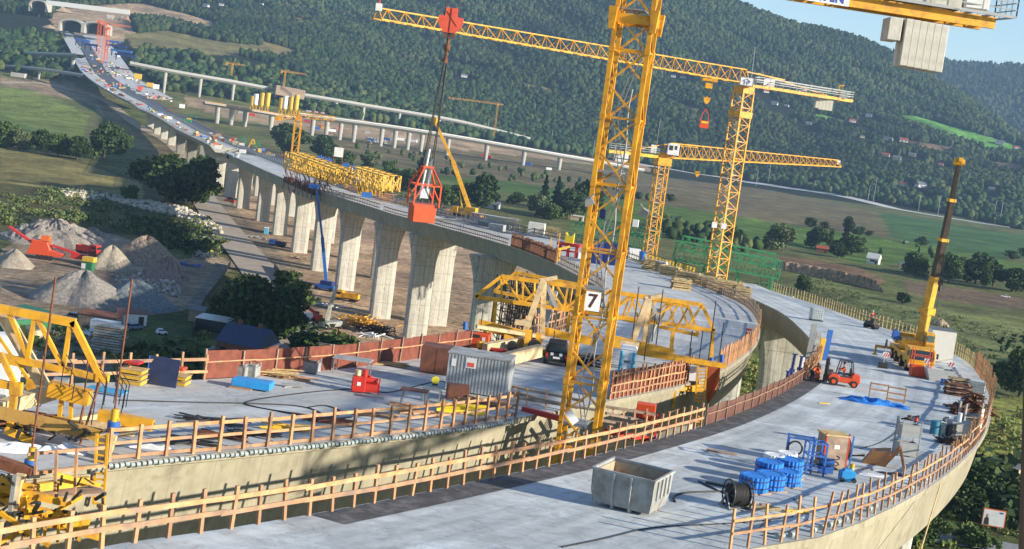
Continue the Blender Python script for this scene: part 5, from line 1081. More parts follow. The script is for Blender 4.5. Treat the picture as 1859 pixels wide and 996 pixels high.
# --- mobile crane with raised boom
MC=at(1661,672,R_(-94),'mobile_crane','yellow mobile crane on the right deck, black telescopic boom raised high','mobile crane')
# local +x = forward (towards the camera)
m=MB(); m.box((-3.2,0,.95),(10.2,2.3,.5)); m.box((-3.4,0,1.3),(9.,2.4,.3)); m.build('chassis',YEL2,MC)
m=MB(); m.prism([(2.1,.6),(2.25,1.25),(2.0,2.35),(-.1,2.4),(-.1,.7)],-1.25,1.25); cab=m.build('carrier_cab',YEL2,MC,bevel=.05)
m=MB(); m.add([(2.27,-1.1,1.35),(2.27,1.1,1.35),(2.07,1.1,2.25),(2.07,-1.1,2.25),(2.2,-1.1,1.35),(2.2,1.1,1.35),(2.0,1.1,2.25),(2.0,-1.1,2.25)],BOXF); m.build('windscreen',GLASS,cab)
m=MB(); m.box((2.3,0,.72),(.3,2.5,.35)); m.build('bumper',YEL2,cab)
text('CRANE',.4,mat('sign_red',(.5,.04,.02),.5),cab,(2.3,0,1.1),(R_(90),0,R_(90)),'front_lettering') if False else None
for s in (-1,1):
    m=MB(); m.box((2.475,s*.95,.78),(.03,.55,.3)); pn=m.build('warning_panel',WHITE,cab); m=MB()
    for k in range(3): m.bar((2.495,s*.95-.2+k*.2,.65),(2.495,s*.95-.1+k*.2,.9),.02,.09)
    m.build('red_stripe',RED,pn)
    m=MB(); m.box((2.3,s*1.38,1.9),(.1,.18,.5)); m.bar((2.2,s*1.2,2.1),(2.3,s*1.38,2.1),.04); m.build('mirror',DARK,cab)
for x in (1.2,-1.6,-4.4,-6.2):
    for s in (-1,1): m=MB(); m.wheel((x,s*1.05,.55),.55,.42); wv=m.build('wheel',TYRE,MC); m=MB(); m.wheel((x,s*1.2,.55),.25,.16); m.build('hub',YEL2,wv)
for x in (-7.4,):
    for s in (-1,1): m=MB(); m.box((x,s*1.9,.9),(.3,1.6,.25)); m.box((x,s*2.65,.5),(.18,.18,.9)); m.box((x,s*2.65,.06),(.5,.5,.08)); m.build('outrigger',YEL2,MC)
m=MB(); m.tube((-4.2,0,1.5),(-4.2,0,1.8),1.0,16); m.box((-4.4,0,2.2),(3.6,2.1,.8)); m.box((-5.8,0,2.3),(1.2,2.5,1.1)); m.build('superstructure',YEL2,MC,bevel=.04)
m=MB(); m.prism([(-3.4,1.8),(-1.9,1.8),(-1.75,2.5),(-2.1,3.5),(-3.4,3.55)],1.0,1.9); uc=m.build('operator_cab',YEL2,MC,bevel=.05); m=MB(); m.box((-1.86,1.45,2.85),(.1,.7,.95)); m.box((-2.7,1.92,2.8),(1.1,.04,.9)); m.box((-2.7,.98,2.8),(1.1,.04,.9)); m.build('cab_glass',mat('cab_glass',(.12,.18,.17),.1),uc)
def wl(px,py,y,root):
    p=pd(px,py,y); return root.matrix_basis.inverted()@p if False else (Matrix.Rotation(-root.rotation_euler.z,3,'Z')@(p-root.location))
ym=pk(1661,672).y; b0=wl(1668,628,ym+4.5,MC); b1=wl(1697,502,ym+4,MC); b2=wl(1721,395,ym+3.5,MC); b3=wl(1742,291,ym+3,MC)
m=MB(); m.bar(b0,b1,.68,.8); bm_=m.build('boom_base',YEL2,MC); BBK=mat('boom_dark',(.022,.015,.012),.4,dirt=(.10,.04,.015),dsc=2,damt=.5)
for a,b,t in ((b1,b1.lerp(b2,.62),.58),(b1.lerp(b2,.62),b2.lerp(b3,.3),.48),(b2.lerp(b3,.3),b3,.38)):
    m=MB(); m.bar(a,b,t,t*1.1); m.build('boom_section',BBK,MC); m=MB(); d_=(b-a).normalized(); m.bar(b-d_*.1,b+d_*.2,t*1.5,t*1.35); m.build('boom_collar',YEL2,MC)
m=MB(); d_=(b1-b0).normalized(); m.bar(b0.lerp(b1,.47),b0.lerp(b1,.56),1.1,1.3); m.build('boom_bracket',YEL2,MC); m=MB(); m.tube(b0+Vector((1.0,0,-.5)),b0.lerp(b1,.5)+Vector((.5,0,0)),.2,10); m.build('lift_cylinder',YEL2,MC)
m=MB(); m.bar(b3,b3+Vector((.6,0,.1)),.4,.4); m.tube(b3+Vector((0,.5,-.2)),b3+Vector((0,-.5,-.2)),.35,10); m.build('boom_head',YEL2,MC)
h1=wl(1708,510,ym+2,MC); m=MB(); m.tube(wl(1730,395,ym+2.5,MC)*0+b3+Vector((.6,0,-.2)),h1+Vector((0,0,.6)),.03,5); m.tube(h1,wl(1697,580,ym+2,MC),.03,5); m.build('hoist_rope',DARK,MC); m=MB(); m.box(h1,(.3,.5,.8),taper=.7); m.tube(h1-Vector((0,0,.4)),h1-Vector((0,0,1.)),.18,8); m.build('hook_block',DARK,MC)
m=MB(); m.tube((-4.7,-1.5,2.9),(-4.0,-1.5,2.9),.3,10); m.box((-4.2,-1.5,2.5),(1.2,.6,.5)); m.build('winch',BLUE,MC)
# white cabin beside the crane
r=at(1705,657,R_(-4),'site_container','white site container behind the mobile crane, right of its cab','container'); m=MB(); m.box((0,1.2,1.7),(2.5,3.2,3.3)); m.build('container_body',WSHEET if False else mat('cream_white',(.70,.68,.60),.5,var=.05),r); m=MB()
for k in range(12): m.box((-1.15+k*.21,1.2,3.38),(.07,3.2,.06))
m.build('roof_rib',GREY,r); m=MB(); m.box((-1.0,-.42,1.2),(.35,.06,2.)); m.build('door',DARK,r)
# striped marker post & other items near the crane
r=at(1602,668,0,'marker_post','thin post with red and white striped plates and black top, left of the mobile crane','marker post'); m=MB(); m.tube((0,0,0),(0,0,2.5),.06,8); m.build('pole',GREY2,r); m=MB(); m.box((0,0,.05),(.9,.4,.1)); m.box((0,0,.35),(.8,.35,.4)); m.build('foot',BLACK,r); m=MB(); m.box((.1,-.08,1.3),(.55,.03,.5)); pn=m.build('striped_plate',WHITE,r); m=MB()
for k in range(3): m.bar((-.1+k*.2,-.1,1.1),(.05+k*.2,-.1,1.5),.02,.1)
m.build('stripe',RED,pn); m=MB(); m.box((0,0,2.4),(.25,.2,.8),taper=.5); m.build('lamp',BLACK,r)
r=at(1668,684,R_(-3),'orange_cage','orange steel work cage in front of the mobile crane','cage'); m=MB(); sheetbox(m,(.85,.55),(.85,.55),.1,1.05,.05); m.box((0,0,.1),(1.7,1.1,.06)); m.build('cage_body',ORED,r)
for s in (-1,1):
    for t in (-1,1): m=MB(); m.box((s*.82,t*.52,1.4),(.08,.08,2.6)); m.build('post',ORED,r)
m=MB(); m.bar((-.82,-.52,2.0),(.82,-.52,2.0),.06); m.bar((-.82,.52,2.0),(.82,.52,2.0),.06); m.build('rail',ORED,r); m=MB(); m.box((.6,-.58,.8),(.4,.02,.3)); m.build('yellow_plate',YELT,r)
r=at(1702,691,R_(-3),'steel_trough','pale grey tapered steel trough right of the orange cage','trough'); m=MB(); sheetbox(m,(.9,.6),(1.35,.85),.05,1.15,.05); m.box((0,0,.06),(1.8,1.2,.06)); m.build('trough_body',mat('bright_grey',(.5,.5,.48),.6,dirt=(.3,.3,.3),dsc=2),r)
for k in range(2):
    m=MB(); m.box((-1.1+k*2.2,.5,1.6),(.5,.05,.45)); pn=m.build('striped_plate',WHITE,r); m=MB()
    for j in range(2): m.bar((-1.25+k*2.2+j*.25,.46,1.42),(-1.1+k*2.2+j*.25,.46,1.8),.02,.1)
    m.build('stripe',RED,pn)
# --- piles along the outer bend
def pallet_pile(px,py,rz,label,layers,m_=WOODG,w=2.2,d=1.3,t=.16,tilt=.15,cat='timber stack',name='timber_stack',group='stacks along the outer bend'):
    o=at(px,py,rz,name,label,cat,group); z=.02
    for k in range(layers):
        m=MB()
        n=5
        for j in range(n): m.box((random.uniform(-.06,.06),-d/2+d*j/(n-1),z+t/2),(w*random.uniform(.85,1.1),d/(n+1),t*.8),random.uniform(-.05,.05))
        m.build('board_layer',m_ if k%2 or m_ is not WOODG else RUST,o); z+=t
        if k%2==0:
            m=MB()
            for x in (-w*.38,w*.38): m.box((x,0,z+.04),(.1,d,.08))
            m.build('bearer',WOODY,o); z+=.085
    return o
pallet_pile(1737,717,R_(-8),'stack of dark boards and pallets left of the large cube tank',5)
pallet_pile(1742,703,R_(-3),'pallet stack behind the dark boards near the large cube tank',4,WOODY,1.9,1.1)
def rebar(px,py,rz,label,n=60,L=2.2,h=.9,m_=RUSTY,name='rebar_heap'):
    o=at(px,py,rz,name,label,'scrap heap'); m=MB()
    for i in range(n):
        x,y=random.gauss(0,L*.22),random.gauss(0,L*.16); z=random.uniform(.03,h)*max(.15,1-(abs(x)/L+abs(y)/L)*1.4); a=random.uniform(0,6.28); l=random.uniform(.3,.8)*L*.4; dz=random.uniform(-.15,.3)
        m.bar((x-l*math.cos(a),y-l*math.sin(a),max(.04,z-dz)),(x+l*math.cos(a),y+l*math.sin(a),max(.04,z+dz)),random.uniform(.05,.14))
    m.build('bent_steel',m_,o); m=MB(); m.box((0,0,h*.22),(L*.8,L*.5,h*.44),taper=.6); m.build('heap_core',RUST,o); return o
rebar(1764,748,0,'heap of rusty coiled rebar at the outer railing',110,2.8,1.7); rebar(1742,752,0,'low dark scrap beside the rusty rebar heap',50,1.5,.8,RUST)
r=at(1763,778,R_(10),'steel_trestle','grey steel trestle frame just below the rusty rebar heap','trestle'); frame(r,1.7,.9,1.8,GREY2,.12,(.1,.5)); m=MB(); m.box((0,0,.95),(1.7,1.,.12)); m.box((0,.1,.6),(1.5,.8,.5)); m.build('shelf_load',DARK,r)
r=at(1714,790,R_(0),'gas_bottle_rack','teal barrels and cans standing at the outer bend','barrels')
for i,(x,y,c_) in enumerate(((-.7,0,'t'),(-.1,.2,'g'),(.4,-.1,'d'),(.9,.2,'w'))):
    m=MB(); m.tube((x,y,0),(x,y,[.9,.7,.8,1.6][i]),.3 if i<3 else .16,12); m.build('barrel',[mat('teal_paint',(.02,.16,.25),.5),GALV,DARK,WHITE][i],r)
r=at(1742,792,R_(5),'grey_tool_box','grey steel tool box on the outer bend, beside the teal barrels','tool box'); m=MB(); m.box((0,0,.5),(1.6,.9,.8)); m.build('box_body',GREY2,r,bevel=.03); m=MB(); m.box((0,0,.95),(1.65,.95,.1)); m.build('lid',GALV,r)
rebar(1728,806,0,'tangle of dark scrap in front of the grey tool box',60,1.8,.7,DARK); rebar(1718,775,0,'small tangle of tubes behind the teal barrels',30,1.4,.8,GALV,'tube_heap')
r=at(1774,797,R_(60),'notice_board','white notice board fixed on the outer railing','notice board',off=.35); m=MB(); m.box((0,0,.9),(1.3,.05,1.5)); pn=m.build('board',WHITE,r); m=MB()
for k in range(4): m.box((0,-.04,1.4-k*.25),(.9-.15*(k%2),.02,.07))
m.build('printed_line',ORED,pn)
pallet_pile(1722,700,R_(0),'small blue-sheeted stack behind the steel trough',2,TARP,1.3,1.,.2)
# spiral conduits along the outer edge foot
L=resample(along(AO2,(1440,990),(1700,872),-.45),step=.9); cm=None
for i,p in enumerate(L):
    if random.random()<.75: t=L[min(i+1,len(L)-1)]-L[max(i-1,0)]; t.normalize(); c_=Vector((p.x,p.y,zd(p.y)+.12)); m=MB(); m.tube(-t*.2,t*.2,.12,8); ob=m.build('conduit_piece',COIL); ob.location=c_; tag(ob,'short loose pale conduit piece at the foot of the outer railing at lower right','conduit','loose conduit pieces')
# ================================================================ THINGS ON THE LEFT DECK
def B(m,a,b,w,h=None): return m.bar(pd(*a),pd(*b),w,h)
def box_at(px,py,rz,dims,mat_,name,label,cat,group=None,part='body',bevel=.02):
    o=at(px,py,rz,name,label,cat,group); m=MB(); m.box((0,0,dims[2]/2),dims); m.build(part,mat_,o,bevel=bevel); return o
r=at(862,716,R_(-7),'corrugated_container','grey corrugated steel container with a small poster on the left deck','container'); GAL2=mat('pale_zinc',(.46,.48,.48),.5,.2,dirt=(.3,.27,.22),dsc=1.5,damt=.4); m=MB(); m.box((0,1.1,1.15),(3.7,2.2,2.2)); m.build('container_body',GAL2,r); m=MB()
for k in range(19): m.box((-1.78+k*.2,-.03,1.15),(.1,.07,2.15))
for k in range(11): m.box((1.88,.1+k*.2,1.15),(.07,.1,2.15))
m.build('corrugation',GAL2,r); m=MB(); m.box((0,1.1,2.3),(3.85,2.35,.08)); m.build('roof',GREY2,r); m=MB(); m.box((-.45,-.09,1.85),(.62,.02,.62)); pn=m.build('poster',WHITE,r); m=MB(); m.box((-.45,-.11,1.75),(.4,.015,.25)); m.build('poster_print',HOOKR,pn); m=MB(); m.box((-1.5,-.09,1.75),(.25,.02,.45)); m.build('notice',WHITE,r)
r=at(788,679,R_(-4),'brown_steel_box','rust-brown two-door steel box left of the corrugated container','container'); m=MB(); m.box((0,.8,.9),(1.95,1.7,1.75)); m.build('box_body',BROWNC,r,bevel=.02)
for s in (-1,1): m=MB(); m.box((s*.48,-.07,.9),(.92,.05,1.6)); m.build('door',BROWNC,r)
box_at(829,724,R_(5),(1.3,.8,.85),BROWNC,'brown_chest','low brown chest at the foot of the corrugated container','chest'); 
r=at(861,636,R_(-8),'generator','orange-red generator housing with black louvres behind the containers','generator'); m=MB(); m.box((0,.5,.75),(2.0,1.1,1.15)); m.build('housing',ORED,r,bevel=.04); m=MB(); m.box((-.3,-.065,1.12),(1.2,.03,.22)); m.build('louvre',DARK,r); m=MB(); m.box((.6,-.065,.9),(.25,.02,.4)); m.build('label_plate',WHITE,r)
for x in (.5,.8): m=MB(); m.wheel((x,0,.25),.25,.2); m.build('wheel',TYRE,r)
m=MB(); m.box((-.9,.5,.1),(.1,1.,.2)); m.build('skid',ORED,r)
r=at(659,713,R_(8),'hydraulic_pump','bright red hydraulic pump unit with tank and white canister on the left deck','pump'); m=MB(); m.box((-.3,0,.5),(.75,.7,.85)); m.build('tank',RED,r,bevel=.03); m=MB(); m.box((.45,0,.35),(.8,.6,.45)); m.tube((.1,0,.75),(.75,0,.75),.16,10); m.tube((.3,.1,.4),(.3,.1,1.0),.14,8); m.build('motor',RED,r); m=MB(); m.tube((0,.15,.9),(0,.15,1.3),.17,10); m.build('filter',RED,r); m=MB(); m.tube((-.4,.1,.95),(-.4,.1,1.25),.17,10); m.build('canister',CREAM,r); m=MB()
for s in (-.3,.3): m.bar((.85,s,.05),(.85,s,.9),.05)
m.bar((.85,-.3,.9),(.85,.3,.9),.05); m.build('handle_frame',RED,r); m=MB(); m.box((-.3,-.36,.55),(.2,.02,.2)); m.build('plate',WHITE,r)
def table(px,py,rz,w,d,h,label,m_top=WOODG):
    o=at(px,py,rz,'work_table',label,'table','site work tables')
    for sx in (-1,1):
        for sy in (-1,1): m=MB(); m.box((sx*(w/2-.1),sy*(d/2-.1),h/2),(.06,.06,h)); m.build('leg',GALV,o)
    m=MB(); m.box((0,0,h+.04),(w,d,.07)); m.build('tabletop',m_top,o); return o
table(638,680,R_(-5),2.3,1.2,.95,'grey work table with pale top left of the brown steel box',GREY2)
t=table(750,735,R_(-5),1.5,.8,.8,'low rusty-topped work table in front of the grey container',BROWNC); table(783,731,R_(-5),1.1,.8,.8,'work table with a yellow tool, against the brown chest',GREY2)
r=at(786,727,0,'yellow_saw','yellow disc-shaped hand tool standing on the right-hand work table','tool',off=.88); m=MB(); m.tube((0,-.05,.3),(0,.05,.3),.22,14); m.build('guard',YVIS,r); m=MB(); m.box((0,0,.05),(.3,.2,.1)); m.build('base',DARK,r)
r=at(292,700,R_(-10),'dark_blue_panel','large dark blue formwork panel leaning against the timber railing','panel'); m=MB(); m.add([(-.75,-.1,.02),(.85,-.1,.02),(.6,.75,1.3),(-1.05,.75,1.3),(-.75,-.04,.02),(.85,-.04,.02),(.6,.81,1.3),(-1.05,.81,1.3)],BOXF); m.build('panel_sheet',BLUEG,r); m=MB(); m.bar((-.78,-.12,.02),(-1.08,.73,1.3),.05); m.build('blue_edge',BLUE,r)
def beamstack(px,py,rz,label,n=3,w=1.3,m_=YELT,top=None):
    o=at(px,py,rz,'beam_stack',label,'beam stack'); 
    for k in range(n): 
        m=MB(); m.box((0,0,.12+k*.28),(w,.9,.17)); m.build('beam_layer',m_,o); m=MB(); m.box((0,0,.22+k*.28),(w*1.1,.95,.03)); m.build('spacer_board',WOODY,o)
    if top: m=MB(); m.box((0,0,.3+n*.27),(w*.6,.7,.12)); m.build('top_bundle',top,o)
    return o
beamstack(240,696,R_(-6),'stack of yellow timber beams with red tops, left of the dark blue panel',3,1.2,YELT,RED)
beamstack(322,697,R_(-6),'lower stack of yellow beams between dark blue panel and railing',2,1.1,YELT,ORED)
for (px,py,l,w_) in ((428,683,'grey mesh crate full of fittings right of the beam stacks, larger one',1.25),(452,684,'smaller grey crate beside the larger mesh crate',.9),(560,676,'grey crate of loose wood near the brown barrier',1.15)):
    r=at(px,py,R_(-8),'mesh_crate',l,'crate','grey mesh crates'); stillage(r,0,w_,.9,.75,GREY2); m=MB(); m.box((0,0,.45),(w_*.85,.75,.6)); m.build('contents',GREY2 if px!=560 else WOODG,r)
r=at(458,706,R_(-4),'blue_wrapped_stack','low stack of boards wrapped in blue foil on the left deck','stack'); m=MB(); m.box((0,0,.3),(2.1,1.0,.42)); m.build('wrapped_load',mat('sky_blue_foil',(.03,.27,.62),.4,var=.15),r,bevel=.04); m=MB(); m.box((-.5,-.55,.05),(1.2,.3,.1)); m.build('bearer',WOOD,r)
r=at(530,675,R_(-6),'blue_sheet','dark blue sheet leaning on the timber offcuts','panel'); m=MB(); m.add([(-.2,-.1,.02),(.6,-.1,.02),(.1,.35,.75),(-.7,.35,.75),(-.2,-.06,.02),(.6,-.06,.02),(.1,.39,.75),(-.7,.39,.75)],BOXF); m.build('sheet',BLUE,r)
r=at(190,714,R_(-6),'blue_sheet_stack','flat stack of bluish formwork sheets beside the yellow frame at left','stack')
for k in range(3): m=MB(); m.box((.05*k,0,.05+k*.07),(1.9,.9,.05)); m.build('sheet',[BLUE,GREY2,mat('cyan_edge',(.05,.3,.5),.5)][k],r)
def sticks(px,py,rz,label,n,L,W_,mat_,h=.25,name='timber_pile',cat='timber'):
    o=at(px,py,rz,name,label,cat)
    m=MB()
    for i in range(n):
        x,y=random.uniform(-W_,W_)*.3,random.uniform(-W_,W_)*.5; a=random.gauss(0,.35); l=L*random.uniform(.35,.6); z=random.uniform(.03,h)
        m.bar((x-l*math.cos(a),y-l*math.sin(a),z),(x+l*math.cos(a),y+l*math.sin(a),z+random.uniform(-.02,.06)),random.uniform(.06,.13),.05)
    m.build('boards',mat_,o); return o
for a in ((495,682,0,'jumble of pale boards and wood offcuts behind the blue wrapped stack',26,2.4,1.2,WOODY,.35),(530,688,0,'orange boards lying right of the pale offcuts',12,2.2,.7,WOOD,.12),(590,655,0,'splintered boards standing by the brown barrier',14,1.2,.6,WOODG,1.1),(705,662,0,'row of flat boards in front of the brown barrier',16,2.6,.9,WOODY,.15),(800,640,R_(40),'rough planks leaning behind the brown steel box',12,1.8,.6,WOODY,.9),
          (385,766,R_(4),'bundle of dark steel tubes lying on the left deck',10,3.0,.4,DARK,.2),(530,703,R_(10),'short pale tubes lying right of the blue stack',8,1.1,.3,GREY2,.15),(730,737,0,'loose orange offcuts left of the rusty table',7,1.2,.4,WOOD,.1),(880,735,R_(12),'loose boards scattered at the deck edge right of the grey container',22,2.6,1.,WOOD,.3)): sticks(*a)
# debris strip behind the near railing of the left deck
for i,(px,py) in enumerate(((345,805),(400,795),(460,790),(520,780),(600,768),(680,756),(760,752))):
    sticks(px,py,R_(10),['dark boards and tubes lying behind the coil-lined railing, leftmost','dark scrap behind the railing, second from the left','rusty bars behind the railing by the thin wall crack','yellow-tipped scrap behind the middle of the railing','planks and bars right of the middle railing','orange boards behind the railing, left of the yellow beams','small planks next to the yellow beams'][i],12,2.2,.6,[DARK,RUST,DARK,YELT,RUST,WOOD,WOOD][i],.2,'scrap_pile','scrap')
r=at(835,752,R_(12),'yellow_beams','yellow formwork beams with dark slots lying behind the railing','beams')
for k in range(3): m=MB(); m.box((.1*k,.25*k,.15+.12*k),(2.6,.16,.2)); m.build('beam',mat('lemon_paint',(.75,.55,.02),.5),r)
cloth('white_plastic_sheet',268,812,0,1.6,.9,.25,WSHEET,'crumpled white plastic on the left deck behind the coil-lined railing','sheet',16,6)
for hs,l in (([(215,727),(350,731),(470,733),(560,738),(600,760),(470,742),(430,730),(560,712),(640,706)],'long black hose snaking over the left deck to the red pump'),([(480,742),(540,755),(600,760),(625,748),(590,735),(560,740)],'looped black cable in the middle of the left deck'),([(675,706),(700,716),(760,700),(800,690),(820,700)],'thin cable from the red pump towards the grey container')):
    hose(hs,.035,l)
# toilet
r=at(1135,684,R_(-6),'portable_toilet','white and pale blue portable toilet behind the grid railing','toilet'); m=MB(); m.box((0,0,1.1),(1.15,1.1,2.1)); m.build('cabin',WHITE,r,bevel=.06); m=MB(); m.box((0,0,2.2),(1.25,1.2,.2),taper=.8); m.build('roof',WSHEET,r)
for s in (-1,1): m=MB(); m.tube((s*.45,-.58,.1),(s*.45,-.58,1.95),.14,8); m.build('corner_panel',mat('pale_cyan',(.10,.40,.55),.5),r)
m=MB(); m.box((0,-.57,1.05),(.7,.05,1.8)); dr=m.build('door',WHITE,r); text('WC',.28,DARK,r,(0,-.61,1.2),(R_(90),0,0),bold=.01)
# black vehicle
r=at(1008,664,R_(-2),'off_road_car','black off-road car seen from behind, parked on the left deck','car'); m=MB(); m.prism([(-.85,.35),(.85,.35),(.9,.95),(-.9,.95)],0,3.6); m.build('body',DARK,r,bevel=.06); m=MB(); m.prism([(-.82,.95),(.82,.95),(.65,1.65),(-.65,1.65)],.1,2.4); m.build('cabin',BLACK,r,bevel=.06); m=MB(); m.add([(-.7,.06,1.02),(.7,.06,1.02),(.58,.09,1.52),(-.58,.09,1.52),(-.7,.12,1.02),(.7,.12,1.02),(.58,.15,1.52),(-.58,.15,1.52)],BOXF); m.build('rear_window',GLASS,r)
for s in (-1,1):
    m=MB(); m.box((s*.72,-.03,.75),(.16,.06,.28)); m.build('tail_light',RED,r)
    for y in (.6,2.9): m=MB(); m.wheel((s*.8,y,.35),.35,.22,'x'); m.build('wheel',TYRE,r)
m=MB(); m.box((0,-.03,.6),(.5,.03,.14)); m.build('number_plate',WHITE,r)
for x in (-.35,.3): m=MB(); m.box((x,-.03,.85),(.22,.03,.2)); m.build('sticker',WSHEET,r)
sticks(1060,664,0,'tangle of dark tools and hoses behind the numbered mast',40,2.4,1.2,DARK,.9,'tool_pile','tools'); box_at(1050,655,0,(.9,.6,.6),BLUE,'blue_box','small blue box among the dark tools behind the mast','box'); box_at(1028,657,0,(.7,.5,.7),ORED,'red_box','small red box right of the black car','box')
# orange chair-like stand on the bow
r=at(1357,617,R_(-10),'orange_stand','orange ladder-like stand by the railing of the bow','stand'); m=MB()
for s in (-1,1): m.box((s*.25,0,.6),(.08,.08,1.3))
for z in (.3,.7,1.1): m.box((0,0,z),(.5,.06,.2))
m.bar((0,.1,1.0),(0,.7,0),.06); m.build('frame',ORED,r)
# ---------------------------------------------------------------- formwork traveller frames on the left deck
D1=112.
TR=pk(1080,640); FT=empty('formwork_traveller',tuple(TR),0,'pair of yellow truss frames with cream struts spanning the left deck behind mast 7','formwork traveller')
def WB(): return W(TR)
def truss(a0,a1,t0,t1,n,ch,br,mat_,root,dep,name='truss'):
    m=WB(); A=pd(*a0,dep[0]);Bq=pd(*a1,dep[1]);C_=pd(*t0,dep[0]);D_=pd(*t1,dep[1])
    m.bar(A,Bq,ch,ch*1.2);m.bar(C_,D_,ch,ch*1.2);m.bar(A,C_,ch);m.bar(Bq,D_,ch)
    bl_=lambda t:A.lerp(Bq,t); tl_=lambda t:C_.lerp(D_,t)
    for i in range(n+1):
        t=i/n; u=.11+.78*t; m.bar(tl_(t),bl_(u),br)
        if i<n: m.bar(bl_(u),tl_((i+1)/n),br) if i%2 else m.bar(tl_(t),bl_(.11+.78*(i+1)/n),br)
    return m.build(name,mat_,root)
truss((863,538),(1297,600),(910,501),(1274,553),9,.26,.16,YEL2,FT,(D1,D1))
truss((897,528),(1268,608),(936,494),(1250,556),9,.22,.15,YEL2,FT,(D1+6,D1+4))
for (t,b1_,b2_) in (((986,509),(954,600),(984,606)),((1176,542),(1144,632),(1168,638))):
    m=WB(); m.bar(pd(*t,D1-2),pd(*b1_,D1-2),.7,.45); m.bar(pd(t[0]+2,t[1]+2,D1-1.5),pd(*b2_,D1-1.5),.75,.4); m.bar(pd(t[0]-8,t[1],D1-1.5),pd(t[0]+26,t[1]-6,D1-1.5),.25,.3); m.build('cream_strut',CREAM,FT)
    m=WB(); m.bar(pd(t[0]+6,t[1]+6,D1),pd(t[0]+24,t[1]+48,D1),.4,.3); m.bar(pd(t[0]+22,t[1]+20,D1+4),pd(b2_[0],b2_[1],D1+2),.45,.3); m.build('rear_strut',GREY2,FT)
m=WB(); B(m,(868,588,D1-3),(985,618,D1-3),.45,.75); B(m,(985,600,D1-1),(1084,622,D1-1),.4,.6); m.each('cross_beam',YEL2,FT)
m=WB(); B(m,(1110,618,D1-4),(1222,644,D1-4),.5,.85); B(m,(1150,636,D1-5),(1300,662,D1-6),.35,.5); m.each('cross_beam',YEL2,FT)
m=WB(); B(m,(865,592,D1-5),(990,612,D1-3),.5,.25); B(m,(1125,622,D1-6),(1160,626,D1-6),.5,.4); B(m,(935,584,D1-4),(965,588,D1-4),.5,.35); m.each('cream_beam',CREAM,FT)
m=WB()
for px,p0,p1 in ((900,548,590),(1033,572,606),(1222,600,640),(1294,600,664),(1082,594,620)): B(m,(px,p0,D1),(px-4,p1,D1),.28,.28)
m.each('hanger_post',YEL2,FT)
m=WB()
for px,p0,p1,dd in ((1160,520,650,108),(1204,525,640,110),(1175,610,655,106),(1300,545,668,106),(1276,600,655,106),(1314,585,660,108),(1012,560,610,112),(1007,600,650,108),(1255,632,655,106),(877,560,600,108),(970,575,635,108),(1190,570,620,110),(1250,655,600,109)): m.tube(pd(px,p0,dd),pd(px-(p1-p0)*.13,p1,dd),.045,5)
m.each('tension_rod',DARK,FT)
for px,py in ((900,596),(1086,592)): pass
for px,py,dd in ((1292,655,106),(1311,650,107),(845,590,106),(1108,640,106)): m=WB(); m.tube(pd(px,py-6,dd),pd(px-1,py+8,dd),.16,8); m.build('jack',BLUE,FT)
# carriage assembly left (red trestle, cream girder, wheels)
LC=pk(930,648); lc=empty('traveller_carriage',tuple(LC),0,'cluttered yellow and cream carriage girder between generator and black car','carriage'); 
m=W(LC); B(m,(880,632,104),(958,618,108),.5,.7); B(m,(905,655,100),(980,636,104),.5,.9); m.build('cream_girder',CREAM,lc); m=W(LC); B(m,(868,625,106),(990,640,108),.5,.5); B(m,(915,610,107),(985,630,107),.3,.3); B(m,(960,600,107),(955,640,106),.5,.4); B(m,(978,605,107),(976,632,107),.4,.4); m.each('yellow_beam',YEL2,lc); m=W(LC); B(m,(892,634,103),(891,654,103),.3,.3); B(m,(918,636,103),(917,656,103),.3,.3); B(m,(890,634,103),(920,638,103),.3,.3); m.build('red_trestle',RED,lc)
m=W(LC); q=pd(970,628,105); m.tube(q-Vector((0,.2,0)),q+Vector((0,.2,0)),.5,14); q=pd(930,628,105); m.tube(q-Vector((0,.2,0)),q+Vector((0,.2,0)),.4,12); m.each('drive_wheel',DARK,lc)
for i,(px,py) in enumerate(((878,592),(912,592),(930,596))): person(pk(px,py+32),R_(60+i*90),'stand' if i!=1 else 'reach',[NAVY,ORANGE,WOODG][i],NAVY,['worker in dark blue with yellow helmet on the traveller platform, leftmost','worker in orange reaching up beside the dark scaffold','worker in brown on the traveller platform, right of the orange one'][i],helmet=YVIS if i!=1 else None)
# end of the left deck: red shutter with yellow ladder cage
ES=pk(1285,668); es=empty('end_shutter',tuple(ES),0,'rust-red curved end shutter with a yellow ladder at the end of the grid railing','shutter')
m=W(ES); q=[(1283,664,104),(1308,664,104),(1306,690,104),(1298,715,105),(1284,735,105)]; P_=[pd(*a) for a in q]; m.add([*P_,*[p+Vector((.2,2.2,0)) for p in P_]],[(0,1,2,3,4),(9,8,7,6,5)]+[(i,(i+1)%5,(i+1)%5+5,i+5) for i in range(5)]); m.build('shutter_plate',mat('rust_red',(.38,.09,.035),.7,var=.2),es)
m=W(ES); B(m,(1258,664,104),(1256,690,104),.5,.5); m.build('white_post',WSHEET,es); m=W(ES); 
for px in (1268,1284): B(m,(px,656,103),(px-6,728,103),.12,.12)
for k in range(12): B(m,(1268-k*.5,662+k*6,103),(1284-k*.5,662+k*6,103),.09,.09)
B(m,(1225,650,103),(1318,664,103),.3,.35); m.build('ladder_cage',YEL2,es); m=W(ES); B(m,(1150,700,102),(1275,706,104),.5,.35); B(m,(1205,712,102),(1270,700,104),.2,.2); B(m,(1160,712,101),(1150,760,100),.3,.3); B(m,(1225,706,102),(1222,740,102),.2,.2); m.each('underhung_beam',YEL2,es)
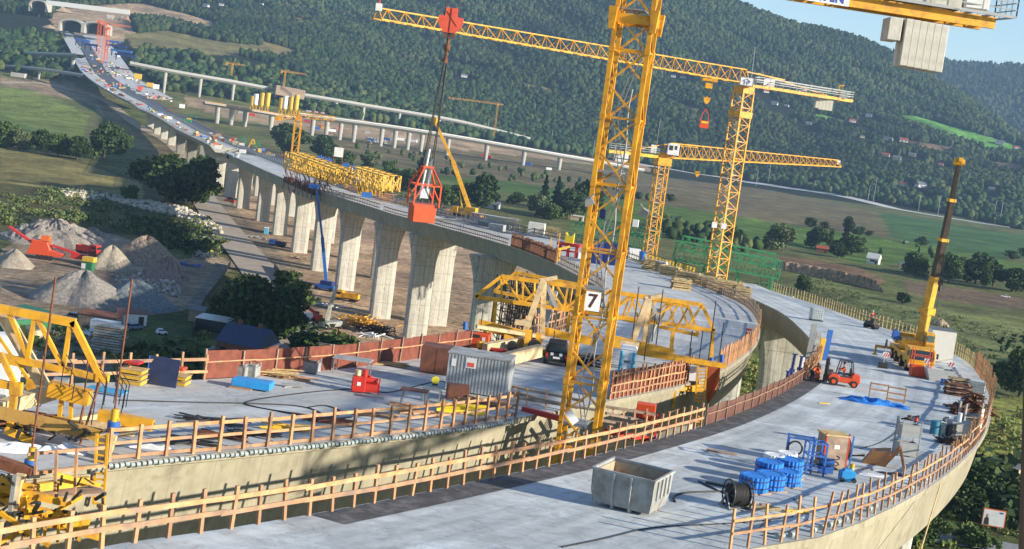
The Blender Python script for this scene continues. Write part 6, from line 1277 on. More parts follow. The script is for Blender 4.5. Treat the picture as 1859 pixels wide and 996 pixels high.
# timber landing between the decks by the mast, orange box
LN=pd(1000,735,79); ln=empty('timber_landing',tuple(LN),0,'timber and red steel landing bridging the gap beside crane mast 7','landing'); m=W(LN)
for a,b in (((925,700,86),(1060,728,84)),((930,712,84),(1050,740,82)),((940,722,82),(1090,745,81)),((1100,738,80),(1190,752,80)),((1100,750,79),(1190,768,80)),((1090,762,78),(1190,778,79))): B(m,a,b,.3,.12)
m.each('plank',WOODG,ln); m=W(LN); B(m,(950,742,80),(1020,760,78),.3,.3); B(m,(1100,782,77),(1190,800,79),.3,.3); B(m,(1195,750,80),(1188,800,79),.12,.12); B(m,(1160,690,88),(1020,675,90),.2,.5) if False else None; m.each('red_beam',RED,ln)
m=W(LN)
for px in (933,955,990,1110,1130,1150,1172): B(m,(px+3,705 if px<1000 else 742,84 if px<1000 else 80),(px,748 if px<1000 else 796,82 if px<1000 else 79),.1,.1)
m.each('post',WOOD,ln)
LB=pd(1171,757,82); r=empty('orange_box',tuple(LB),R_(-8),'orange-red steel box on the landing beside the lattice mast','box'); m=MB(); m.box((0,0,.4),(1.1,.8,.85)); m.build('box_body',ORED,r,bevel=.03); m=MB(); m.box((0,0,-.1),(1.3,1.,.08)); m.build('base_plate',RUST,r)
# ---------------------------------------------------------------- yellow traveller at the photo's left edge
N0=pk(60,740); nt_=empty('formwork_traveller',tuple(N0),0,'near yellow truss and beams with cream strut at the photo\'s left edge','formwork traveller')
def NW(): return W(N0)
d=57.
m=NW(); B(m,(-60,548,d),(137,586,d),.24,.34); B(m,(132,583,d),(186,692,d),.24,.24); B(m,(-60,633,d),(196,688,d),.22,.26); B(m,(14,562,d),(52,652,d),.16); B(m,(64,572,d),(50,650,d),.17); B(m,(66,574,d),(114,665,d),.17); B(m,(128,586,d),(116,664,d),.17); m.box(pd(186,686,d),(.5,.3,.34)); m.build('front_truss',YEL2,nt_)
m=NW(); B(m,(-40,560,d+3),(14,566,d+3),.25,.3); B(m,(0,640,d-2),(30,702,d-2),.2); B(m,(-30,690,d-2),(30,702,d-2),.22,.3); B(m,(28,695,d-2),(12,832,d-2),.24,.24); m.box(pd(29,705,d-2),(.45,.3,.5)); m.each('near_post',YEL2,nt_)
m=NW(); B(m,(2,560,d+1),(92,722,d+1),.55,.4); B(m,(0,740,d-1),(100,710,d+1),.5,.55); m.each('cream_strut',CREAM,nt_); m=NW(); B(m,(6,580,d+2),(84,712,d+2),.34,.3); m.build('grey_strut',GREY,nt_)
m=NW(); B(m,(90,704,d),(164,722,d),.5,.62); B(m,(50,695,d+2),(100,712,d+2),.5,.5); B(m,(112,724,d),(108,760,d),.16); B(m,(180,752,d-2),(278,772,d-2),.4,.42); m.each('box_beam',YEL2,nt_)
m=NW(); B(m,(-60,735,d-3),(182,790,d-3),.36,.42); m.build('long_beam',mat('ochre_beam',(.50,.28,.06),.6,dirt=(.2,.1,.05),dsc=2,damt=.7),nt_)
m=NW(); B(m,(-20,790,d-1),(180,760,d+1),.35,.5); B(m,(-20,770,d),(220,770,d),.3,.3); B(m,(170,790,d-2),(248,776,d-2),.3,.3); m.each('cream_beam',CREAM,nt_)
m=NW(); B(m,(-40,826,d-9.5),(58,858,d-9.5),.36,.36); m.build('rusty_beam',RUST,nt_)
for px,py,dd in ((208,768,d-3),(58,838,d-7)):
    m=NW(); m.tube(pd(px-1,py-4,dd),pd(px-3,py+18,dd),.24,10); m.build('jack',BLUE,nt_); m=NW(); m.tube(pd(px+2,py-26,dd),pd(px-1,py-4,dd),.15,10); m.build('jack_neck',YELT,nt_)
for a,b,dd in (((240,505),(205,768),d-3),((101,503),(38,960),d-7),((151,740),(138,800),d-2),((186,655),(172,720),d),((160,650),(146,790),d+1),((70,860),(38,985),d-7),((182,690),(138,830),d-2),((208,790),(190,905),d-4)):
    m=NW(); m.tube(pd(*a,dd),pd(*b,dd),.04 if dd!=d-2 else .05,6); m.build('tie_rod',RUST,nt_)
m=NW(); B(m,(190,786,d-4),(165,960,d-4),.42,.25); B(m,(205,790,d-4.2),(192,830,d-4.2),.3,.3); m.build('hanger_column',CREAM,nt_)
m=NW(); B(m,(176,786,d-5),(170,915,d-5),.09); B(m,(196,786,d-5),(188,915,d-5),.09)
for k in range(12): B(m,(176-k*.6,792+k*11,d-5),(196-k*.8,794+k*11,d-5),.06)
m.build('ladder',YEL2,nt_)
m=NW(); B(m,(36,862,d-10),(20,975,d-10),.45,.3); m.build('column',CREAM,nt_); m=NW(); B(m,(28,862,d-10.3),(14,960,d-10.3),.14,.14); m.build('column_edge',GREY,nt_)
m=NW(); B(m,(45,928,d-10),(160,952,d-9),.3,.45); B(m,(-20,915,d-10),(50,905,d-10),.22,.26); B(m,(-20,950,d-10),(60,905,d-10),.15,.15); B(m,(-20,880,d-10),(120,912,d-9.5),.2,.25); m.build('lower_beam',YEL2,nt_)
pf=NW(); B(pf,(-30,905,d-10),(185,890,d-7.5),.9,.1); pf.build('platform_deck',WOODG,nt_); pf=NW(); B(pf,(-20,895,d-10),(160,872,d-7.5),.26,.28); pf.build('yellow_rim',YELT,nt_)
pf=NW()
for px in (66,103,139): B(pf,(px,815,d-9.5),(px-4,905,d-9.5),.09)
B(pf,(50,824,d-9.5),(190,812,d-8),.08,.11); B(pf,(50,860,d-9.5),(190,845,d-8),.08,.11); pf.build('platform_railing',WOOD,nt_)
pf=NW(); 
for px,py in ((60,930),(84,932),(108,935),(125,930),(148,932)): B(pf,(px,py,d-10),(px-4,py+50,d-10),.08)
pf.each('lower_prop',YEL2,nt_)
cloth('white_sheeting',45,818,R_(25),4.6,.9,.35,WSHEET,'large crumpled white sheeting on the left deck under the yellow frame','sheet',24,9)
r=at(2,722,0,'white_tank','white rounded tanks stacked at the very left edge of the left deck','tank'); m=MB(); m.box((0,0,.9),(1.3,1.2,1.7)); m.build('lower_tank',WHITE,r,bevel=.25); m=MB(); m.box((-.1,0,2.2),(1.3,1.2,.8)); m.tube((-.1,0,2.5),(-.1,0,2.9),.5,16); m.build('upper_tank',WHITE,r,bevel=.2)
sticks(30,775,0,'dark tubes and fittings under the near yellow beams',30,2.6,1.2,RUST,.6,'scrap_pile','scrap')
for i,(px,py) in enumerate(((60,735),(110,705))): box_at(px,py,.2,(.7,.5,.5),[BLUED,GALV][i],'small_case',['small dark case on the left deck under the long ochre beam','small metal case below the near yellow truss'][i],'case')
r=at(120,780,R_(6),'steel_pipe_bundle','bundle of steel beams lying under the near yellow traveller','beams')
for k in range(3): m=MB(); m.box((0,k*.5,.15),(5.5,.2,.25)); m.build('beam',CREAM,r)
m=NW(); rnd=random.Random(5)
for a,b,w_ in (((100,860,d-9),(180,880,d-7.5),.16),((0,870,d-10),(60,885,d-10),.18),((120,915,d-9),(45,975,d-10),.1),((0,985,d-10.5),(150,900,d-9),.12),((95,950,d-9.5),(180,975,d-9),.2),((0,930,d-10.5),(90,990,d-10.5),.14),((70,845,d-4),(150,835,d-3),.16),((0,905,d-10),(95,955,d-10),.14),((150,905,d-4),(90,840,d-4),.1),((10,780,d-3),(60,800,d-3),.25),((95,760,d-1),(150,772,d-1),.22),((40,760,d-2),(35,800,d-2),.18),((130,715,d),(128,760,d),.14),((215,760,d-3),(180,800,d-3),.16),((0,655,d+2),(60,668,d+2),.14),((-10,600,d+3),(60,700,d+3),.12)): B(m,a,b,w_)
m.each('brace',YEL2,nt_)
m=NW()
for i in range(60): px,py=rnd.uniform(0,190),rnd.uniform(770,800) if i<24 else rnd.uniform(860,980); dd=d-3 if i<24 else d-10; B(m,(px,py,dd+rnd.uniform(-1,1)),(px+rnd.uniform(-25,25),py+rnd.uniform(-18,18),dd+rnd.uniform(-1,1)),rnd.uniform(.04,.12))
tag(m.build('small_fittings',DARK,nt_),kind='stuff')
m=NW()
for i in range(14): px,py=rnd.uniform(90,240),rnd.uniform(640,720); m.path([pd(px,py,d-1),pd(px+12,py+18,d-1),pd(px+5,py+60,d-2)],.02,4)
tag(m.build('loose_cables',CABLE,nt_),kind='stuff')
# dark edge of the camera's own crane at the right border
p0=pd(1850,1000,6.);p1=pd(1866,720,6.); m=W(p0); m.bar(p0,p1,.02,.02); 
EDG=empty('crane_member',tuple(p0),0,'dark brown steel member of the camera\'s crane at the right border','crane member'); m=W(p0); a=pd(1864,1060,6.5);b=pd(1878,600,6.5); m.bar(a,b,.05,.07); m.build('steel_section',mat('dark_brown_paint',(.03,.012,.01),.5),EDG)
m=W(p0); m.bar(a+Vector((.12,0,0)),b+Vector((.12,0,0)),.04,.04); m.build('outer_chord',mat('dark_brown_paint',(.03,.012,.01),.5),EDG)
hose_=W(pd(1707,880,70)); a=pd(1707,880,72);b=pd(1668,1010,64); hose_.tube(a,b,.035,6); tag(hose_.build('thin_rope',WOODY),'thin pale rope hanging from the outer edge of the right deck','rope')
# ================================================================ MIDDLE DISTANCE ON THE DECKS
def atg(px,py,rz=0,name='thing',label=None,cat=None,group=None):
    p=pg(px,py); return empty(name,tuple(p),rz,label,cat,group)
def simple(px,py,rz,dims,mat_,name,label,cat,group=None,roof=None,g=False,part='body'):
    o=(atg if g else at)(px,py,rz,name,label,cat,group); m=MB(); m.box((0,0,dims[2]/2),dims); m.build(part,mat_,o,bevel=.04)
    if roof: m=MB(); m.box((0,0,dims[2]+.06),(dims[0]*1.05,dims[1]*1.05,.12)); m.build('roof',roof,o)
    return o
# truck crane in the middle
r=at(848,394,R_(160),'truck_crane','small yellow truck crane with raised boom on the middle of the viaduct','mobile crane'); y0=pk(848,394).y
m=MB(); m.box((0,0,1.),(9,2.4,.6)); m.build('chassis',YEL2,r); m=MB(); m.box((3.6,0,1.9),(1.8,2.4,1.6)); m.build('cab',YEL2,r,bevel=.1); m=MB(); m.box((-1,0,2.2),(3.4,2.2,1.6)); m.build('superstructure',YEL2,r,bevel=.1); m=MB(); m.box((-3.2,0,1.),(2.2,2.6,1.)); m.build('outrigger_box',ORED,r)
for x in (-3,-1,2,3.6):
    for s in (-1,1): m=MB(); m.wheel((x,s*1.1,.5),.5,.35); m.build('wheel',TYRE,r)
f=lambda px,py,y: wl(px,py,y,r)
m=MB(); m.bar(f(856,388,y0),f(822,292,y0),1.1,1.1); m.build('boom_base',YEL2,r); m=MB(); m.bar(f(822,292,y0),f(790,220,y0),.75,.75); m.build('boom_section',YEL2,r); m=MB(); m.box(f(789,218,y0),(1.6,1.6,1.4)); m.build('boom_head',YEL2,r); m=MB(); m.bar(f(840,380,y0),f(834,345,y0),.35); m.build('lift_cylinder',YELT,r); m=MB(); m.tube(f(788,218,y0),f(775,290,y0),.08,5); m.build('hoist_rope',DARK,r)
simple(862,396,.2,(2.6,1.8,1.6),WHITE,'white_cabin','tiny white cabin behind the truck crane','cabin')
# pipe-frame trailer of pale bars
r=at(898,412,R_(-25),'lattice_stack','rack of pale steel lattice frames right of the truck crane','frames'); m=MB()
for i in range(22):
    x=-7+i*.65; m.bar((x,-1.6,.2),(x,-1.6,2.9),.1); m.bar((x,1.6,.2),(x,1.6,2.9),.1); m.bar((x,-1.6,2.9),(x,1.6,2.9),.1); m.bar((x,-1.6,.2),(x+.65,-1.6,2.9),.08)
for z in (.3,1.6,2.9): m.bar((-7,-1.6,z),(7,-1.6,z),.14); m.bar((-7,1.6,z),(7,1.6,z),.14)
m.build('lattice_frames',GALV,r); m=MB(); m.box((0,0,.7),(9,2.4,.9)); m.build('grey_load',GREY2,r)
simple(973,425,R_(-8),(4.2,2.6,3.0),WALLW,'site_cabin','white cube cabin on the viaduct right of the lattice frames','cabin')
simple(902,418,R_(-20),(4,2,1.6),GREY2,'grey_tank','long grey tank in front of the pale lattice frames','tank')
for i,(px,py,rz,l,n,L,Wd,mm,h) in enumerate(((700,365,0,'brown scaffold timber left of the orange bucket',60,7,5,WOOD,2.4),(735,372,0,'pale timber piles just left of the orange bucket',40,7,4,WOODY,1.2),(670,352,0,'rebar and timber between yellow trusses and bucket',60,7,5,RUST,1.6),(820,388,0,'scrap timber between bucket and truck crane',50,6,3,WOOD,1.4),(930,412,0,'upright timber and tubes beside the white cube cabin',50,5,4,WOODG,2.6),(960,418,0,'brown boxes in front of the white cube cabin',20,4,2,WOODG,1.2),(1000,425,0,'orange and brown formwork beyond the red trestle',50,8,3,WOODY,2.),(640,345,0,'scattered boards under the yellow trusses',50,8,4,WOOD,1.4),(585,330,0,'boards and tubes at the far end of the yellow trusses',40,6,4,RUST,1.6))):
    sticks(px,py,rz,l,n,L*.5,Wd,mm,h)
simple(690,352,.2,(4,3,2.2),BROWNC,'orange_formwork','orange-brown formwork boxes beside the yellow trusses','formwork'); simple(665,358,.1,(3,2,1.6),BLUE,'blue_machine','blue machine parts left of the timber piles','machine')
# red trestle with yellow block, hanging yellow platform
r=at(1030,466,R_(-12),'red_trestle','red steel trestle carrying a yellow block at the web edge','trestle')
for x in (-1.6,0,1.6):
    for y in (-.8,.8): m=MB(); m.box((x,y,1.2),(.3,.25,2.4)); m.build('leg',RED,r)
m=MB(); m.box((0,0,2.4),(4.4,2.2,.6)); m.box((-.2,-.9,1.2),(3.4,.2,.3)); m.build('frame',RED,r); m=MB(); m.prism([(-.8,2.7),(.8,2.7),(.8,4.6),(.3,4.),(-.2,4.),(-.8,4.6)],-.5,.5); m.build('yellow_block',mat('lemon_paint',(.75,.55,.02),.5),r)
r=at(1004,472,0,'hanging_platform','yellow hanging work platform clipped over the shaded web','platform',off=-1.); m=MB(); m.box((0,-.6,1.5),(2.2,1.,3.2)); m.build('yellow_casing',YEL2,r,bevel=.1); m=MB(); m.bar((.5,-.5,3.),(2.6,0,3.8),.4); m.bar((-.8,-.3,3),(-.8,0,5.),.2); m.bar((.6,-.3,3),(.6,0,6.),.15); m.build('arm',YEL2,r)
# blue containers, barrels behind the mast
r=simple(1080,478,R_(-10),(2.2,2.,3.6),BLUED,'blue_container','narrow dark blue container left of mast 7\'s chord','container'); simple(1105,480,R_(-10),(2.6,2.2,4.),BLUED,'blue_container','tall dark blue container seen through the mast lattice','container')
r=at(1166,474,0,'blue_barrel','pale blue barrel beside the second mast\'s foot','barrel'); m=MB(); m.tube((0,0,0),(0,0,1.9),.85,14); m.build('barrel_shell',BLUEB,r); m=MB(); m.tube((0,0,1.9),(0,0,2.0),.88,14); m.build('lid',BLUE,r)
simple(1150,470,0,(2.4,2,2.2),WHITE,'white_cabin','small white cabin left of the blue barrel','cabin'); simple(1060,470,.1,(2.6,1.5,1.1),WSHEET,'white_box','low white box between red trestle and mast','box')
simple(1200,486,R_(-20),(2.4,1.6,1.3),WSHEET,'white_crate','pale crate by the railing right of the second mast','crate')
# timber stacks between the decks
for i,(px,py,w_,l) in enumerate(((1215,500,3.6,'pale timber beam stack, leftmost beyond the bow railing'),(1250,512,4.2,'timber beam stack below the left end of the green truss'),(1285,520,4.2,'timber beam stack at the foot of the rear crane'),(1320,528,4.6,'largest pale timber stack right of the rear crane\'s foot'),(1180,490,3.,'small timber stack near the blue barrel'),(1235,525,3,'low boards stacked against the bow railing'),(1345,540,2.5,'small board stack at the tip of the right deck'))):
    pallet_pile(px,py,R_(-25+i*5),l,5,WOODY,w_,2.,.3,group='pale timber stacks between the decks')
for i in range(16):
    px=1165+i*6.2; py=470+i*1.9; r=at(px,py+4,0,'yellow_prop','short yellow formwork prop in the row beyond the second crane mast','prop','yellow props beyond the bow'); m=MB(); m.box((0,0,.9),(.35,.3,1.9)); m.build('tube',YELT,r); m=MB(); m.box((0,0,1.9),(.5,.45,.12)); m.build('head_plate',DARK,r)
# green trusses
def green(a,b,h0,wd,n,label,posts=True):
    P=pd(*a);Q=pd(*b); r=empty('green_truss',tuple(P),0,label,'truss'); jib(r,(0,0,0),Q-P,h0,wd,n,.2,.1,GREEN,rect=True,name='truss_frame')
    if posts:
        for t in (.03,.3,.62,.95): m=MB(); c=(Q-P)*t; m.bar(c,c-Vector((0,0,3.2)),.3); m.bar(c+Vector((0,wd*.4,0)),c+Vector((0,wd*.4,-3.2)),.3); m.bar(c-Vector((0,0,.2)),c+Vector((1.5,0,-3)),.15); m.build('support_leg',GREEN,r)
    return r
green((1222,470,262),(1412,505,262),3.3,2.6,9,'long dark green lattice truss at the foot of the rear crane'); green((1236,452,275),(1405,485,275),2.6,2.2,8,'second green lattice truss just behind the long one',False)
green((1040,425,345),(1170,452,335),3.2,2.6,7,'green lattice truss seen behind the numbered mast'); green((1075,412,360),(1195,436,350),2.4,2,6,'upper green truss partly hidden by the numbered mast',False)
r=empty('green_walkway',tuple(pd(1400,510,262)),0,'green railing stairs at the right end of the long green truss','walkway'); m=MB(); 
for k in range(6): m.bar((k*.8-2,0,-4),(k*.8-2,0,.5),.12)
for z in (-3.5,-2,-.5): m.bar((-2,0,z),(2.2,0,z),.12)
m.build('guard_rails',GREEN,r)
# yellow launching trusses on the far part of the left deck
def ytruss(a,b,h,wd,n,label):
    P=pd(*a);Q=pd(*b); r=empty('launching_truss',tuple(P),0,label,'truss')
    for k in range(2): jib(r,Vector((k*1.5,k*7,0)),Q-P+Vector((k*1.5,k*7,0)),h,3.4,n,.38,.2,YELT,rect=True,name='truss_girder',taper=.8)
    return r
ytruss((524,305,478),(618,335,432),5.4,3,9,'long group of yellow lattice girders on the viaduct, left of the white board'); ytruss((640,334,436),(703,347,418),5.4,3,6,'shorter group of yellow lattice girders right of the white board')
r=empty('formwork_scaffold',tuple(pd(545,330,500)),0,'dark hanging formwork scaffold under the left yellow girders','scaffold'); m=W(pd(545,330,500))
for i in range(26):
    a=random.uniform(518,600); y_=300+ (a-518)*.28+random.uniform(8,46)*(1-(a-518)/130); B(m,(a,y_-14,440+random.uniform(-6,4)),(a+random.uniform(-10,14),y_+10,440+random.uniform(-6,4)),.18)
for i in range(9): B(m,(516+i*9,300+i*4,440),(526+i*8,350+i*2,436),.2); B(m,(514+i*9,318+i*2,438),(530+i*9,330+i*3,438),.2)
m.build('scaffold_tubes',RUST,r); m=W(pd(545,330,500)); B(m,(520,325,446),(575,350,440),3,1.6); m.build('form_deck',DARK,r)
m=W(pd(545,330,500)); 
for a in (575,632,650,690): B(m,(a,310,480),(a-3,350,480),.6)
m.build('yellow_column',YELT,r); m=W(pd(545,330,500)); B(m,(612,318,480),(650,322,470),3,3.2); m.build('blue_drive_unit',BLUED,r)
m=W(pd(545,330,500))
for k in range(34): a=655+random.uniform(-5,46); b_=352+random.uniform(-16,8); B(m,(a,b_-9,455),(a+random.uniform(-4,4),b_+9,455),.35)
m.build('yellow_forms',YELT,r)
r=empty('site_board',tuple(pd(614,300,455)),0,'white site board on red posts above the yellow girders','board'); m=W(pd(614,300,455)); 
for a in (607,623): B(m,(a,268,455),(a-3,310,455),.3)
m.build('post',BROWNC,r); m=W(pd(614,300,455)); m.box(pd(615,276,454.5),(2.9,.1,3.)); m.build('board',WHITE,r)
for i,(px,py) in enumerate(((582,287),(596,291),(628,300),(640,304))): P_=pd(px,py,470); r=empty('blue_tank',tuple(P_),0,'blue unit on top of the yellow girders, '+['leftmost','second from left','just right of the white board','rightmost'][i],'tank'); m=MB(); m.box((0,0,0),(2,1.6,1.4)); m.build('unit_body',BLUE,r); m=MB(); m.tube((0,0,.7),(0,0,1.3),.3,8); m.build('cap',BLUED,r)
# small yellow crane standing behind the far deck, its jib low to the right
def mini(px,py,yy,hpx,jl,jr,label,mcol=YEL,lean=0,wm=1.6,ang=0,jh=1.6,slope=(0,0)):
    P=pd(px,py,yy); s=F/yy; H=hpx/s; r=empty('tower_crane',tuple(P),0,label,'tower crane','small distant tower cranes')
    m=MB(); n=max(3,int(H/4)); h=wm/2
    for a,b in ((1,1),(1,-1),(-1,-1),(-1,1)): m.bar((a*h,b*h,0),(a*h,b*h,H),.32)
    for i in range(n):
        for a,b in ((1,-1),(-1,-1)): pass
        z0,z1=H*i/n,H*(i+1)/n; m.bar((-h,-h,z0),(h,-h,z1),.22); m.bar((h,h,z0),(h,-h,z1),.22); m.bar((-h,-h,z1),(h,-h,z1),.22)
    m.build('mast',mcol,r); 
    m=MB(); m.box((0,0,H+.6),(2.4,2.4,1.6)); m.bar((0,0,H),(0,0,H+4),.6); m.build('slewing_head',mcol,r)
    for L,sl,nm in ((jr/s,slope[1],'jib'),(-jl/s,slope[0],'counter_jib')):
        if abs(L)<1: continue
        q=Vector((L,0,H+1+sl/s)); jib(r,(0,0,H+1),q,jh,1.2,max(4,int(abs(L)/3)),.3,.22,mcol,name=nm); m=MB(); m.bar((0,0,H+4),(q.x*.75,0,H+1+jh+sl/s*.7),.16); m.build('tie_bar',mcol,r)
    m=MB(); m.box((-jl/s*.9,0,H-.2),(2.2,1.4,2.)); m.build('counterweight',mcol if jl<60 else GREY,r); return r
mini(534,286,600,68,40,64,'stout yellow tower crane rising behind the viaduct left of the yellow girders',wm=2.6,slope=(-8,4))
mini(897,246,2000,55,90,10,'faint crane with a low jib standing on the farther ramp',YEL,jh=1.4)
mini(419,150,2050,32,12,22,'tiny crane on the ramp bridge left of the silos',YEL); mini(515,160,2000,28,8,36,'tiny crane above the brown-clad section of the farther ramp',YEL)
mini(176,100,1720,58,4,6,'orange crane mast at the tunnel end of the viaduct, left one',ORANGE,wm=3.2); mini(186,108,1700,62,6,44,'orange crane with its jib to the right near the tunnel mouth',ORANGE,wm=3.2); mini(191,112,1660,58,4,4,'orange crane mast at the tunnel end, right one',ORANGE,wm=3.2)
mini(13,56,2400,8,30,62,'low orange crane among the trees at the far left edge',YEL); 
# ================================================================ UNDER THE VIADUCT
def lattice_tower(px,py,y,w_,d_,h_,mat_,label,name,cat,sp=2.,t=.12,g=True,rnd=0):
    P=pg(px,py) if g else pd(px,py,y); o=empty(name,tuple(P),R_(-12),label,cat); m=MB(); nx,nz,ny=max(1,int(w_/sp)),int(h_/sp),max(1,int(d_/sp))
    for i in range(nx+1):
        for j in range(ny+1): m.bar((w_*(i/nx-.5),d_*(j/ny-.5),0),(w_*(i/nx-.5),d_*(j/ny-.5),h_),t)
    for k in range(1,nz+1):
        z=h_*k/nz
        for j in range(ny+1): m.bar((-w_/2,d_*(j/ny-.5),z),(w_/2,d_*(j/ny-.5),z),t*.9)
        for i in range(nx+1): m.bar((w_*(i/nx-.5),-d_/2,z),(w_*(i/nx-.5),d_/2,z),t*.9)
        for i in range(nx): s=(i+k)%2; m.bar((w_*((i+s)/nx-.5),-d_/2,z-h_/nz),(w_*((i+1-s)/nx-.5),-d_/2,z),t*.8)
    m.build('scaffold_tubes',mat_,o); return o
# falsework forest behind the left formwork frame
p_=Vector((9,258,0)); fw=empty('falsework',tuple(p_),R_(-25),'dark forest of shoring towers under the left deck behind the yellow truss','falsework'); hh=zd(258)-4
for k in range(5):
    m=MB(); y=k*3.2-6
    for i in range(12): x=-10+i*1.9; m.bar((x,y,0),(x,y,hh),.2); 
    for j in range(int(hh/1.9)):
        z=j*1.9; m.bar((-10,y,z),(11,y,z),.14)
        for i in range(11): x=-10+i*1.9; m.bar((x,y,z),(x+1.9,y,z+1.9),.12) if (i+j)%2 else m.bar((x+1.9,y,z),(x,y,z+1.9),.12)
    m.build('shoring_row',mat('shoring_brown',(.10,.075,.045),.8,var=.4),fw)
lattice_tower(752,612,0,4.2,3,24,GALV,'grey stair tower beside the tall shaded pier','stair_tower','stair tower',1.9,.14); lattice_tower(895,600,0,3,3,20,RUST,'thin dark scaffold right of the widest pier','scaffold_tower','scaffold',1.8,.14)
# blue boom lift
r=atg(590,527,R_(-15),'boom_lift','blue boom lift with a long thin boom reaching up to the deck','boom lift'); y0=r.location.y; r['label']='blue boom lift with a long thin boom reaching up to the deck'
m=MB(); m.box((0,0,1.1),(6.5,2.4,1.2)); m.build('chassis',BLUE,r,bevel=.1); m=MB(); m.box((.5,0,2.3),(4.,2.2,1.3)); m.build('turret',BLUED,r,bevel=.1)
for x in (-2.3,2.3):
    for s in (-1,1): m=MB(); m.wheel((x,s*1.2,.6),.6,.5); m.build('wheel',TYRE,r)
f=lambda px,py,y: wl(px,py,y,r); m=MB(); m.bar(f(593,520,y0),f(585,430,y0),.9,.9); m.build('lower_boom',BLUE,r); m=MB(); m.bar(f(585,430,y0),f(575,345,y0),.6,.6); m.build('upper_boom',BLUE,r); m=MB(); m.box(f(570,338,y0),(3,1.4,1.2)); m.build('basket',BLUE,r)
def vehicle(px,py,rz,label,L,Wd,H,body,cabf=.3,cabmat=None,load=None,name='lorry',cat='lorry',g=True,group=None,bed=True):
    o=(atg if g else at)(px,py,rz,name,label,cat,group); cabmat=cabmat or body; m=MB(); m.box((0,0,.75),(L,Wd*.8,.35)); m.build('chassis',DARK,o)
    cl=L*cabf; m=MB(); m.prism([(L/2-cl,.8),(L/2,.8),(L/2-.05,H*.55),(L/2-.35,H),(L/2-cl,H)],-Wd/2,Wd/2); c=m.build('cab',cabmat,o,bevel=.06); m=MB(); m.box((L/2-.2,0,H*.72),(.25,Wd*.85,H*.26)); m.box((L/2-cl*.5,0,H*.74),(cl*.6,Wd*1.01,H*.22)); m.build('windscreen',GLASS,c)
    if bed: m=MB(); sheetbox(m,((L-cl)/2-.1,Wd/2),((L-cl)/2-.1,Wd/2),1.0,H*.8,.08); m.box((0,0,1.),(L-cl-.2,Wd,.1)); b=m.build('tipper_bed',body if not load else load,o); b.location=(-cl/2,0,0)
    for x in (L/2-1.,-L/2+1.,-L/2+2.2):
        for s in (-1,1): m=MB(); m.wheel((x,s*Wd*.42,.5),.5,.3); m.build('wheel',TYRE,o)
    return o
def car(px,py,rz,label,c_,L=4.4,H=1.45,group='parked cars',g=True):
    o=(atg if g else at)(px,py,rz,'parked_car',label,'car',group); Wd=1.75; m=MB(); m.prism([(-L/2,.3),(L/2,.3),(L/2,.7),(L/2-.25,.85),(L*.22,.95),(-L/2+.1,.98)],-Wd/2,Wd/2); m.build('body',c_,o,bevel=.08); m=MB(); m.prism([(L*.24,.95),(L*.1,H),(-L*.32,H),(-L*.44,.97)],-Wd/2+.08,Wd/2-.08); m.build('windows',GLASS,o,bevel=.04); m=MB(); m.box((-L*.1,0,H+.01),(L*.42,Wd*.82,.05)); m.build('roof',c_,o)
    for x in (-L*.31,L*.31):
        for s in (-1,1): m=MB(); m.wheel((x,s*(Wd/2-.1),.32),.32,.22); m.build('wheel',TYRE,o)
    return o
CS=mat('silver_car',(.35,.36,.38),.3,.6); CB=mat('pale_blue_car',(.22,.28,.38),.3,.3)
vehicle(630,546,R_(170),'yellow crane lorry parked between the second and third pier',7,2.4,2.9,YEL2)
r=atg(565,582,R_(150),'telehandler','red telehandler with a white engine cover and its red boom up','telehandler'); m=MB(); m.box((0,0,1.1),(4.6,2.2,1.3)); m.build('body',WHITE,r,bevel=.1); m=MB(); m.bar((-1.8,-.3,1.8),(3.2,-.3,3.8),.6); m.bar((3.2,-.3,3.8),(8,-.3,5.4),.4); m.build('boom',RED,r); m=MB(); m.box((-.6,-.9,1.9),(1.4,1.,1.4)); m.build('cab',GLASS,r)
m=MB(); m.box((-2.,0,1.2),(1.4,2.3,1.5)); m.build('counterweight',RED,r)
for x in (-1.5,1.5):
    for s in (-1,1): m=MB(); m.wheel((x,s*1.1,.6),.6,.45); m.build('wheel',TYRE,r)
r=atg(602,596,R_(60),'concrete_pump','grey folding pump boom raised over its lorry behind the barrier','pump truck'); y0=r.location.y; f=lambda px,py,y: wl(px,py,y,r); m=MB(); m.bar(f(590,592,y0),f(602,545,y0),1.,.8); m.bar(f(602,545,y0),f(612,518,y0),.9,.7); m.bar(f(612,520,y0),f(600,560,y0),.6,.5); m.bar(f(600,560,y0),f(594,600,y0),.5,.5); m.build('folded_boom',mat('pump_grey',(.42,.42,.36),.6),r); m=MB(); m.box((0,0,1.3),(8,2.4,1.3)); m.build('chassis',GREY,r)
for x in (-3,-1.5,2.6):
    for s in (-1,1): m=MB(); m.wheel((x,s*1.1,.55),.55,.35); m.build('wheel',TYRE,r)
def gsticks(px,py,label,n,L,Wd,mat_,h,name='scrap_pile',cat='scrap'):
    p=pg(px,py); o=empty(name,tuple(p),0,label,cat); m=MB()
    for i in range(n):
        x,y=random.gauss(0,L*.3),random.gauss(0,Wd*.3); a=random.uniform(0,6.28); l=random.uniform(.4,1.8); z=random.uniform(.1,h); m.bar((x-l*math.cos(a),y-l*math.sin(a),max(.05,z-.3)),(x+l*math.cos(a),y+l*math.sin(a),z+.3),random.uniform(.12,.3))
    m.build('jumbled_pieces',mat_,o); return o
gsticks(655,590,'yellow and black formwork scrap lying at the foot of the third pier',130,9,8,YEL2,2.2); gsticks(680,604,'dark machine scrap behind the brown barrier',90,8,5,DARK,2.); gsticks(675,612,'pale sheets in the scrap behind the barrier',20,5,2,WSHEET,1.)
car(417,366,R_(160),'red lorry-like vehicle under the far piers',RED,6,2.4,None); 
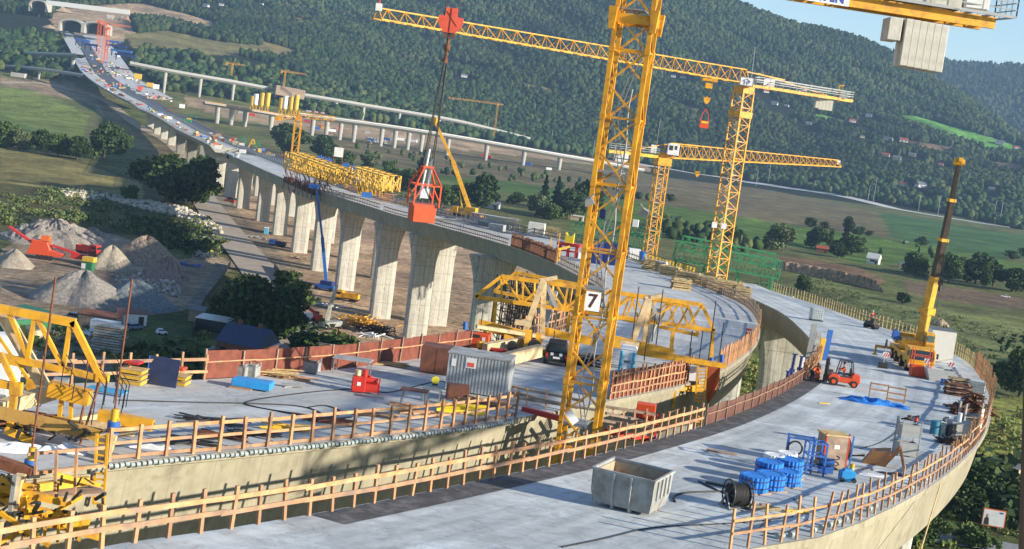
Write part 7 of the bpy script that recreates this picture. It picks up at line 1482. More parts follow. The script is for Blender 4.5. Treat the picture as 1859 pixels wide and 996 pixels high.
r=atg(483,424,0,'site_toilet','small pale blue toilet cabin at the foot of a far pier','toilet'); m=MB(); m.box((0,0,1.2),(1.6,1.6,2.4)); m.build('cabin',mat('pale_cyan',(.10,.40,.55),.5),r); m=MB(); m.box((0,0,2.5),(1.7,1.7,.2)); m.build('roof',WHITE,r)
vehicle(503,447,R_(170),'dark blue lift vehicle under the viaduct, left of the piers',6.5,2.3,2.4,BLUED,.4,BLUE)
gsticks(468,432,'low pile of beams on the haul road',20,7,3,GREY2,.6); gsticks(600,556,'white pipes lying near the boom lift',14,5,2,WSHEET,.5); gsticks(545,470,'boards lying left of the fifth pier',16,6,3,WOODG,.6)
# ================================================================ LEFT YARD
def heap(px,py,wpx,hpx,label,mat_,jag=.12,pts=None,seed=0,ridge=1.):
    p=pg(px,py); s=F/p.y; R0=wpx/s/2; H=hpx/s; o=None; n,k=40,14; V=[];r_=random.Random(seed); ph=[r_.uniform(0,6) for _ in range(6)]
    for j in range(k+1):
        t=j/k
        for i in range(n):
            a=2*math.pi*i/n; w_=1+.12*math.sin(2*a+ph[0])+.08*math.sin(5*a+ph[1]); rr_=R0*t*w_; z=H*.9*(1-((t*t+.10)**.5-.316)/.733)*(1+.08*math.sin(3*a+ph[2]))+r_.uniform(-jag,jag)*(t<.98)*2; V.append((rr_*math.cos(a)*ridge,rr_*math.sin(a)*.9,max(-.3,z) if t<1 else -.4))
    Fq=[(j*n+i,j*n+(i+1)%n,(j+1)*n+(i+1)%n,(j+1)*n+i) for j in range(k) for i in range(n)]; m=MB(); m.add(V,Fq,False); ob=m.build('gravel_heap',mat_); ob.location=p; tag(ob,label,'heap'); return ob
GR1=mat('gravel_grey',(.22,.20,.18),.95,var=.35,sc=1.5,bump=.6); GR2=mat('gravel_brown',(.25,.19,.14),.95,var=.35,sc=1.2,bump=.6); GR3=mat('gravel_sand',(.30,.26,.20),.95,var=.2,sc=1); RUB=mat('rubble',(.24,.21,.18),.95,var=.6,sc=3.5,bump=1)
heap(100,440,180,44,'dark rubble heap, largest at far left behind the orange crusher',RUB,.35,seed=1,ridge=1.1); heap(165,440,80,28,'smaller rubble heap right of the largest rubble heap',RUB,.3,seed=2)
heap(262,476,130,52,'rounded brown earth heap behind the sunlit gravel cone',GR2,.1,seed=3); heap(200,488,84,46,'sharp sunlit gravel cone right of the crusher',GR3,.04,seed=4); heap(25,482,84,32,'pale gravel cone at the left edge',GR3,.04,seed=5)
heap(298,505,96,40,'brick rubble heap, rightmost of the yard',mat('brick_rubble',(.24,.17,.15),.95,var=.6,sc=4,bump=1),.35,seed=6); heap(150,548,170,62,'broad grey gravel heap in the middle of the yard',GR1,.08,seed=7,ridge=1.15); heap(240,556,150,52,'blue-grey gravel heap right of the broad one',mat('gravel_blue',(.15,.17,.18),.95,var=.35,sc=1.5,bump=.6),.08,seed=8)
# stones scattered: countless
def stones(polys,dens,lo,hi,label,cols):
    P=[]
    for poly in polys:
        pts=[pg(*p) for p in poly]; xs=[p.x for p in pts];yy=[p.y for p in pts]; n=min(int((max(xs)-min(xs))*(max(yy)-min(yy))*dens),9000); x=rng.uniform(min(xs),max(xs),n);y=rng.uniform(min(yy),max(yy),n); _,px,py=field_class(x,y); k=inpoly(px,py,poly); P.append(np.stack([x[k],y[k]],1))
    P=np.concatenate(P); x,y=P[:,0],P[:,1]; h=rng.uniform(lo,hi,len(x)); cols=np.array(cols); return crowns('rubble_stones',np.stack([x,y,zt(x,y)-.2],1),h*.6,h,cols[rng.integers(0,len(cols),len(x))],MGRASS,label,'rubble')
stones([[(108,348),(130,346),(300,372),(340,380),(400,415),(400,425),(330,398),(200,365),(120,358)]],.5,.6,1.9,'long bank of pale broken concrete left of the haul road',[(.42,.38,.30),(.34,.31,.26),(.5,.46,.38)])
stones([[(240,500),(290,480),(330,520),(330,545),(250,520)],[(200,498),(240,505),(260,520),(210,512)]],.8,.3,1.1,'scattered broken stones on the yard heaps',[(.35,.30,.26),(.25,.2,.18),(.45,.42,.4)])
stones([[(1420,545),(1440,540),(1460,575),(1430,570)],[(600,355),(640,352),(650,366),(610,368)],[(665,250),(705,252),(700,262),(670,260)]],.15,.5,1.6,'scattered pale stones in the scrub',[(.4,.36,.3),(.3,.27,.22)])
r=atg(80,470,R_(0),'stone_crusher','orange-red mobile stone crusher with conveyors, left of the red lorry','crusher'); m=MB(); m.prism([(-5,1.2),(5,1.2),(6,2.2),(2,3.),(1,5.2),(-3.5,5.6),(-4,3.4)],-1.6,1.6); m.build('crusher_body',ORED,r,bevel=.1); m=MB(); m.bar((-3,0,4.),(-11,0,8.2),1.1,.6); m.build('conveyor',RED,r); m=MB(); m.bar((2,0,4.4),(13,0,2.2),1.2,.6); m.build('conveyor',RED,r); m=MB(); m.box((0,0,6.2),(2.4,1.8,1.4)); m.build('hopper',ORANGE,r); m=MB(); m.box((11,0,2.2),(6,2.2,1.6)); m.build('screen_box',RED,r)
for x in (-1.5,-.2,1.1,2.4): m=MB(); m.wheel((x,-1.5,.7),.7,.5); m.build('wheel',TYRE,r)
m=MB(); m.box((14,0,2.2),(1.6,2.,4.2)); m.build('support',BOARD,r)
vehicle(160,462,R_(-20),'red tipper lorry standing by the sunlit gravel cone',8,2.6,3.4,RED,.35)
r=atg(159,490,R_(-8),'generator_box','green and yellow generator box in front of the red lorry','generator'); m=MB(); m.box((0,0,1.3),(3.2,2.2,2.6)); m.build('green_housing',GREEND,r); m=MB(); m.box((.3,0,3.2),(3.4,2.4,1.3)); m.build('yellow_top',YELT,r); m=MB(); m.box((-.9,-1.12,1.2),(1.2,.05,1.5)); m.build('white_panel',WHITE,r)
def shed(px,py,rz,L,Wd,H,wall,roof,label,name='shed',cat='shed',pitch=0,g=True,win=0,chim=0,door=True):
    o=atg(px,py,rz,name,label,cat); m=MB(); m.box((0,0,H/2),(L,Wd,H)); m.build('wall',wall,o)
    m=MB()
    if pitch: m.prism([(-Wd/2-.4,H-.1),(0,H+pitch),(Wd/2+.4,H-.1)],-L/2-.4,L/2+.4,'x'); 
    else: m.add([(-L/2-.3,-Wd/2-.3,H),(L/2+.3,-Wd/2-.3,H),(L/2+.3,Wd/2+.3,H+.5),(-L/2-.3,Wd/2+.3,H+.5),(-L/2-.3,-Wd/2-.3,H+.15),(L/2+.3,-Wd/2-.3,H+.15),(L/2+.3,Wd/2+.3,H+.65),(-L/2-.3,Wd/2+.3,H+.65)],BOXF)
    rf=m.build('roof',roof,o)
    for k in range(chim): m=MB(); m.box((-L/4+k*L/2,0,H+pitch*.8+.5),(.7,.7,2.)); m.build('chimney',BROWNC,rf)
    for k in range(win): m=MB(); x=-L/2+(k+.5)*L/win; m.box((x,-Wd/2-.03,H*.55),(L/win*.4,.08,H*.35)); w_=m.build('window',GLASS,o); m=MB(); m.box((x,-Wd/2-.06,H*.55-H*.19),(L/win*.5,.12,.1)); m.build('sill',WHITE,w_)
    if door: m=MB(); m.box((L*.3,-Wd/2-.04,min(1.05,H*.4)),(min(1.2,L*.2),.08,min(2.1,H*.8))); m.build('door',DARK,o)
    return o
shed(8,600,R_(-35),16,7,4.2,GREEND,ROOFG,'grey-roofed green hall at the left edge',pitch=1.,name='hall',cat='hall'); shed(50,598,R_(-32),9,5,4.,GREEND,GREEND,'green corrugated shed right of the grey-roofed hall'); shed(38,612,R_(-32),10,3,2.4,WALLC,ROOFG,'cream lean-to in front of the green shed')
shed(182,592,R_(-8),9,4,2.6,WOODG,RUST,'weathered grey-brown wooden shed below the broad gravel heap'); 
def trailer(px,py,rz,L,H,label,mt=WHITE):
    o=atg(px,py,rz,'trailer',label,'trailer','white trailers and cabins'); m=MB(); m.box((0,0,.6+H/2),(L,2.5,H)); m.build('box_body',mt,o,bevel=.05); m=MB(); m.box((L*.2,-1.27,.6+H*.5),(L*.35,.04,H*.7)); m.build('door',WSHEET,o)
    for s in (-.8,.8): m=MB(); m.box((s,-1.3,.5),(.35,.05,.2)); m.build('rear_light',RED,o)
    for x in (-.8,.8): m=MB(); m.wheel((x,-1.1,.4),.4,.3); m.build('wheel',TYRE,o)
    return o
trailer(190,608,R_(-4),6.2,2.7,'white box trailer with open rear in the yard'); shed(238,588,R_(25),6.5,3,2.7,WHITE,BROWNC,'white cabin with a brown flat roof behind the box trailer',name='cabin',cat='cabin')
sl=atg(196,640,R_(-6),'slab_stack','tall stack of grey concrete slabs and planks below the box trailer','stack')
for k in range(11): m=MB(); m.box((random.uniform(-.3,.3),0,.25+k*.55),(6.2*random.uniform(.9,1.05),3.2,.4)); m.build('slab',GREY2 if k%3 else WOODG,sl)
car(131,580,R_(165),'silver estate car parked left of the box trailer',CS,4.8,1.7); car(243,598,R_(60),'pale blue car parked right of the white cabin',CB,4.2); car(243,572,R_(40),'car hidden behind the white cabin',CS) if False else None
car(293,607,R_(30),'small dark and white vehicle on the track',WSHEET,2.4,1.3,None); gsticks(80,605,'pale rubble by the cream lean-to',30,6,3,GREY2,.7); gsticks(150,605,'white scrap in front of the silver estate car',16,4,2,WSHEET,.6)
gsticks(340,482,'blue and white scrap beside the dirt track',24,6,3,BLUE,.5); gsticks(372,470,'pile of grey planks behind the track end',40,6,4,GREY2,2.2,'timber_pile','timber'); gsticks(385,438,'row of pale planks left of the haul road',26,6,3,GREY2,1.2,'timber_pile','timber'); gsticks(390,640,'pale junk beside the white roof',40,7,5,GREY2,1.2); gsticks(270,405,'flat blue sheets lying in the weeds',8,4,1,BLUED,.2)
sh=shed(388,600,R_(-10),7.5,4,2.8,DARK,WHITE,'white-roofed small pavilion beside the dark trees',name='pavilion',cat='pavilion'); 
shed(375,585,R_(-10),8,4,2.8,WOODG,ROOFG,'grey-roofed shed just behind the white-roofed pavilion')
hs=shed(447,655,R_(-20),10,9,4.2,BROWNC,mat('navy_tiles',(.03,.045,.10),.6,var=.2),'brown house with a steep dark blue roof and two chimneys, behind the barrier',name='house',cat='house',pitch=3.6,chim=2,win=3)
fp=[pg(*q) for q in ((418,482),(395,520),(372,550),(358,575),(350,610))]; o=empty('yard_fence',tuple(fp[0]),0,'thin dark fence along the track between yard and dark trees','fence'); m=W(fp[0])
for a,b in zip(fp,fp[1:]): m.bar(a+Vector((0,0,1.)),b+Vector((0,0,1.)),.1,1.8)
m.build('mesh_panel',DARK,o)
for q in fp: m=W(fp[0]); m.bar(q,q+Vector((0,0,2.3)),.18); m.build('post',DARK,o)
fp=[pg(*q) for q in ((497,487),(520,520),(535,560),(548,600))]; o=empty('yard_fence',tuple(fp[0]),0,'dark fence beside the haul road left of the boom lift','fence'); m=W(fp[0])
for a,b in zip(fp,fp[1:]): m.bar(a+Vector((0,0,1.)),b+Vector((0,0,1.)),.1,1.8)
m.build('mesh_panel',DARK,o)
# ================================================================ RIGHT VALLEY
shed(1585,478,R_(-25),7,6,3.2,WALLW,WALLW,'small white gabled house alone in the vineyard',name='house',cat='house',pitch=3.,win=1); shed(1492,458,R_(-10),7,5,2.6,BROWNC,ROOFR,'red-roofed shed among the vineyard trees',pitch=1.6); shed(893,378,R_(-10),9,6,3.,WALLW,ROOFG,'white barn with a grey roof right of the truck crane',name='barn',cat='barn',pitch=1.8,win=2)
shed(1232,422,R_(-10),5,3,2.2,WALLW,WALLW,'white caravan-like cabin left of the rear crane mast',name='cabin',cat='cabin'); shed(1324,438,R_(-10),4,3,2.2,WALLW,ROOFG,'tiny white hut right of the rear crane mast',name='cabin',cat='cabin'); shed(1047,400,R_(-10),8,3,2.6,WALLC,WALLW,'pale low hut behind the conifers at mast 7',name='hut',cat='hut'); shed(1645,487,R_(-5),9,4,2.4,WOODG,ROOFG,'grey shed in the trees left of the boom',door=False)
shed(1832,868,R_(20),7,5,2.6,WALLC,ROOFG,'grey flat-roofed hut in the bushes at lower right')
car(1643,440,R_(170),'lone white and blue car beside the bright green field',WSHEET,5,1.5,None); car(1825,540,R_(170),'white car on the brown plot at the right',WSHEET,4.5,1.4,None)
for i,(px,py,wd,rf,l) in enumerate(((1640,258,11,ROOFR,'large pale house with a red hipped roof on the slope'),(1612,256,11,ROOFG,'white house with a grey roof left of the red-hipped one'),(1628,290,10,ROOFG,'cream house below the red-hipped one'),(1608,284,9,ROOFR,'half-hidden house with a reddish roof left of the cream one'),(1656,284,9,WALLW,'white flat house right of the cream one'),(1577,212,9,WALLW,'small white house near the crest side of the slope'),(1406,190,9,WALLW,'small white house left of the counter-jib'),(1468,226,8,ROOFG,'yellow-gabled house on the mid slope'),(1547,222,9,ROOFR,'small red-roofed house beside the green strip'),(1428,193,6,WALLW,'tiny white hut under the counter-jib'),(1672,340,12,WALLW,'long white building in the roadside trees'),(1640,338,8,ROOFR,'small house with red roof left of the long white building'),(1815,262,12,ROOFG,'grey-roofed farm on the far right slope'),(1845,270,8,ROOFR,'red-roofed farm at the right end of the green slope'),(1565,250,6,ROOFG,'tiny orange-walled hut in the wood'),(1708,300,6,ROOFR,'pinkish little house left of the raised boom'),(1800,345,7,ROOFG,'cream building at the far right tree line'),
  (540,38,9,ROOFR,'pale house high on the wooded hill, nearest the top left'),(374,12,8,WALLW,'white house in the wood near the top left corner'),(402,10,7,WALLW,'second white house beside it in the upper wood'),(842,140,8,WALLW,'white house on the hill right of the hanging ropes'),(1240,142,8,ROOFR,'red-roofed house behind the long jib'),(1222,140,7,WALLW,'white house left of the red-roofed one behind the jib'),(475,8,5,WALLW,'tiny white hut at the top edge'),(1300,140,7,WALLW,'white house behind the jib near the rear mast'),(1390,168,8,ROOFR,'pale house below the counter-jib rail'))):
    p=pg(px,py)
    if p is None: continue
    o=empty('hillside_house',tuple(p),random.uniform(-.6,.3),l,'house','houses scattered on the hill'); h=wd*.5*.75; wl_=WALLC if 'cream' in l or 'yellow' in l or 'orange' in l else WALLW; wd*=1.35; m=MB(); m.box((0,0,h/2),(wd,wd*.75,h)); m.build('wall',wl_,o); m=MB(); m.prism([(-wd*.42,h),(0,h+wd*.28),(wd*.42,h)],-wd*.54,wd*.54,'x'); m.build('roof',rf if rf is not WALLW else ROOFG,o)
    for k in (-1,1): m=MB(); m.box((k*wd*.22,-wd*.38,h*.55),(wd*.14,.1,h*.35)); m.build('window',GLASS,o)
# billboard lower right
r=empty('billboard',tuple(pg(1800,985)),R_(-10),'white advertising billboard with an orange frame and a dark-suited figure, lower right','billboard'); bz=zt(0,0); c=wl(1804,940,r.location.y,r); s_=F/r.location.y
m=MB(); m.box(c,(3.7,.15,2.9)); m.build('orange_frame',ORANGE,r); m=MB(); m.box(c-Vector((0,.09,0)),(3.4,.05,2.6)); pn=m.build('white_panel',WHITE,r); m=MB(); q=c-Vector((1.05,.13,.2)); m.prism([(q.x-.45,q.z-1.05),(q.x+.4,q.z-1.05),(q.x+.3,q.z),(q.x+.08,q.z+.25),(q.x-.15,q.z+.25),(q.x-.35,q.z)],q.y-.01,q.y+.01); m.build('suit_print',DARK,pn); m=MB(); m.box((q.x,q.y,q.z+.5),(.32,.02,.5)); m.build('face_print',SKIN,pn); m=MB(); m.box((c.x+1.1,q.y,c.z+1.0),(.6,.02,.25)); m.build('logo_print',BLUE,pn)
for s in (-1,1): m=MB(); m.bar(c+Vector((s*1.2,.1,-1.4)),Vector((c.x+s*1.2,c.y+.1,0)),.15); m.build('post',DARK,r)
# lamp masts along the valley road
LMASTS=[(1372,338,30),(1394,333,40),(1478,345,18),(1575,366,30),(1585,368,45),(1667,383,26),(1702,392,38),(1803,402,38),(1814,408,40),(1180,296,34),(1076,285,30),(1000,262,26),(885,240,24),(730,222,20),(680,212,20),(640,205,18),(560,190,20),(580,203,26),(756,228,24),(770,228,24)]
lm=None
for i,(px,py,h) in enumerate(LMASTS):
    p=pg(px,py); s=F/p.y
    if lm is None:
        o=lm=empty('lamp_mast',tuple(p),0,'tall thin grey lamp mast by the valley road','lamp mast','lamp masts along the valley roads'); m=MB(); m.tube((0,0,0),(0,0,20),.32,5); m.build('pole',GREY2,o); m=MB(); m.bar((0,0,20),(1.6,0,20.2),.3); m.build('lamp_arm',GREY2,o)
    else: o=copy_tree(lm,p)
    o.scale=(1,1,h/s/20)
# valley road with white kerb line
def road(name,pts,wd,mt,label,off=.25,kind='structure'):
    P=[pg(*q) for q in pts]; P=resample(smooth(P,2),step=8.); V=[]; n=len(P)
    for i,p in enumerate(P):
        t=(P[min(i+1,n-1)]-P[max(i-1,0)]); t.z=0; t.normalize(); nn_=Vector((t.y,-t.x,0))*wd/2
        for q in (p+nn_,p-nn_): V.append((q.x,q.y,float(zt(q.x,q.y))*(q.y>1290)+off))
    me=bpy.data.meshes.new(name); me.from_pydata(V,[],[(2*i,2*i+1,2*i+3,2*i+2) for i in range(n-1)]); me.materials.append(mt); o=bpy.data.objects.new(name,me); COL.objects.link(o); tag(o,label,'road',kind=kind)
road('valley_road',[(1130,290),(1180,302),(1300,318),(1400,337),(1500,350),(1600,372),(1700,392),(1859,417),(1950,430)],24,mat('pale_road',(.55,.54,.5),.8,var=.1,sc=.02),'pale road crossing the valley at the foot of the hill')
road('haul_road',[(365,352),(385,385),(420,430),(470,490),(520,560),(548,640)],13,mat('dusty_track',(.36,.30,.24),.95,var=.15,sc=.2),'pale haul road beside the piers')
road('lower_road',[(1600,960),(1700,978),(1800,990),(1900,1010)],7,mat('grey_road',(.22,.23,.24),.9),'grey road below the right deck')
road('dirt_road',[(0,150),(60,148),(130,162),(190,178),(230,215),(300,250),(350,300)],11,mat('dirt_road_tan',(.40,.32,.22),.95,var=.2,sc=.1),'dirt road at the far piers')
# ramps: long low bridges across the valley
def ramp(label,pts,wd,th,mt,pmt,dz,piers,ph=12,seedp=0):
    """pts: (px,py,depth) of the deck edge line"""
    P=[pd(*q) for q in pts]; P=resample(smooth(P,2),step=15); o=P[0]; r=empty('ramp_bridge',(o.x,o.y,o.z),0,label,'bridge'); n=len(P); V=[]
    for i,p in enumerate(P):
        t=(P[min(i+1,n-1)]-P[max(i-1,0)]); t.z=0; t.normalize(); nn_=Vector((t.y,-t.x,0)); nn_=nn_ if nn_.y<0 else -nn_
        a=p-o; b=a-nn_*wd; V+=[a,b,b-Vector((0,0,th*.4)),b+nn_*wd*.25-Vector((0,0,th)),a-nn_*wd*.25-Vector((0,0,th)),a-Vector((0,0,th*.45))]
    Fq=[(6*i+k,6*i+(k+1)%6,6*(i+1)+(k+1)%6,6*(i+1)+k) for i in range(n-1) for k in range(6)]; m=MB(); m.add(V,Fq); m.build('deck',mt,r); m=MB()
    for i in range(n-1): m.bar(P[i]-o+Vector((0,0,.5)),P[i+1]-o+Vector((0,0,.5)),.3,1.0)
    m.build('parapet',pmt,r)
    for px in piers:
        k=min(range(n),key=lambda i:abs(proj(*P[i])[0]-px)); p=P[k]; t=(P[min(k+1,n-1)]-P[max(k-1,0)]); nn_=Vector((t.y,-t.x,0)).normalized(); nn_=nn_ if nn_.y<0 else -nn_
        c=p-nn_*wd*.5; gz=float(zt(c.x,c.y)) if c.y>1290 else 0
        if c.z-gz<2: continue
        m=MB(); m.tube((0,0,gz-c.z-1),(0,0,-th+.2),wd*.16,8,wd*.22); q=m.build('pier',CRAMP,r); q.location=c-o
    return r
PAR=mat('pale_parapet',(.66,.66,.63),.7,var=.08); PDK=mat('ramp_deck',(.32,.32,.30),.8)
ramp('nearer long pale ramp bridge crossing the valley behind the viaduct',[(545,206,1560),(620,216,1570),(740,232,1590),(880,255,1620),(1000,277,1650),(1060,287,1670),(1170,308,1700)],13,4.2,PDK,PAR,0,[565,600,630,645,690,710,745,765,820,880,960,1020],14)
ramp('farther curved ramp bridge with dark deck running towards the silos',[(236,112,1740),(300,125,1760),(380,139,1790),(440,149,1820),(520,165,1860),(600,178,1900),(680,192,1950),(760,205,2000),(830,217,2060),(900,234,2120),(1000,260,2200),(1100,285,2300)],11,4,PDK,GREY2,0,[308,360,420,505,552,610,672,735,800,860],16)
ramp('unfinished low ramp with rust-coloured edge left of the silos',[(372,185,1500),(420,192,1510),(480,203,1530),(545,214,1560)],14,3.,PDK,mat('ochre_form',(.5,.3,.1),.7),0,[395,425,460,500],10)
ramp('pale ramp bridge entering at the left edge',[(-60,90,1900),(0,92,1850),(60,95,1800),(140,98,1740)],12,4,PDK,PAR,0,[5,48,92,122],16)
ramp('lower small bridge under the pale ramp at the left edge',[(-30,116,1750),(40,120,1700),(100,127,1660),(150,135,1640)],8,3,PDK,PAR,0,[22,70],8)
simple(34,140,0,(16,10,5),CRAMP,'concrete_block','grey bridge abutment block at the left edge','abutment',g=True); simple(122,137,R_(-5),(30,8,5),WSHEET,'white_tent','long white tent hall at the far left bridge','tent',g=True,part='tent_skin')
P_=pd(517,170,1840); r=empty('clad_section',tuple(P_),0,'brown scaffolded section on the farther ramp above the silos','scaffold'); m=W(P_); B(m,(499,162,1840),(551,172,1855),13,12); m.build('brown_cladding',WOODG,r); m=W(P_)
for k in range(14): B(m,(499+k*4,153+k*.8,1836),(499+k*4,160+k*.8,1836),.4)
m.build('guard_post',RUST,r)
# silos
for i,(px,py,hp,c_) in enumerate(((457,196,22,'y'),(463,196,26,'w'),(474,198,30,'y'),(484,199,31,'y'),(509,203,26,'y'),(516,204,30,'w'),(527,205,30,'y'),(536,206,34,'y'))):
    P_=pd(px,py,1500); s=F/1500; H=hp/s; r=empty('silo',tuple(P_),0,('yellow' if c_=='y' else 'white')+' cement silo, '+['leftmost of the left group','second of the left group','third of the left group','last of the left group','first of the right group','wide one in the right group','third of the right group','tallest, at the right end'][i],'silo','cement silos by the ramp'); m=MB(); R0=2.6 if c_=='y' else 2.9; m.tube((0,0,H*.25),(0,0,H),R0,12); m.build('tank',YELT if c_=='y' else WHITE,r); m=MB(); m.tube((0,0,H*.25),(0,0,H*.05),R0,12,.8); m.build('cone',YELT,r)
    for a in range(4): m=MB(); m.bar((R0*.7*math.cos(a*1.57+.8),R0*.7*math.sin(a*1.57+.8),-2),(R0*.7*math.cos(a*1.57+.8),R0*.7*math.sin(a*1.57+.8),H*.3),.5); m.build('leg',YELT,r)
# construction traffic on the far strips
for i in range(26):
    px=random.choice([random.uniform(560,1120),random.uniform(400,620)]); py=(px-400)*.165+195+random.uniform(-6,8) if px>560 else 190+(px-400)*.12+random.uniform(-3,8)
    c_=random.choice([(BLUE,'blue'),(WHITE,'white'),(ORANGE,'orange'),(YELT,'yellow'),(RED,'red'),(GREY2,'grey')]); simple(px,py+8,random.uniform(-.3,.3),(random.uniform(5,11),3,random.uniform(2.5,3.5)),c_[0],'site_container',c_[1]+' container or lorry on the far ramp building site','container','containers along the far ramps',GREY,True)
for i,(px,w_) in enumerate(((560,3),(566,3),(572,3),(578,3),(584,3),(590,3),(596,3),(602,3),(940,3),(1190,3),(1232,3),(1246,3),(1260,3),(1274,3),(1288,3),(1300,3))):
    q=pg(px,(203+(px-560)*.12) if px<700 else 296+(px-1190)*.11); o=empty('road_barrier',tuple(q),R_(-10),'red and white road barrier at the far site road','barrier','red and white barriers on the far site roads'); m=MB(); m.box((0,0,1.2),(7,.8,1.8)); m.build('board',RED if i%2 else WHITE,o); m=MB(); m.box((0,0,.2),(6,1.2,.4)); m.build('foot',GREY,o)
# tunnel
def tunnel(px0,px1,py0,py1,y,label,arches,mt):
    a=pd(px0,py0,y);b=pd(px1,py1,y); o=empty('tunnel_portal',tuple(a),0,label,'tunnel portal'); L=(b-a).length; d=(b-a).normalized(); w_=L/arches
    for k in range(arches):
        m=MB(); n=12; H=11; out=[];inn=[]
        for i in range(n+1):
            t=math.pi*i/n; out.append((w_*.5-math.cos(t)*w_*.5,4+math.sin(t)*(H-4)+1.2)); inn.append((w_*.5-math.cos(t)*w_*.43,4+math.sin(t)*(H-5)))
        poly_o=[(0,-6)]+out+[(w_,-6)]; poly_i=[(w_*.07,-6)]+inn+[(w_*.93,-6)]
        V=[];N=len(poly_o)
        for yy in (0,26):
            for (x,z) in poly_o+poly_i: q=d*(x+k*w_); V.append((q.x,q.y+yy,q.z+z))
        Fq=[(i,i+1,N+i+1,N+i) for i in range(N-1)]+[(2*N+i,2*N+N+i,2*N+N+i+1,2*N+i+1) for i in range(N-1)]+[(i,2*N+i,2*N+i+1,i+1) for i in range(N-1)]+[(N+i,N+i+1,3*N+i+1,3*N+i) for i in range(N-1)]
        m.add(V,Fq); ob=m.build('arch_ring',mt,o); m=MB(); q=d*(k*w_+w_/2); m.box((q.x,q.y+20,q.z+3),(w_*.86,1,18)); m.build('bore_shade_slab',BLACK,o)  # solid black slab stands for the shade inside the bore
tunnel(106,194,47,56,2060,'wide double-arched tunnel portal at the end of the viaduct',2,CRAMP); tunnel(52,84,12,14,2240,'single tunnel mouth at the top left corner',1,CRAMP)
w0=pd(84,4,2230); w1=pd(235,22,2230); m=W(w0); m.bar(w0,w1,2,7); o=m.build('retaining_wall',PAR); tag(o,'long pale retaining wall along the hill top left','wall')
for i,(px,py,hp,wp,c_) in enumerate(((90,42,6,30,SAND),(230,30,9,26,ORANGE),(110,12,10,50,SAND))):
    p=pg(px,py+8) or pd(px,py+8,2300); m=MB(); R0=wp/2*p.y/F; H=hp*p.y/F; n=18; m.add([(0,0,H)]+[(R0*(1+.15*math.sin(3*k))*math.cos(2*math.pi*k/n),R0*.7*math.sin(2*math.pi*k/n),-1) for k in range(n)],[(0,k+1,(k+1)%n+1) for k in range(n)]); ob=m.build('sand_heap',SAND if c_ is SAND else mat('orange_sand',(.42,.22,.12),.95)); ob.location=p; tag(ob,['pale sand heap left of the portal','orange sand heap right of the portal','brown earth heap between the two tunnel mouths'][i],'heap')
for i in range(7):
    px=200+i*26;py=30+i*3.5; p=pg(px,py+4) or pd(px,py+4,2300); o=empty('frame_trestle',tuple(p),R_(-8),'pale zigzag steel trestle on the terrace right of the tunnel','trestle','pale trestles on the terrace'); m=MB()
    for k in range(3): m.bar((k*4-6,0,6),(k*4-4,0,0),.8); m.bar((k*4-4,0,0),(k*4-2,0,6),.8)
    m.bar((-6,0,6),(6,0,6),1.); m.build('zigzag_frame',WHITE,o)
# blue formwork gantries and clutter at the far end of the viaduct
for i,(px,py,w_) in enumerate(((205,78,18),(212,86,24),(220,95,26),(228,103,26),(150,76,18),(165,84,16))):
    P_=pd(px,py,1780-i*15); r=empty('blue_gantry',tuple(P_),R_(-5),'dark blue formwork gantry at the tunnel end, '+['topmost','second from the top','third from the top','lowest right','upper left','lower left'][i],'gantry','blue gantries at the tunnel end'); m=MB(); m.box((0,0,2),(w_,4,2.4)); m.build('girder',BLUED if i%2 else BLUE,r)
    for x in (-w_*.45,0,w_*.45): m=MB(); m.box((x,0,-2),(1,1,6)); m.build('leg',BLUED,r)
FARC=[(GREY,'grey'),(WOODG,'weathered'),(WOODG,'weathered'),(RUST,'rusty'),(DARK,'dark'),(WOODY,'pale timber'),(WSHEET,'white'),(GREY2,'grey'),(WHITE,'white'),(ORANGE,'orange'),(YELT,'yellow'),(GREEN,'green'),(GREY2,'grey'),(BROWNC,'brown'),(BLUE,'blue'),(RED,'red')]
k_=0
for (x0,y0_,x1,y1,n,sp_) in ((150,85,235,100,22,9),(160,110,240,135,22,9),(170,125,260,150,44,7),(200,150,330,195,44,7),(300,195,440,250,34,5),(380,245,520,288,36,6),(150,100,230,130,26,8),(185,155,300,215,44,5),(290,212,400,268,34,4),(150,120,190,150,16,4)):
    for i in range(n):
        t=random.random(); px=x0+(x1-x0)*t+random.uniform(-sp_,sp_)*2.2; py=y0_+(y1-y0_)*t+random.uniform(-sp_,sp_)*.5; q=pk(px,py)
        if q is None: continue
        a_,nrm,lp=dirat(q.y); off_=(q.xy-lp.xy).dot(nrm.xy)
        if not .8<off_<(60 if q.y>1480 else 29): continue
        c_=random.choice(FARC); sc_=q.y/900; d_=(random.uniform(1.2,4.)*sc_**.5,random.uniform(1.,2.2),random.uniform(.6,1.9)); o=empty('site_material',(q.x,q.y,q.z+.02),random.uniform(0,3),c_[1]+' crate or machine among the clutter on the far viaduct deck','site material','clutter on the far viaduct deck'); m=MB(); m.box((0,0,d_[2]/2),d_); m.build('load',c_[0],o); m=MB(); m.bar((-d_[0]*.6,0,d_[2]),(d_[0]*.7,.2,d_[2]+.2),.25); m.build('top_timber',WOODG,o)
r=at(345,212,0,'green_formwork','green formwork panels on the far deck edge','formwork'); m=MB(); m.box((0,0,.5),(12,7,.8)); m.build('panels',GREEND,r)
r=at(340,222,0,'green_machine','green paver with yellow parts on the far deck','machine'); m=MB(); m.box((0,0,1.5),(6,3,2.4)); m.build('body',GREEN,r); m=MB(); m.box((1,0,3.2),(3,2,1)); m.build('hood',YELT,r)
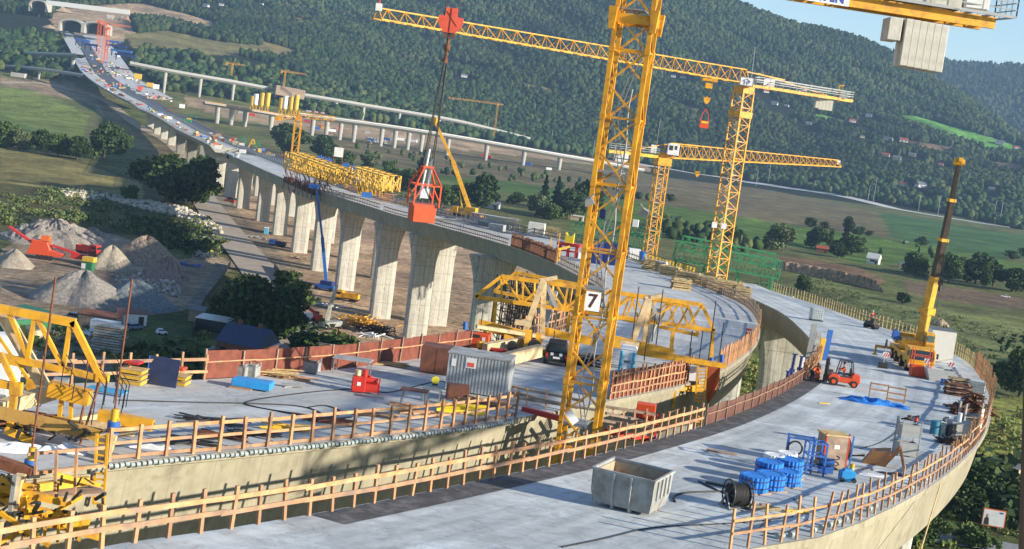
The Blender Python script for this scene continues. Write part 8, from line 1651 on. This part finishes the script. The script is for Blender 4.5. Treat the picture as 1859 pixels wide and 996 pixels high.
for i,(px,py,c_) in enumerate(((440,262,'g'),(458,268,'y'),(466,272,'g'))):
    r=at(px,py,0,'a_frame','small '+['green','yellow','dark green'][i]+' A-shaped frame on the dark far deck','frame'); m=MB(); 
    for s in (-1,1): m.bar((s*2.2,0,0),(0,0,5),.6)
    m.bar((-1.2,0,2.2),(1.2,0,2.2),.5); m.build('frame',YELT if c_=='y' else GREEN,r)
# headframe of the open deck end
r=at(412,278,0,'end_formwork','pale end formwork under the open end of the far deck','formwork',off=-4); m=MB(); m.box((3,0,1),(14,3,1.2)); m.build('form_beam',CREAM,r); m=MB(); m.box((3,-1.6,2.6),(5,.3,1.6)); m.build('shade_plate',BLACK,r)  # black plate paints the dark of the hollow deck end
for i,(px,py) in enumerate(((395,268),(440,276),(430,284))): simple(px,py+2,0,(3.2,.4,1.8),WHITE,'guard_board','small white board at the open end of the far deck','panel','white panels at the open deck end')
simple(250,143,.1,(8,5,6),YELT,'yellow_cabin','yellow site cabin on the far deck, left one','cabin','yellow cabins on the far deck'); simple(272,158,.1,(7,5,5),YELT,'yellow_cabin','yellow site cabin on the far deck, right one','cabin','yellow cabins on the far deck'); simple(283,161,.1,(6,5,5),WHITE,'white_cabin','white site cabin right of the yellow ones','cabin'); simple(254,163,.1,(5,4,4),ORED,'red_cabin','red site cabin below the yellow ones','cabin'); simple(330,196,.1,(5,4,4),WHITE,'white_cabin','white cabin on the dark far deck','cabin')
simple(283,178,.1,(1.6,1.6,3.2),ORANGE,'orange_figure_stand','small orange upright machine on the far deck','machine')
# earth bank in the right valley
fp=[pg(*q) for q in ((1400,488),(1440,494),(1490,503),(1540,514),(1580,524),(1610,532))]; P_=resample(fp,n=60); m=W(P_[0]); V=[]
for i,p in enumerate(P_):
    j=random.uniform(-.6,.6); hgt=4.5*min(1,i/6,(59-i)/8); V+=[(p.x+j,p.y+j,-.3),(p.x+j*1.5,p.y+1.2+j,hgt*(.85+.3*random.random())),(p.x,p.y+14,hgt*.9),(p.x,p.y+40,-.3)]
m.add(V,[(4*i+k,4*i+k+1,4*i+5+k,4*i+4+k) for i in range(59) for k in range(3)]); o=m.build('earth_bank',mat('eroded_earth',(.34,.23,.14),.95,var=.5,sc=.6,bump=1)); tag(o,'eroded brown earth bank in the right valley','earth bank',kind='structure'); heap(1705,590,34,14,'tan sand heap behind the mobile crane\'s boom',SAND,.1,seed=12)
# jib of the camera's own crane, outside the frame: casts the long shadow over the right deck
oj=empty('crane_jib',(47,40,62.5),0,'yellow lattice jib of the crane the photo is taken from','crane jib'); jib(oj,(0,0,0),(33,92,0),2.2,1.8,24,.3,.14,YEL,name='jib_lattice')
# ---------------------------------------------------------------- air
hz=MB(); hz.add([(-4200,-420,-3),(4200,-420,-3),(7100,6520,-3),(-7100,6520,-3),(-4200,-420,560),(4200,-420,560),(7100,6520,560),(-7100,6520,560)],BOXF)
hm=bpy.data.materials.new('air_haze'); hm.use_nodes=True; n=hm.node_tree.nodes; n.remove(n['Principled BSDF']); pv=n.new('ShaderNodeVolumePrincipled'); pv.inputs['Color'].default_value=(.42,.66,1,1); pv.inputs['Density'].default_value=.000065; pv.inputs['Anisotropy'].default_value=.0
hm.node_tree.links.new(pv.outputs[0],n['Material Output'].inputs['Volume'])
tag(hz.build('haze',hm),'thin blue air haze over the whole valley','haze',kind='stuff')
